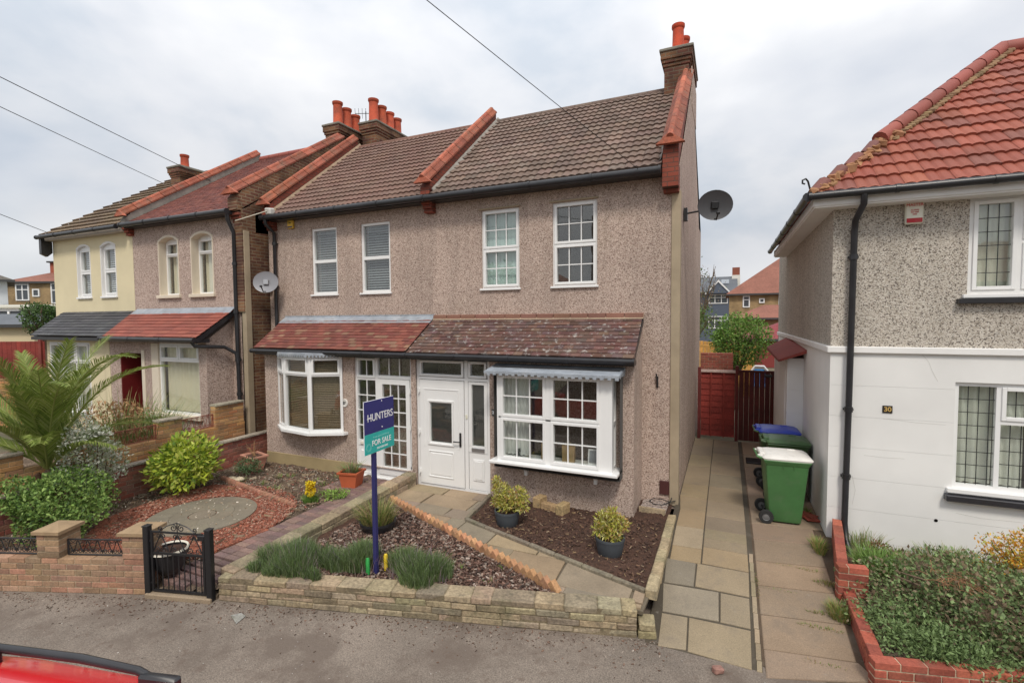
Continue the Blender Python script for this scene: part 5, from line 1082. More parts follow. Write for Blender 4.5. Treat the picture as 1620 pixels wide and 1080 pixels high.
for a,b,lab in ((-2.15,-1.46,'rusty red scrolled panel on the orange wall, nearest the house'),(-3.36,-2.62,'rusty red scrolled panel on the orange wall, behind the yellow-green bush')):
    ironpanel('iron_railing',lab,TR((-10.17,a,0))@RZ(R(90)),b-a,.82,1.08,M['paint'],(.22,.06,.04),'rusty panels on the orange wall',(-10.1,a,.8))
# red brick wall, right
RR=[(.33,.085,.05),(.29,.07,.043),(.36,.10,.06),(.26,.07,.045)]
rw=thing('red_brick_wall','low new red brick wall stepping down beside the driveway by the white house','garden wall',(1.3,-2,-.2))
t=MB(); blocks(t,(1.31,-1.90),(1.50,-.5),-.20,.28,.11,RR,mort=(.50,.40,.28),g=.011); blocks(t,(1.195,-2.01),(1.50,-1.97),-.20,.28,.11,RR,mort=(.50,.40,.28),g=.011)
t.build('upper_wall',M['block'],rw)
t=MB(); blocks(t,(1.36,-3.17),(1.36,-1.95),-.36,.0,.11,RR,mort=(.50,.40,.28),g=.011); blocks(t,(1.25,-3.28),(4.9,-2.34),-.36,.02,.11,RR,mort=(.50,.40,.28),g=.011); t.build('lower_wall',M['block'],rw)
# ================================================================== GATE
q_=MB(); q_.cbox(-.05,-.06,-.30,.85,.14,-.215,.01,(.27,.22,.16),TR((-6.43,-4.88,0))@RZ(.262)); tag(q_.build('gate_threshold',M['conc']),kind='structure')
gt=thing('metal_gate','black wrought iron garden gate with scrolled top between two square posts','gate',(-6.0,-4.78,-.27)); gp0=Vector((-6.43,-4.88,0)); gp1=Vector((-5.68,-4.68,0)); ga=math.atan2((gp1-gp0).y,(gp1-gp0).x); GL=(gp1-gp0).length
GT=TR(gp0)@RZ(ga)
for x in (-.07,GL): 
    b=MB(); b.cbox(x,-.035,-.27,x+.075,.04,.60,.008,(1,1,1),GT); b.cbox(x-.004,-.04,.60,x+.079,.045,.615,.004,(1,1,1),GT); b.build('post',M['iron'],gt)
f=MB(); f.box(.02,-.012,-.20,.045,.012,.55,T=GT); f.box(GL-.05,-.012,-.20,GL-.02,.012,.50,T=GT); f.box(.045,-.012,-.20,GL-.05,.012,-.175,T=GT); f.box(.045,-.01,.265,GL-.05,.01,.29,T=GT); f.box(.045,-.01,.53,GL-.05,.01,.55,T=GT)
for z in (-.1,.42): f.tube([(-.0,0,z),(.03,0,z)],.014,8,T=GT)
f.cbox(GL-.10,-.03,.47,GL,.03,.54,.008,T=GT); f.build('frame',M['iron'],gt)
n=9
for i in range(n):
    b=MB(); x=.045+(GL-.095)*(i+.6)/n; b.tube([(x,0,-.18),(x,0,.27)],.007,6,T=GT); b.build('bar',M['iron'],gt)
s=MB(); wi=(GL-.095)/3
for i in range(3):
    cx=.045+wi*(i+.5); q=.045
    for sx in (-1,1):
        s.tube([(cx,0,.52),(cx+sx*wi*.42,0,.33)]+[(cx+sx*wi*.42,0,.33),(cx+sx*wi*.46,0,.30)],.006,6,T=GT)
        for c,r_,a0,dn in (((cx+sx*.035,.49),.032,math.pi*(1 if sx>0 else 0)+sx*1.2,-sx),((cx+sx*(wi*.22),.325),.038,(0 if sx>0 else math.pi)-sx*.6,sx)):
            s.tube([(p[0],0,p[1]) for p in spiral(c,r_,1.3,a0,dn)],.0055,6,T=GT)
mx_=GL/2
for sx in (-1,1):
    s.tube([(mx_,0,.665),(mx_+sx*.14,0,.62),(mx_+sx*.23,0,.56)],.006,6,T=GT)
    s.tube([(p[0],0,p[1]) for p in spiral((mx_+sx*.055,.60),.045,1.3,math.pi*(.5),sx)],.006,6,T=GT); s.tube([(p[0],0,p[1]) for p in spiral((mx_+sx*.235,.585),.03,1.2,-math.pi/2,sx)],.006,6,T=GT)
s.tube([(mx_,0,.55),(mx_,0,.67)],.006,6,T=GT); s.build('scrollwork',M['iron'],gt)
# ================================================================== FOR SALE BOARD
sg=thing('for_sale_sign','navy and teal estate agent board on a navy post in the lavender','sign',(-3.90,-3.75,-.03))
b=MB(); b.cbox(-3.93,-3.785,-.05,-3.88,-3.735,2.06,.004,(.025,.025,.12)); b.build('post',M['paint'],sg)
BT=TR((-3.872,-3.97,1.50))@RZ(R(90)); BW,BH=.56,.64
b=MB(); b.cbox(0,-.006,0,BW,.004,BH,.002,(.75,.75,.78),BT); b.build('board',M['paint'],sg)
b=MB(); b.box(.004,-.0085,.245,BW-.004,-.006,BH-.004,(.03,.028,.16),BT); b.build('navy_panel',M['paint'],sg)
b=MB(); b.box(.004,-.0085,.004,BW-.004,-.006,.243,(.03,.42,.38),BT); b.build('teal_panel',M['paint'],sg)
text('lettering','HUNTERS',BT@TR((BW*.53,-.0095,.43)),.125,M['txt_white'],sg,ext=.001,sx=.88,bold=.001)
ln=MB(); ln.box(.05,-.010,.425,.14,-.009,.433,T=BT); ln.build('logo_bar',M['txt_white'],sg)
text('lettering','FOR SALE',BT@TR((BW*.56,-.0095,.118)),.092,M['txt_white'],sg,ext=.001,sx=.92,bold=.0015)
text('lettering','Estate agents and lettings',BT@TR((BW*.55,-.0095,.19)),.030,M['txt_teal'],sg,ext=.001)
text('lettering','020 8300 0000',BT@TR((BW*.58,-.0095,.045)),.034,M['txt_white'],sg,ext=.001)
b=MB(); 
for r_ in (.048,.035): b.lathe([(r_,0),(r_,.001),(r_-.004,.001),(r_-.004,0)],(0,0,0),24,(1,1,1),BT@TR((.075,-.0085,.085))@RX(R(90)))
b.build('round_emblem',M['txt_teal'],sg)
b=MB()
for z in (.29,.61): b.lathe([(.009,0),(.007,.004),(0,.005)],(0,0,0),12,(1,1,1),BT@TR((BW*.58,-.008,z))@RX(R(90)))
b.build('bolt',M['txt_white'],sg)
for nm,lab,x,y,h,c in (('garden_stake','stubby green marker stake at the foot of the sign post',-4.0,-3.80,.20,(.04,.36,.08)),('garden_stake','stubby yellow marker stake behind the foot of the sign post',-3.86,-3.63,.20,(.75,.55,.04))):
    b=MB(); b.lathe([(.026,0),(.026,h-.02),(.018,h),(0,h+.004)],(x,y,-.02),12,c); tag(b.build(nm,M['plastic_any'],smooth=True,ang=40),lab,'stake')
# ================================================================== WHEELIE BINS
def wheelie(label,x,y,rz,bodym,lidcol,group='wheelie bins on the driveway',h=1.0,s=1.0):
    t=thing('wheelie_bin',label,'wheelie bin',(x,y,0),group); T=TR((x,y,0))@RZ(rz)@Matrix.Scale(s,4)   # local +x front (lid opening), -x wheels
    def fr(z,x0,x1,w): return [(x0,-w,z),(x1,-w,z),(x1,w,z),(x0,w,z)]
    b=MB(); R_=[fr(.03,-.16,.24,.21),fr(.08,-.19,.245,.225),fr(.30,-.21,.265,.24),fr(.88,-.255,.315,.275),fr(.93,-.26,.32,.28)]
    vs=[];fs=[]
    def rnd(q,c=.035):
        o=[]; 
        for i in range(4):
            p=Vector(q[i]); a=Vector(q[i-1]); d=Vector(q[(i+1)%4]); o+= [p+(a-p).normalized()*c,p+((a-p).normalized()+(d-p).normalized())*c*.3,p+(d-p).normalized()*c]
        return o
    for q in R_: vs+=rnd(q)
    n=12
    for i in range(len(R_)-1):
        for k in range(n): fs.append((i*n+k,i*n+(k+1)%n,(i+1)*n+(k+1)%n,(i+1)*n+k))
    fs.append(tuple(range(n))[::-1]); b.add(vs,fs,(1,1,1),T)
    for k in (-.02,.12): b.cbox(k-.005,-.285,.85,k+.005,-.262,.93,.002,(.9,.9,.9),T)
    bo=b.build('body',bodym,t,smooth=True,ang=35)
    r_=MB(); q0=fr(.93,-.28,.335,.295); q1=fr(.965,-.29,.355,.305); q2=fr(.975,-.285,.35,.30); vs=[];fs=[]
    for q in (fr(.90,-.262,.325,.283),q0,q1,q2): vs+=rnd(q)
    for i in range(3):
        for k in range(n): fs.append((i*n+k,i*n+(k+1)%n,(i+1)*n+(k+1)%n,(i+1)*n+k))
    fs.append(tuple(range(3*n,4*n))); r_.add(vs,fs,(1.1,1.1,1.1),T); 
    r_.tube([(-.28,-.22,.97),(-.36,-.22,1.0),(-.36,.22,1.0),(-.28,.22,.97)],.016,8,(1.1,1.1,1.1),T); r_.build('rim',bodym,t,smooth=True,ang=35)
    l=MB(); vs=[];fs=[]
    for q in (fr(.972,-.29,.365,.30),fr(.995,-.30,.375,.305),fr(1.02,-.285,.33,.28),fr(1.045,-.22,.20,.21)): vs+=rnd(q,.05)
    for i in range(3):
        for k in range(n): fs.append((i*n+k,i*n+(k+1)%n,(i+1)*n+(k+1)%n,(i+1)*n+k))
    fs+=[tuple(range(3*n,4*n)),tuple(range(n))[::-1]]; l.add(vs,fs,lidcol,T); l.cbox(-.33,-.17,.985,-.25,.17,1.05,.012,lidcol,T); l.cbox(.08,.10,1.025,.20,.17,1.055,.01,lidcol,T)
    for q in (-.19,.15): l.cbox(-.36,q,.975,-.28,q+.04,1.02,.008,lidcol,T)
    l.build('lid',M['plastic_any'],t,smooth=True,ang=35)
    for sy in (-1,1):
        w=MB(); c=TR((-.235,sy*.25,.10))@RX(R(90)); w.lathe([(.055,-.03),(.098,-.03),(.10,-.02),(.10,.02),(.098,.03),(.055,.03)],(0,0,0),24,(1,1,1),T@c); wo=w.build('wheel',M['rubber'],t,smooth=True,ang=35)
        w=MB(); w.lathe([(0,.02),(.02,.022),(.05,.012),(.057,.02),(.057,-.02),(.05,-.012),(.02,-.022),(0,-.02)],(0,0,0),20,(.14,.14,.14),T@c); w.build('hub',M['plastic_any'],wo,smooth=True,ang=35)
    a=MB(); a.tube([(-.235,-.25,.10),(-.235,.25,.10)],.012,8,T=T); a.build('axle',M['iron'],t)
wheelie('bright green wheelie bin with a dirty white lid, nearest the pavement',.80,-.03,R(4),M['plastic_green'],(.72,.70,.66),h=1)
wheelie('dark green wheelie bin with a green lid behind the white-lidded bin',.93,1.02,R(2),M['plastic_dkgreen'],(.05,.11,.04))
wheelie('wheelie bin with a blue lid, farthest of the three in the row',.86,1.72,R(2),M['plastic_dkgreen'],(.03,.06,.42),s=1.02)
b=MB(); b.cbox(.42,2.9,.0,.75,3.3,.03,.01,(.02,.02,.02)); tag(b.build('drain_cover',M['iron']),'small black drain cover in the driveway behind the bins','drain cover')
b=MB(); T=TR((1.2,.15,.01))@RZ(.3); b.cbox(-.1,-.17,0,.1,.17,.018,.004,(.35,.07,.045),T,j=.01); T=T@RZ(.6)@TR((.02,.03,.02)); b.cbox(-.08,-.12,0,.08,.12,.016,.004,(.33,.08,.05),T,j=.01); tag(b.build('broken_tile',M['block']),'broken red roof tiles lying on the ground behind the green bin','tile')
b=MB(); b.cbox(-.05,-.035,-.27,.05,.035,-.21,.012,(.28,.15,.12),TR((-.03,-3.56,0))@RZ(.5),j=.008); tag(b.build('loose_brick',M['block']),'broken lump of brick lying on the asphalt at the path end','brick')
b=MB(); b.add([(-5.15,-4.78,-.266),(-4.95,-4.86,-.266),(-4.98,-4.72,-.266),(-5.08,-4.70,-.266),(-5.15,-4.78,-.258),(-4.95,-4.86,-.258),(-4.98,-4.72,-.258),(-5.08,-4.70,-.258)],[(3,2,1,0),(4,5,6,7),(0,1,5,4),(1,2,6,5),(2,3,7,6),(3,0,4,7)],(.33,.32,.31)); tag(b.build('loose_slate',M['stone']),'flat grey shard of slate lying on the pavement beside the gate','slate')
# ================================================================== REAR FENCE AND GATE
fr_=(.26,.035,.025)
fe=thing('fence_panel','bright red-brown stained lap fence panel at the end of the side path','fence',(-.2,5,0))
for i in range(11):
    pass
b=MB()
for i in range(11): b.add([(-.58,4.985,.06+i*.15),(.21,4.985,.06+i*.15),(.21,5.0,.215+i*.15),(-.58,5.0,.215+i*.15),(-.58,5.01,.06+i*.15),(.21,5.01,.06+i*.15)],[(0,1,2,3),(4,5,1,0)],jit(fr_,.15,.05))
b.build('boards',M['fence'],fe)
for x in (-.36,-.06): 
    b=MB(); b.box(x,4.955,.05,x+.035,4.984,1.70,jit(fr_,.05)); b.build('batten',M['fence'],fe)
b=MB(); b.box(-.60,4.94,1.70,.22,5.03,1.76,(.55,.42,.38)); b.build('cap_rail',M['fence'],fe)
for x in (-.66,.22):
    b=MB(); b.cbox(x,4.93,-.02,x+.075,5.03,1.88 if x>0 else 1.82,.005,(.13,.02,.018)); b.build('post',M['fence'],fe)
ge=thing('side_gate','dark maroon boarded gate with black latch, beside the white house','gate',(.75,4.9,0))
b=MB()
for i in range(9): b.cbox(.30+i*.115,4.86,.03,.30+(i+1)*.115-.004,4.885,1.76,.004,jit((.085,.012,.01),.15,.05))
b.build('boards',M['fence'],ge)
b=MB(); b.cbox(.29,4.84,1.74,1.35,4.89,1.79,.005,(.08,.012,.01)); b.build('top_rail',M['fence'],ge)
b=MB(); b.cbox(1.05,4.83,1.28,1.30,4.86,1.31,.004); b.cbox(1.10,4.82,1.18,1.17,4.86,1.27,.008); b.cbox(.86,4.82,1.64,1.03,4.86,1.70,.008,(3,3,3)); b.build('latch',M['iron'],ge)
# beyond the fence
bc=thing('garden_chair','blue and white plastic chair seen over the rear fence','chair',(1.1,12,.8)); b=MB(); b.cbox(.95,12,.55,1.35,12.05,1.15,.06,(.07,.30,.62)); b.cbox(.9,11.6,.5,1.4,12.1,.58,.03,(.07,.30,.62)); b.build('seat',M['plastic_any'],bc); b=MB(); b.tube([(.9,12.02,0),(.9,12.02,1.1),(1.0,12.02,1.25),(1.3,12.02,1.25),(1.42,12.02,1.1),(1.42,12.02,0)],.035,8,(.75,.75,.75)); b.build('back_frame',M['plastic_any'],bc)
yf=thing('garden_fence','yellow-orange boarded garden fence beyond the rear gate','fence',(-1.5,11,0)); b=MB()
for i in range(30): b.cbox(-2.6+i*.12,10.9+i*.06,0,-2.49+i*.12,10.93+i*.06,2.35-.012*i,.004,jit((.62,.33,.08),.08,.03))
b.build('boards',M['fence'],yf); b=MB(); b.cbox(-2.6,10.86,2.0,1.0,10.895,2.08,.004,(.55,.30,.08),TR((0,0,0))); b.build('rail',M['fence'],yf)
bw=thing('brick_shed_wall','low red brick planter wall just beyond the fence panel','garden wall',(-.3,7.5,0)); b=MB(); blocks(b,(-.7,7.4),(.2,7.5),0,2.02,.2,[(.25,.07,.05),(.3,.09,.06)]); b.build('wall',M['block'],bw)
# ================================================================== PLANTS
G1=[(.10,.22,.035),(.14,.28,.05),(.075,.17,.03),(.18,.32,.07)]
bush('aucuba_bush','glossy yellow-green rounded bush against the plain red brick wall','bush',(-9.05,-2.78,.52),(.60,.55,.50),2600,.11,[(.42,.50,.05),(.50,.58,.08),(.30,.42,.05),(.58,.62,.14),(.16,.26,.04)],seed=3,lump=.24,shell=.55,asp=.42,up=.1,base=(-9.05,-2.78,-.04),flat=.8,outw=1.1)
bush('green_shrub','large leafy mid-green shrub spilling over the front brick wall','shrub',(-9.15,-4.72,.42),(1.25,.62,.50),9500,.050,[(.16,.27,.06),(.22,.34,.08),(.11,.20,.04),(.30,.42,.12),(.06,.11,.03)],seed=4,lump=.4,shell=.45,asp=.6,base=(-9.15,-4.72,-.04),flat=.75)
bush('variegated_shrub','pale silvery variegated shrub between the palm and the brick walls','shrub',(-9.60,-3.95,.92),(.62,.38,.70),4200,.052,[(.66,.67,.58),(.58,.60,.50),(.24,.30,.16),(.74,.74,.66),(.36,.42,.25)],seed=5,lump=.4,shell=.4,asp=.6,base=(-9.5,-3.95,-.04))
# palm
def palm(x,y,z):
    t=thing('palm','young date palm with arching feathery fronds behind the front wall','palm',(x,y,-.04)); b=MB(); prof=[(.10,0),(.12,.15),(.11,.3),(.12,z-.25),(.09,z-.05),(.03,z+.05)]
    b.lathe(prof,(x,y,-.04),12,(1,1,1)); 
    g_=random.Random(9)
    for i in range(60): 
        a=g_.uniform(0,6.28); h=g_.uniform(.05,z-.1); b.cbox(-.03,-.02,0,.03,.03,.10,.01,jit((1.1,.9,.8),.2),TR((x+math.cos(a)*.10,y+math.sin(a)*.10,h))@RZ(a-1.57)@RX(R(-25)))
    b.build('trunk',M['wood_bark'],t)
    fronds=[(8,1.30,3.0,1.25),(28,1.18,2.7,1.05),(-14,1.22,2.6,1.2),(60,1.35,2.2,.7),(95,1.4,2.4,.6),(0,1.42,2.3,.5),(-60,1.4,2.2,.6),(130,1.2,2.1,.8),(165,1.1,2.1,.9),(200,1.1,2.1,.9),(235,1.2,1.7,.8),(262,1.35,1.75,.5),(285,1.45,1.8,.45),(310,1.35,1.7,.6),(335,1.3,2.1,.7),(45,.85,1.8,1.1),(-25,.9,1.7,1.0),(180,1.42,2.0,.4),(275,1.1,1.3,.6),(250,1.5,1.7,.2),(300,1.05,1.5,.8),(-40,1.25,1.7,.6),(10,.7,1.6,.9),(220,.8,1.5,.9)]
    for k,(az,el,L_,cur) in enumerate(fronds):
        f=MB(); a=R(az); n=26; P=[];p_=Vector((x,y,z)); e=el; st=L_/n
        for i in range(n+1):
            P.append(p_.copy()); p_=p_+Vector((math.cos(a)*math.cos(e),math.sin(a)*math.cos(e),math.sin(e)))*st; e-=cur*1.25*st/L_*(0.35+1.3*i/n)
        f.tube(P,[.016*(1-.85*i/n)+.002 for i in range(n+1)],5,(.30,.34,.10))
        Pn=np.array([tuple(q) for q in P]); m=105; ts=np.linspace(.14,.99,m)
        V=[];F=[];C=[]
        for sd_ in (-1,1):
            for q in ts:
                fi=q*n; i=min(n-1,int(fi)); b0=Pn[i]+(Pn[i+1]-Pn[i])*(fi-i); d=Pn[i+1]-Pn[i]; d/=np.linalg.norm(d)
                s_=np.array([-math.sin(a),math.cos(a),0.]); u_=np.cross(s_,d); u_=u_ if u_[2]>0 else -u_
                Ll=.46*math.sin(math.pi*min(1,.16+q*.80))**.7*g_.uniform(.85,1.1)
                dr=d*1.15+s_*sd_*.75+u_*.22+np.array([g_.gauss(0,.05) for _ in range(3)]); dr/=np.linalg.norm(dr); wv=np.cross(dr,u_+s_*.3); wv/=np.linalg.norm(wv); wv*=.0065
                mid=b0+dr*Ll*.55; tip=b0+dr*Ll+np.array([0,0,-.07*Ll/.4]); o=len(V)
                V+=[b0-wv*.6,b0+wv*.6,mid+wv,tip,mid-wv]; F+=[(o,o+1,o+2,o+4),(o+4,o+2,o+3,o+3)]
                c=np.array([(.20,.27,.05),(.14,.20,.04),(.26,.33,.07),(.34,.38,.13)][g_.randrange(4)])*g_.uniform(.8,1.2); C+=[c,c]
        F=[f_ if f_[2]!=f_[3] else f_[:3] for f_ in F]; f.add([tuple(v) for v in V],F); f.c[-len(F):]=[tuple(c) for c in C]
        f.build('frond',M['leaf'],t)
palm(-10.0,-4.35,.72)
# dry bed beyond the orange wall
t=thing('dried_border_plants','tangled tan dried stems and green spikes behind the orange brick wall','plants',(-11.2,-2.6,0))
b=MB(); P_,d_=crown_pts((-11.3,-2.75,.75),(.85,.75,.75),2200,11,.4,.3); leafquads(b,P_,.10,[(.42,.24,.11),(.34,.18,.08),(.50,.31,.16),(.26,.15,.08)],up=-.1,asp=.35); b.build('dead_foliage',M['leaf'],t)
b=MB(); blades(b,(-11.3,-2.6,.1),(.95,.85),700,1.65,[(.16,.24,.07),(.22,.30,.10),(.38,.36,.16)],.35,.008,12); P_,d_=crown_pts((-10.75,-2.3,.85),(.55,.45,.5),1200,13,.4,.3); leafquads(b,P_,.09,[(.15,.24,.06),(.2,.3,.08),(.26,.32,.12)],up=.8,asp=.15); b.build('green_spikes',M['leaf'],t)
bush('silver_shrub','low silvery shrub with pale heads behind the rusty panel','shrub',(-10.6,-3.7,.75),(.38,.35,.42),700,.05,[(.5,.52,.44),(.3,.36,.2)],seed=15,lump=.4,shell=.3,asp=.6,base=(-10.6,-3.7,0))
# lavender
LV=[(.14,.205,.08),(.18,.25,.10),(.10,.155,.06),(.22,.28,.15),(.15,.22,.07)]
def lav(label,x,y,rx,ry,h,n,seed):
    t=thing('lavender',label,'lavender',(x,y,-.03),'lavender clumps along the stone wall'); b=MB(); g_=np.random.default_rng(seed); K=max(3,int(rx*14))
    for k in range(K):
        a=g_.uniform(0,6.28); r_=g_.uniform(0,.62)**.6; blades(b,(x+math.cos(a)*r_*rx,y+math.sin(a)*r_*ry,-.02+ .04*(1-r_)),(rx*.42,ry*.42),n//K,h*(1.1-.35*r_),LV,.22,.0032,seed*31+k)
    b.build('foliage',M['leaf'],t)
    b=MB(); blades(b,(x,y,-.02),(rx*.8,ry*.8),n//30,h*1.25,[(.22,.16,.22),(.30,.24,.24),(.3,.27,.2)],.25,.004,seed+5); b.build('flower_stem',M['leaf'],t)
lav('widest lavender clump, leftmost behind the stone wall',-4.92,-4.02,.56,.36,.30,5200,1)
lav('lavender clump just left of the sign post',-4.22,-3.72,.42,.34,.29,4200,2)
lav('lavender clump right of the sign post, spilling over the stone wall',-3.38,-3.62,.52,.34,.31,5200,3)
lav('smallest lavender tuft, on the wall top between two bigger clumps',-4.52,-4.18,.16,.12,.16,700,4)
lav('low grassy lavender tuft at the left corner of the stone wall',-5.2,-4.32,.26,.16,.16,1100,6)
# potted plants
def round_pot(name,label,x,y,z,r,h,plant,m=None,group=None):
    t=thing(name,label,'plant pot',(x,y,z),group); b=MB(); b.lathe([(0,0),(r*.80,0),(r*.84,.01),(r*.96,h*.6),(r,h-.03),(r*1.03,h-.03),(r*1.03,h),(r*.93,h),(r*.90,h-.04),(0,h-.05)],(x,y,z),30); b.build('pot',m or M['grey_pot'],t,smooth=True,ang=40)
    b=MB(); b.lathe([(r*.9,h-.035),(0,h-.03)],(x,y,z),20); b.build('compost',M['soil'],t); plant(t); return t
YG=[(.42,.40,.06),(.52,.50,.12),(.32,.34,.05),(.45,.28,.10),(.60,.58,.25)]
def pieris(x,y,z,offs,s=1):
    def f(t):
        b=MB(); k=0
        for ox,oy,oz,r_ in offs:
            P_,d_=crown_pts((x+ox,y+oy,z+oz),(r_,r_,r_*.85),int(620*s*(r_/.16)**2),50+k,.2,.4); leafquads(b,P_,.058,YG,up=.2,out=d_*.9,asp=.3); k+=1
        b.build('foliage',M['leaf'],t); s_=MB()
        for ox,oy,oz,r_ in offs: s_.tube([(x,y,z-.02),(x+ox*.5,y+oy*.5,z+oz*.5),(x+ox,y+oy,z+oz)],[.009,.007,.003],5)
        s_.build('stem',M['wood_bark'],t)
    return f
round_pot('potted_shrub','yellow-green shrub in a slate grey pot, left one in the dark soil bed',-3.02,-1.80,-.02,.19,.22,pieris(-3.02,-1.80,.2,[(-.1,0,.28,.13),(.17,.05,.22,.15),(-.13,.02,.13,.12),(.02,-.05,.12,.14),(.24,-.02,.10,.09),(-.18,0,.42,.07)]),group='slate grey pots in the soil bed')
round_pot('potted_shrub','compact yellow shrub in a slate grey pot, right one near the side path',-1.38,-2.12,-.02,.19,.23,pieris(-1.38,-2.12,.2,[(-.04,0,.22,.14),(.12,.05,.18,.11),(-.12,-.03,.1,.1),(.05,-.05,.08,.12),(.03,.02,.33,.07)]),group='slate grey pots in the soil bed')
def grassy(x,y,z,r,h,n,cols,seed,lean=.6,w=.005):
    def f(t): b=MB(); blades(b,(x,y,z),(r,r),n,h,cols,lean,w,seed); b.build('foliage',M['leaf'],t)
    return f
round_pot('potted_grass','straggly grasses in a low black bowl in the bark bed behind the sign',-4.72,-2.72,-.03,.26,.15,grassy(-4.72,-2.72,.08,.22,.36,420,[(.20,.24,.06),(.30,.27,.10),(.14,.20,.05),(.42,.32,.15)],21,.9),m=M['black'])
def sqpot(name,label,x,y,z,rz,w0,w1,d0,d1,h,c,rim=.035):
    t=thing(name,label,'plant pot',(x,y,z)); T=TR((x,y,z))@RZ(rz); b=MB()
    def q(w,d,zz): return [(-w/2,-d/2,zz),(w/2,-d/2,zz),(w/2,d/2,zz),(-w/2,d/2,zz)]
    vs=q(w0,d0,0)+q(w1,d1,h-rim)+q(w1+.04,d1+.04,h-rim)+q(w1+.05,d1+.05,h)+q(w1-.03,d1-.03,h)+q(w1-.04,d1-.04,h-.05); fs=[(3,2,1,0)]
    for i in range(5):
        for k in range(4): fs.append((i*4+k,i*4+(k+1)%4,(i+1)*4+(k+1)%4,(i+1)*4+k))
    fs.append((20,21,22,23)); b.add(vs,fs,c,T); b.build('pot',M['clay'],t); b=MB(); b.add(q(w1-.04,d1-.04,h-.03),[(0,1,2,3)],(1.2,1.2,1.2),T); b.build('compost',M['soil'],t); return t
t=sqpot('terracotta_pot','square orange terracotta pot with sprawling stems by the glazed door',-6.42,-1.38,-.03,R(12),.27,.36,.25,.32,.30,(.50,.115,.045)); b=MB(); blades(b,(-6.42,-1.38,.22),(.14,.12),130,.28,[(.16,.22,.07),(.25,.2,.12),(.2,.3,.1)],1.0,.006,31); b.build('foliage',M['leaf'],t)
t=sqpot('terracotta_trough','pale pink clay trough with dead stems beside the brick walls',-9.1,-1.32,-.03,R(-14),.30,.46,.22,.32,.30,(.55,.27,.19)); b=MB(); 
for i in range(12): b.tube([(-9.1+random.uniform(-.1,.1),-1.32+random.uniform(-.05,.05),.25),(-9.1+random.uniform(-.3,.2),-1.32+random.uniform(-.1,.1),.25+random.uniform(.15,.3))],[.004,.002],4,(2.6,2.2,1.6))
b.build('dead_stem',M['wood_bark'],t)
t=thing('wall_planter','black half-round planter with cream rim hanging behind the iron gate','plant pot',(-6.55,-4.62,.1)); b=MB(); T=TR((-6.42,-4.66,-.10))
b.lathe([(.02,0),(.11,.03),(.17,.14),(.20,.32)],(0,0,0),20,(1,1,1),T); b.build('bowl',M['black'],t,smooth=True,ang=50); b=MB(); b.lathe([(.20,.31),(.215,.32),(.205,.345),(.185,.33)],(0,0,0),20,(.70,.66,.56),T); b.build('rim',M['paint'],t); b=MB(); b.lathe([(.19,.30),(0,.31)],(0,0,0),16,(1,1,1),T); b.build('compost',M['soil'],t)
# small garden plants
bush('small_shrub','small dark green shrub on the dry soil beside the pink trough','shrub',(-8.85,-1.68,.14),(.30,.24,.19),800,.045,[(.07,.13,.05),(.10,.17,.07),(.14,.2,.1)],seed=33,base=(-8.85,-1.68,-.04),flat=.6)
for i,(x,y,r_) in enumerate(((-8.86,-2.02,.10),(-8.68,-2.0,.11))):
    b=MB(); P_,_=crown_pts((0,0,0),(1,1,1),1,1); b.lathe([(0,-.5),(.7,-.4),(1,0),(.8,.4),(.4,.62),(0,.66)],(0,0,0),10,(.50,.42,.30),TR((x,y,0))@RZ(i)@Matrix.Diagonal((r_,r_*.75,r_*.7,1))); tag(b.build('garden_stone',M['stone'],smooth=True),('left' if i==0 else 'right')+' of two pale stones below the small dark shrub','stone','pair of pale stones')
t=thing('yellow_flowers','bright yellow flower heads on a small green plant beside the brick path','flowers',(-6.52,-2.28,-.03)); b=MB()
for cz,r_ in ((.15,.085),(.27,.075)): P_,d_=crown_pts((-6.52,-2.28,cz),(r_,r_,r_*.8),420,int(cz*100),.3,.6); leafquads(b,P_,.028,[(.85,.62,.02),(.80,.70,.05),(.7,.5,.02)],out=d_,asp=.8)
b.build('flower_head',M['leaf'],t); b=MB(); blades(b,(-6.50,-2.3,-.03),(.12,.1),160,.2,[(.16,.28,.06)],.5,.007,41); b.build('foliage',M['leaf'],t)
bush('low_green_plant','low bright green creeping plant beside the brick path, right of the yellow flowers','plant',(-6.25,-1.95,.03),(.24,.20,.08),420,.045,[(.20,.33,.06),(.28,.42,.09)],seed=43,base=(-6.25,-1.95,-.04),stem=False)
# right garden
bush('ivy_ground_shrub','broad low dense dark green shrub spilling over the red brick wall','shrub',(2.75,-2.12,.03),(1.50,1.10,.47),24000,.045,[(.15,.215,.085),(.20,.28,.11),(.11,.16,.06),(.25,.34,.14),(.22,.16,.10),(.30,.24,.15)],seed=51,lump=.26,shell=.5,asp=.6,base=(2.5,-2.0,-.03),flat=.35)
b=MB(); g_=random.Random(5)
for i in range(60):
    p_=Vector((2.15+g_.gauss(0,.12),-2.15+g_.gauss(0,.1),.40)); q_=p_+Vector((g_.uniform(-.15,.25),g_.uniform(-.25,.1),g_.uniform(-.04,.04))); b.tube([p_,p_.lerp(q_,.5)+Vector((0,0,.03)),q_],.003,4,(2.4,1.8,1.4))
b.build('dead_twigs',M['wood_bark'],[o for o in S.objects if o.name=='ivy_ground_shrub'][0])
bush('orange_shrub','small orange and gold shrub against the white wall at the right edge','shrub',(3.12,-1.30,.40),(.50,.40,.30),2600,.04,[(.62,.30,.03),(.70,.42,.05),(.5,.2,.03),(.35,.36,.08)],seed=53,base=(3.25,-1.15,-.03),flat=.6)
t=thing('grass_tuft','long bright green grass tuft beside the red brick pier','grass tuft',(1.72,-1.25,0)); b=MB(); blades(b,(1.75,-1.25,0),(.26,.3),700,.24,[(.20,.32,.08),(.26,.40,.11),(.12,.22,.04)],.8,.004,55); b.build('blades',M['leaf'],t)
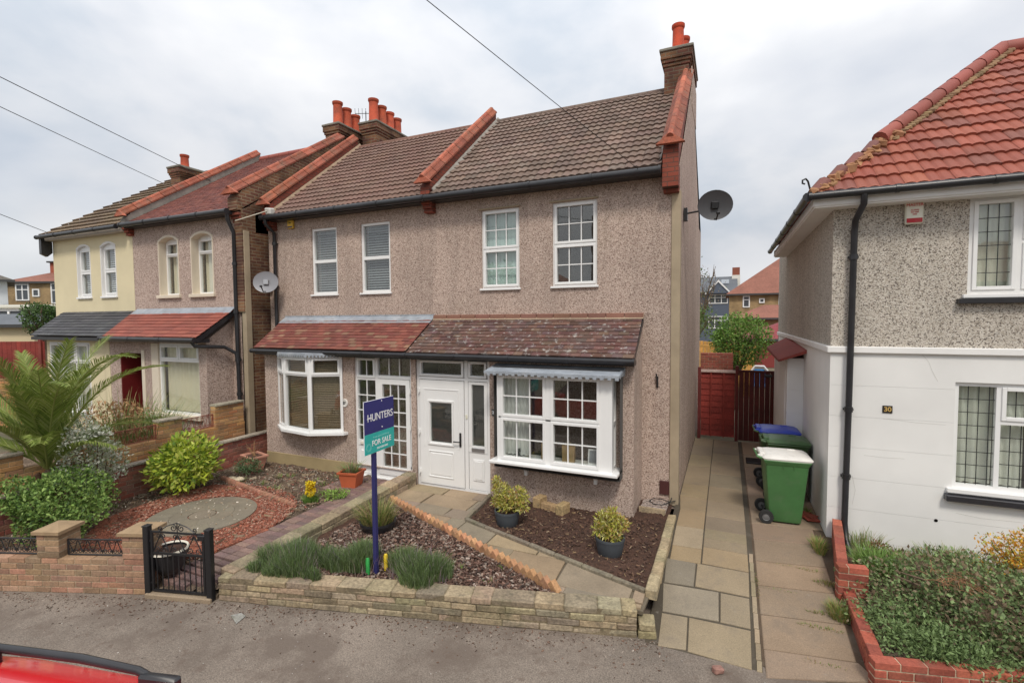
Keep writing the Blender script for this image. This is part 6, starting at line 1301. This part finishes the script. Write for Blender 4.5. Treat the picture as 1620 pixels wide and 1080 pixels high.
bush('red_leaved_plant','small reddish weed by the foot of the black downpipe','plant',(1.85,-.85,.08),(.16,.13,.10),260,.04,[(.25,.07,.05),(.2,.15,.06),(.16,.22,.06)],seed=57,base=(1.85,-.85,0),stem=False)
b=MB()
for x,y,r_,n,h in ((2.6,-.62,.35,260,.22),(3.4,-.7,.4,260,.26),(1.75,-.6,.22,140,.28),(2.1,-.72,.3,220,.12),(3.0,-.75,.5,300,.15)): blades(b,(x,y,-.02),(r_,.1),n,h,[(.25,.32,.10),(.40,.34,.18),(.18,.27,.07)],.5,.0035,int(x*100))
tag(b.build('wall_weeds',M['leaf']),'wispy green and straw weeds along the foot of the white wall','weeds',kind='stuff')
b=MB()
for x,y,r_,ry,n,h in ((1.16,-2.3,.10,.14,420,.16),(1.17,-.95,.07,.2,380,.16),(1.13,-1.75,.12,.05,130,.07),(.95,-2.58,.22,.02,90,.05),(.75,-1.5,.3,.015,70,.03),(.6,-2.05,.2,.015,50,.03),(1.0,-1.52,.15,.02,60,.04),(.38,-1.9,.02,.5,60,.03),(.9,-3.1,.25,.02,50,.04),(1.2,.35,.06,.2,130,.10),(1.0,-2.33,.15,.03,80,.05)):
    blades(b,(x,y,zdr(0,y)-.01),(r_,ry),n,h,[(.22,.30,.07),(.32,.30,.10),(.15,.24,.05),(.42,.30,.14)],.7,.003,int(abs(y)*77+n))
tag(b.build('joint_weeds',M['leaf']),'small weeds and moss growing in the driveway joints','weeds',kind='stuff')
bush('ivy_ground_shrub','small leafy green clump at the driveway corner of the red brick wall','shrub',(1.72,-2.55,.0),(.42,.55,.22),2600,.042,[(.13,.19,.07),(.17,.25,.09),(.21,.30,.12)],seed=52,flat=.4,lump=.3)
bush('ivy_ground_shrub','dense leafy corner clump trailing over the front red brick corner','shrub',(1.95,-2.86,.0),(.52,.32,.20),2600,.042,[(.13,.19,.07),(.17,.25,.09),(.21,.30,.12)],seed=58,flat=.4,lump=.3)
# ground litter
def scatter(name,label,cat,fn,n,size,cols,z,box_,seed,m=None,asp=.5,up=-.0,zj=.012):
    g_=np.random.default_rng(seed); P_=[]
    while len(P_)<n:
        x=g_.uniform(box_[0],box_[1]); y=g_.uniform(box_[2],box_[3])
        if fn(x,y): P_.append((x,y,z+g_.uniform(0,zj)))
    P_=np.array(P_); d=g_.normal(size=(n,3)); d[:,2]*=.25; b=MB(); k=len(P_)
    d/=np.linalg.norm(d,axis=1)[:,None]; w=np.cross(d,[0,0,1.])+g_.normal(size=(n,3))*.25; w/=np.linalg.norm(w,axis=1)[:,None]; s_=(size*g_.uniform(.4,1.5,n))[:,None]; h=np.array([0,0,1.])*s_*.22
    V=np.stack([P_-d*s_*.5-w*s_*asp*.4,P_+d*s_*.5-w*s_*asp*.5,P_+d*s_*.55+w*s_*asp*.5,P_-d*s_*.45+w*s_*asp*.4],1); V2=V+h[:,None,:]*1.0
    VV=np.concatenate([V,V2],1).reshape(-1,3); i=np.arange(n)*8; F=np.concatenate([np.stack([i+a for a in f],1) for f in ((4,5,6,7),(0,1,5,4),(1,2,6,5),(2,3,7,6),(3,0,4,7))])
    c=np.array(cols)[g_.integers(0,len(cols),n)]*g_.uniform(.7,1.3,(n,1)); b.bulk(VV,F,np.tile(c,(5,1))); return tag(b.build(name,m or M['bark']),label,cat,kind='stuff')
inbark=lambda x,y:(y>line(x)+.24) and x>-5.22 and x<-1.6 and y<-1.8-(x+5.25)*.436 
scatter('bark_chips','brown and grey bark chips covering the triangular bed behind the lavender','bark chips',inbark,8500,.036,[(.14,.075,.055),(.10,.055,.04),(.19,.11,.08),(.24,.17,.13),(.06,.038,.03),(.30,.24,.20),(.11,.06,.045)],-.025,(-5.3,-1.5,-4.6,-1.7),61,zj=.03)
insoil=lambda x,y:(x<-.85) and (y<-.86) and (y>-1.88-(x+3.6)*.325) and x>-3.62
scatter('soil_litter','scraps of straw and twigs on the dark soil bed','litter',insoil,420,.035,[(.32,.22,.12),(.22,.13,.08),(.40,.30,.20)],-.012,(-3.7,-.8,-2.9,-.8),62,asp=.14)
scatter('soil_lumps','dark crumbs of soil in the planted bed by the bay','soil',insoil,2600,.022,[(.075,.04,.028),(.05,.028,.02),(.11,.06,.04)],-.018,(-3.7,-.8,-2.9,-.8),63,asp=.9)
inleft=lambda x,y:(y>line(x)+.3) and x>-9.6 and x<-6.3 and y<-.9 and ((x+7.7)**2+(y+3.4)**2>.75)
scatter('dry_debris','leaf litter, grit and mulch scattered over the dry left garden','litter',inleft,6500,.026,[(.20,.13,.09),(.30,.23,.17),(.12,.085,.055),(.42,.36,.29),(.26,.10,.07)],-.035,(-9.6,-6.2,-6,-.9),64,zj=.025)
ingr=lambda x,y: ((x+7.65)**2/1.9+(y+3.3)**2/1.5<1) and ((x+7.65)**2+(y+3.42)**2>.66)
scatter('red_chippings','rough red chippings around the paved stone circle','chippings',ingr,5200,.024,[(.30,.10,.06),(.24,.08,.05),(.34,.14,.09),(.38,.22,.16)],-.01,(-9.2,-6.1,-4.9,-2),65,zj=.012,asp=.8)
b=MB()
for i in range(46):
    x=-9.4+3.*rr.random(); y=-4.4+3.4*rr.random()
    if not inleft(x,y) or (-8.9<x<-6.5 and -4.2<y<-2.5): continue
    blades(b,(x,y,-.04),(.07,.06),26,.09,[(.16,.25,.06),(.22,.30,.09),(.3,.3,.12)],1.1,.005,200+i)
for i in range(14):
    x=-5.1+3.*rr.random(); y=-4.2+2.2*rr.random()
    if inbark(x,y): blades(b,(x,y,-.03),(.04,.04),16,.08,[(.18,.26,.07),(.32,.28,.14)],1.0,.004,300+i)
tag(b.build('bed_weeds',M['leaf']),'sparse little green weeds dotted over the dry beds','weeds',kind='stuff')
scatter('petal_litter','pale fallen petals and leaves on the paved stone circle','litter',lambda x,y:(x+7.65)**2+(y+3.42)**2<.58,110,.024,[(.55,.48,.38),(.62,.56,.48),(.4,.3,.2)],.006,(-8.5,-6.8,-4.3,-2.6),66,zj=.002)
scatter('pavement_grit','grit and scraps of leaf along the foot of the front walls','grit',lambda x,y: line(x)-.9+.2*math.sin(x*2)<y<line(x)-.02 and random.random()<math.exp((y-line(x))*6),1500,.016,[(.13,.075,.05),(.17,.10,.07),(.30,.25,.21),(.08,.055,.04)],-.268,(-8.5,-.5,-6.5,-3.2),67,zj=.002)
scatter('dead_twigs_litter','thin dry twigs and stalks lying on the left garden soil','twigs',inleft,420,.09,[(.30,.22,.14),(.20,.14,.09),(.42,.34,.24)],-.03,(-9.6,-6.2,-6,-.9),69,asp=.05,zj=.03)
scatter('pavement_stones','scattered pale grit flecks on the asphalt pavement','grit',lambda x,y: line(x)-2.2<y<line(x)-.1,700,.010,[(.45,.42,.38),(.25,.22,.2),(.1,.08,.07)],-.268,(-8,1.2,-7,-3.2),68,zj=.001)
# trees beyond
def leafy_tree(name,label,x,y,z0,cz,rad,n,leaf,cols,seed,trunk_r=.09,lump=.3,shell=.35,forks=9,group=None):
    t=thing(name,label,'tree',(x,y,z0),group); P_,d_=crown_pts((x,y,cz),rad,n,seed,lump,shell); b=MB(); leafquads(b,P_,leaf,cols,up=.2,out=d_*.5,asp=.55); b.build('crown',M['leaf'],t)
    g_=random.Random(seed); b=MB(); fk=Vector((x,y,z0+(cz-rad[2]-z0)*.75)); b.tube([(x,y,z0),fk],[trunk_r,trunk_r*.7],8)
    for i in range(forks):
        a=6.28*i/forks+g_.uniform(-.3,.3); e=Vector((x+math.cos(a)*rad[0]*.75,y+math.sin(a)*rad[1]*.75,cz+rad[2]*g_.uniform(-.3,.8))); m_=fk.lerp(e,.5)+Vector((0,0,rad[2]*.12)); b.tube([fk,m_,e],[trunk_r*.5,trunk_r*.3,.01],6)
        for k in range(3): q=m_.lerp(e,g_.random()); b.tube([q,q+Vector((g_.uniform(-1,1)*rad[0]*.3,g_.uniform(-1,1)*rad[1]*.3,rad[2]*.35))],[trunk_r*.2,.006],5)
    b.build('trunk',M['wood_bark'],t); return t
leafy_tree('round_garden_tree','bushy bright green tree standing over the maroon rear fence',.33,9.5,0,2.32,(1.02,.95,.86),6500,.085,[(.13,.24,.04),(.17,.31,.055),(.09,.17,.03),(.22,.36,.08)],71,lump=.25,shell=.5)
leafy_tree('bare_tree','thin sparsely leaved tree against the sky, beside the house end wall',-1.35,18.2,0,4.5,(1.15,1.1,1.5),500,.11,[(.20,.20,.12),(.26,.20,.14),(.15,.2,.08)],72,lump=.4,shell=.1,forks=16)
leafy_tree('dark_bush_tree','dark green bush left of the round tree, beyond the fence',-1.6,16.5,0,2.9,(1.2,1.2,.9),1800,.12,[(.10,.16,.04),(.14,.2,.06)],73,lump=.3,shell=.4)
leafy_tree('conifer_bush','dark green conifer bush behind the cream house, far left',-25.6,2.2,0,3.3,(.85,.85,.72),3500,.10,[(.07,.13,.035),(.10,.18,.05),(.05,.09,.025)],74,lump=.35,shell=.45)
for i,(x,y,h) in enumerate(((-16,-24,7.5),(6,-26,8.5),(-2,-30,7))):
    leafy_tree('street_tree',['round street tree across the road, on the left','round street tree across the road, on the right','round street tree across the road, in the middle'][i],x,y,-.3,h*.6,(3,3,h*.36),3500,.3,[(.10,.16,.04),(.14,.22,.06)],80+i,.2,group='trees across the road')
# ================================================================== DISTANT HOUSES
M['far_roof_red']=mat('far_red_roof',(.24,.10,.07),.9,var=(.8,.15),spk=(6,.15)); M['far_slate']=mat('far_slate',(.11,.12,.135),.8,var=(.8,.12),spk=(6,.12)); M['far_wall']=mat('far_wall',(1,1,1),.9,var=(.5,.06)); M['far_glass']=mat('far_window_glass',(.07,.08,.09),.15)
def far_house(label,A,B,dp,z0,ez,rh,wm,wc,rm,wins,hip=True,name='distant_house',ov=.3,extra=None):
    A=Vector((*A,0));B=Vector((*B,0)); L_=(B-A).length; T=TR(A)@RZ(math.atan2((B-A).y,(B-A).x)); t=thing(name,label,'house',(A.x,A.y,z0),None)
    b=MB(); b.box(0,0,z0,L_,dp,ez,wc,T); b.build('wall',wm,t); b=MB(); i=min(L_/2-.01,dp/2) if hip else 0
    b.add([(-ov,-ov,ez),(L_+ov,-ov,ez),(L_+ov,dp+ov,ez),(-ov,dp+ov,ez),(i if hip else -ov,dp/2,ez+rh),(L_-i if hip else L_+ov,dp/2,ez+rh)],[(3,2,1,0),(0,1,5,4),(1,2,5),(2,3,4,5),(3,0,4)],(1,1,1),T); b.build('roof',rm,t)
    b=MB(); b.box(-ov,-ov-.08,ez-.12,L_+ov,-ov,ez+.02,(.05,.05,.05),T); b.build('gutter',M['paint'],t)
    for x0,zz0,x1,z1,nx,nz in wins:
        b=MB(); s=.09; b.box(x0,-.08,zz0,x0+s,.02,z1,T=T); b.box(x1-s,-.08,zz0,x1,.02,z1,T=T); b.box(x0+s,-.08,zz0,x1-s,.02,zz0+s,T=T); b.box(x0+s,-.08,z1-s,x1-s,.02,z1,T=T)
        for q in range(1,nx): xx=x0+(x1-x0)*q/nx; b.box(xx-.04,-.075,zz0+s,xx+.04,.02,z1-s,T=T)
        for q in range(1,nz): zz=zz0+(z1-zz0)*(.35+.3*q if nz==2 else q/nz); b.box(x0+s,-.07,zz-.035,x1-s,.02,zz+.035,T=T)
        f=b.build('window',M['upvc'],t); b=MB(); b.box(x0+s,-.03,zz0+s,x1-s,-.01,z1-s,T=T); b.build('pane',M['far_glass'],f)
    return t,T
t,T=far_house('yellow brick house with a red-brown hipped roof beyond the gap on the right',(.2,38),(11,38),9,0,5.05,3.6,M['brick_far'],(1,1,1),M['far_roof_red'],[(1.05,3.9,1.6,4.9,1,2),(2.3,4.25,2.72,4.65,1,1),(3.75,3.9,5.2,4.9,2,2),(7,3.9,9,4.9,2,2)])
t,T=far_house('dark slate house with a white-trimmed gable and bay, far beyond the gap',(-4.5,51.5),(.8,51.5),8,0,5.9,2.0,M['far_wall'],(.10,.12,.16),M['far_slate'],[(2.6,4.6,4.6,5.65,3,2),(2.6,1.8,4.6,3.2,3,2)],hip=False)
b=MB(); b.ext([(2.3,-.6,5.75),(4.9,-.6,5.75),(3.6,-.6,7.1)],(0,3.0,0),(.10,.12,.16),T); b.ext([(2.15,-.7,5.65),(3.6,-.7,7.25),(5.05,-.7,5.65),(4.85,-.7,5.65),(3.6,-.7,7.0),(2.35,-.7,5.65)],(0,.1,0),(.75,.75,.75),T); b.build('gable',M['far_wall'],t)
b=MB(); b.box(3.9,2.0,7.0,4.7,2.12,7.45,(.5,.55,.6),T@TR((0,-.45,-.05))); b.build('rooflight',M['far_wall'],t)
b=MB(); b.box(5.0,3.3,6.5,5.9,4.5,8.0,(.7,.68,.62),T); b.box(5.05,3.4,8.0,5.85,4.4,8.9,(.25,.08,.05),T); b.build('chimney',M['far_wall'],t)
t,T=far_house('single storey red tiled extension below the yellow brick house',(.6,32),(8,32),4,0,3.0,1.0,M['brick_far'],(1,.9,.8),M['far_roof_red'],[],name='rear_extension')
t,T=far_house('low garage with maroon brick wall and dark roof beyond the round tree',(1.35,25),(7,25),5,0,1.75,1.3,M['far_wall'],(.22,.04,.035),mat('maroon_tile',(.22,.045,.05),.9,spk=(8,.2)),[],name='garage')
t,T=far_house('yellow brick hipped-roof house at the far left behind the conifer',(-51.5,10.6),(-44.5,13.7),9,0,6.2,1.9,M['brick_far'],(1,1,1),M['far_roof_red'],[(.85,4.75,1.9,6.05,2,2),(2.15,5.05,2.7,5.65,1,1),(3.6,4.5,4.5,6.1,1,2)],ov=.2)
b=MB(); b.box(1.7,2.0,6.5,2.8,5,7.9,(.33,.09,.05),T); b.box(1.6,1.8,7.9,3.4,5.2,8.02,(.05,.05,.05),T); b.build('loft_wall',M['far_wall'],t); b=MB(); b.box(2.8,1.4,6.3,5.2,5,7.85,(.13,.14,.16),T); b.box(3.9,1.3,7.85,5.6,5,8.0,(.04,.04,.04),T); b.build('dormer',M['far_wall'],t)
t,T=far_house('pale grey rendered house with dark roof at the far left edge',(-43.2,-.9),(-40.4,6.6),7,0,5.65,1.9,M['far_wall'],(.52,.55,.58),mat('far_brown_roof',(.11,.10,.085),.9,spk=(6,.2)),[],ov=.35)
t,T=far_house('long low garage with cream wall and slate roof behind the palm',(-35,-.8),(-27.3,2.5),4,0,2.98,.5,M['far_wall'],(.62,.52,.34),M['far_slate'],[],name='garage',ov=.2)
t=thing('conservatory','white framed conservatory with pale roof behind the conifer','conservatory',(-36,5,0)); T=TR((-39.5,3.5,.35))@RZ(.44)@Matrix.Diagonal((.87,1,1,1)); b=MB(); b.box(0,0,-.35,7,3,2.6,(.60,.50,.34),T); b.box(0,-.06,3.35,7,0,3.5,T=T)
for i in range(6): b.box(i*1.38,-.06,2.6,i*1.38+.12,0,3.4,T=T)
b.box(0,-.06,2.55,7,0,2.68,T=T); b.build('frame',M['far_wall'],t); b=MB(); b.ext([(-.2,-.2,3.5),(7.2,-.2,3.5),(7.2,3,3.72),(-.2,3,3.72)],(0,0,.08),(.50,.48,.40),T); b.build('roof',M['far_wall'],t); b=MB(); b.box(.1,0,2.68,6.9,.03,3.35,T=T); b.build('pane',M['far_glass'],t)
t=thing('garden_fence','dark red-brown fence behind the palm at the left edge','fence',(-20,-3.5,0)); T=TR((-25.2,-2.05,0))@RZ(.42); b=MB()
for i in range(33): b.cbox(i*.155,0,0,i*.155+.15,.02,2.66-(.2 if i>22 else 0),.004,jit((.20,.03,.022),.12,.04),T)
b.build('boards',M['fence'],t)
for i in range(4): b=MB(); b.cbox(i*1.65,-.06,0,i*1.65+.09,.03,2.74,.004,(.2,.04,.03),T); b.build('post',M['fence'],t)
t=thing('garden_fence','low tan brick wall beside the cream house corner','garden wall',(-18.6,-2,0)); b=MB(); blocks(b,(-19.6,-3.6),(-18.4,-.8),0,1.5,.12,OB); b.build('wall',M['block'],t)
# houses across the road: seen only as reflections in the glass
for i,x in enumerate((-22,-10.5,1,12.5)):
    t,T=far_house(['pale','buff','cream','grey'][i]+' rendered house across the road, '+['first','second','third','fourth'][i]+' from the left',(x+9.5,-33),(x,-33),8,-.4,5.2,3.,M['far_wall'],[(.5,.46,.4),(.42,.30,.2),(.6,.55,.42),(.4,.4,.38)][i],M['far_roof_red'],[(1,3.3,2.6,4.6,2,1),(5.5,3.3,7.5,4.6,2,1),(1,.7,3,2.2,3,1)],name='opposite_house')
# ================================================================== POLE AND WIRES
PT=Vector((-6.5,-17,8.25)); t=thing('telegraph_pole','tall timber telegraph pole across the road carrying the wires','pole',(PT.x,PT.y,-.4)); b=MB(); b.tube([(PT.x,PT.y,-.4),(PT.x,PT.y,PT.z+.25)],[.14,.10],12,(1.3,1.1,.9)); b.build('post',M['wood_bark'],t); b=MB(); b.lathe([(.16,0),(.16,.05),(.12,.12),(0,.14)],(PT.x,PT.y,PT.z-.1),14); b.build('cap',M['metal'],t)
for k,(a,lab) in enumerate((((-14.35,1.74,7.3),'upper of the two long wires crossing the sky at left'),((-16.5,1.53,7.48),'lower of the two long wires, ending at the small chimney'),((-17.56,-1,5.61),'short wire reaching the gutter of the cream house'),((-1.3,-.24,5.47),'wire crossing over the dark tiled roof to its gutter'))):
    b=MB(); a=Vector(a); n=24; b.tube([a.lerp(PT,i/n)+Vector((0,0,-.12*math.sin(math.pi*i/n))) for i in range(n+1)],.0045 if k==3 else .008,5,(1,1,1)); tag(b.build('overhead_wire',M['rubber']),lab,'wire','overhead telephone wires')
b=MB(); b.tube([(-10.2,-.75,5.35),(-9.6,-.32,5.62)],.012,5,(.6,.55,.45)); b.cbox(-9.75,-.36,5.52,-9.55,-.2,5.68,.03,(.5,.48,.44),j=.02); tag(b.build('rope_wire',M['paint']),'pale cable stretched between the two houses at gutter height','wire')
# ================================================================== CAR
def car():
    e=B0+ua*(-1.35-.05)+un*(3.98); 
    rr0=Vector((-2.02,-7.235,0)); c0=rr0+un*.60+ua*.42      # rear end of the roof line on the centre axis
    t=thing('parked_car','red car with black roof rails parked at the kerb, only its roof showing','car',(c0.x-2,c0.y-.5,-.39)); T=TR((c0.x,c0.y,-.34))@RZ(math.atan2(-ua.y,-ua.x))  # local +x towards the front (left), z from road
    H=2.0
    st=[(-.42,1.02,.70,.62,.80),(-.36,1.10,.74,.95,.86),(-.18,1.55,.60,1.02,.88),(.02,1.90,.60,1.05,.89),(.30,1.955,.64,1.06,.90),(1.2,1.99,.655,1.06,.905),(2.0,1.965,.65,1.06,.905),(2.45,1.87,.63,1.06,.90),(3.2,1.20,.66,1.05,.89),(3.35,1.12,.70,1.02,.88),(3.9,.98,.70,.92,.86),(4.12,.80,.66,.72,.80),(4.18,.55,.6,.5,.74)]
    def sec(x,zr,wr,zb,wb):
        h=[(0,.30),(wb*.85,.30),(wb*.98,.42),(wb,zb*.7),(wb*.985,zb),(wr+.06,zr-.10),(wr+.01,zr-.035),(wr-.12,zr-.0),(wr*.45,zr+.018),(0,zr+.022)]
        return [(x,-y,z) for y,z in h]+[(x,y,z) for y,z in h[::-1][1:-1]]
    vs=[];N_=18
    for s_ in st: vs+=sec(*s_)
    body=MB(); gl=MB(); bf=[];gf=[]
    for i in range(len(st)-1):
        for k in range(N_):
            f=(i*N_+k,(i+1)*N_+k,(i+1)*N_+(k+1)%N_,i*N_+(k+1)%N_); side=k in (4,13); cab=3<=i<=7; scr=i==7 and k in(5,6,7,8,9,10,11,12); rs=i==2 and k in (6,7,8,9,10,11)
            (gf if (side and cab) or scr or rs else bf).append(f)
    bf+=[tuple(range(N_)),tuple((len(st)-1)*N_+k for k in range(N_))[::-1]]
    body.add(vs,bf,(1,1,1),T); gl.add(vs,gf,(.3,.3,.3),T)
    body.build('body',M['car_red'],t,smooth=True,ang=28); gl.build('window',M['black'],t,smooth=True,ang=28)
    for sy in (-1,1):
        r=MB(); P_=[(.40,sy*.60,1.94),(.46,sy*.60,1.985),(.62,sy*.61,2.035),(.9,sy*.615,2.055),(1.6,sy*.62,2.06),(2.1,sy*.61,2.03),(2.3,sy*.60,1.95)]; P2=[]
        r.tube([(a_,b_,c_-.035) for a_,b_,c_ in P_],[.006,.012,.016,.018,.018,.015,.006],8,T=T)
        r.cbox(.42,sy*.6-.02,1.93,.60,sy*.6+.02,2.0,.01,T=T); r.cbox(1.3,sy*.6-.02,1.95,1.42,sy*.6+.02,2.03,.01,T=T); r.build('roof_rail',M['black'],t,smooth=True,ang=50)
        l=MB(); l.cbox(-.40,sy*.74-.1,.85,-.33,sy*.74+.1,1.15,.02,(.5,.02,.02),T); l.build('tail_light',M['plastic_any'],t); l=MB(); l.cbox(4.0,sy*.62-.14,.68,4.12,sy*.62+.14,.82,.02,(.8,.8,.8),T); l.build('headlight',M['plastic_any'],t)
        l=MB(); l.cbox(2.75,sy*.98-.1,1.05,2.95,sy*.98+.1,1.2,.03,T=T); l.build('door_mirror',M['car_red'],t)
        for x in (.45,3.3):
            w=MB(); C_=T@TR((x,sy*.80,.33))@RX(R(90)); w.lathe([(.20,-.1),(.31,-.1),(.33,-.07),(.33,.07),(.31,.1),(.20,.1)],(0,0,0),28,(1,1,1),C_); wo=w.build('wheel',M['rubber'],t,smooth=True,ang=35)
            w=MB(); w.lathe([(0,.06),(.05,.09),(.2,.08),(.21,.1),(.21,-.1),(.2,-.08),(.05,-.09),(0,-.06)],(0,0,0),20,(1,1,1),C_); w.build('rim',M['metal'],wo,smooth=True,ang=35)
    r=MB(); r.cbox(-.20,-.56,1.80,-.02,.56,1.90,.02,T=T); r.build('spoiler',M['car_red'],t)
car()
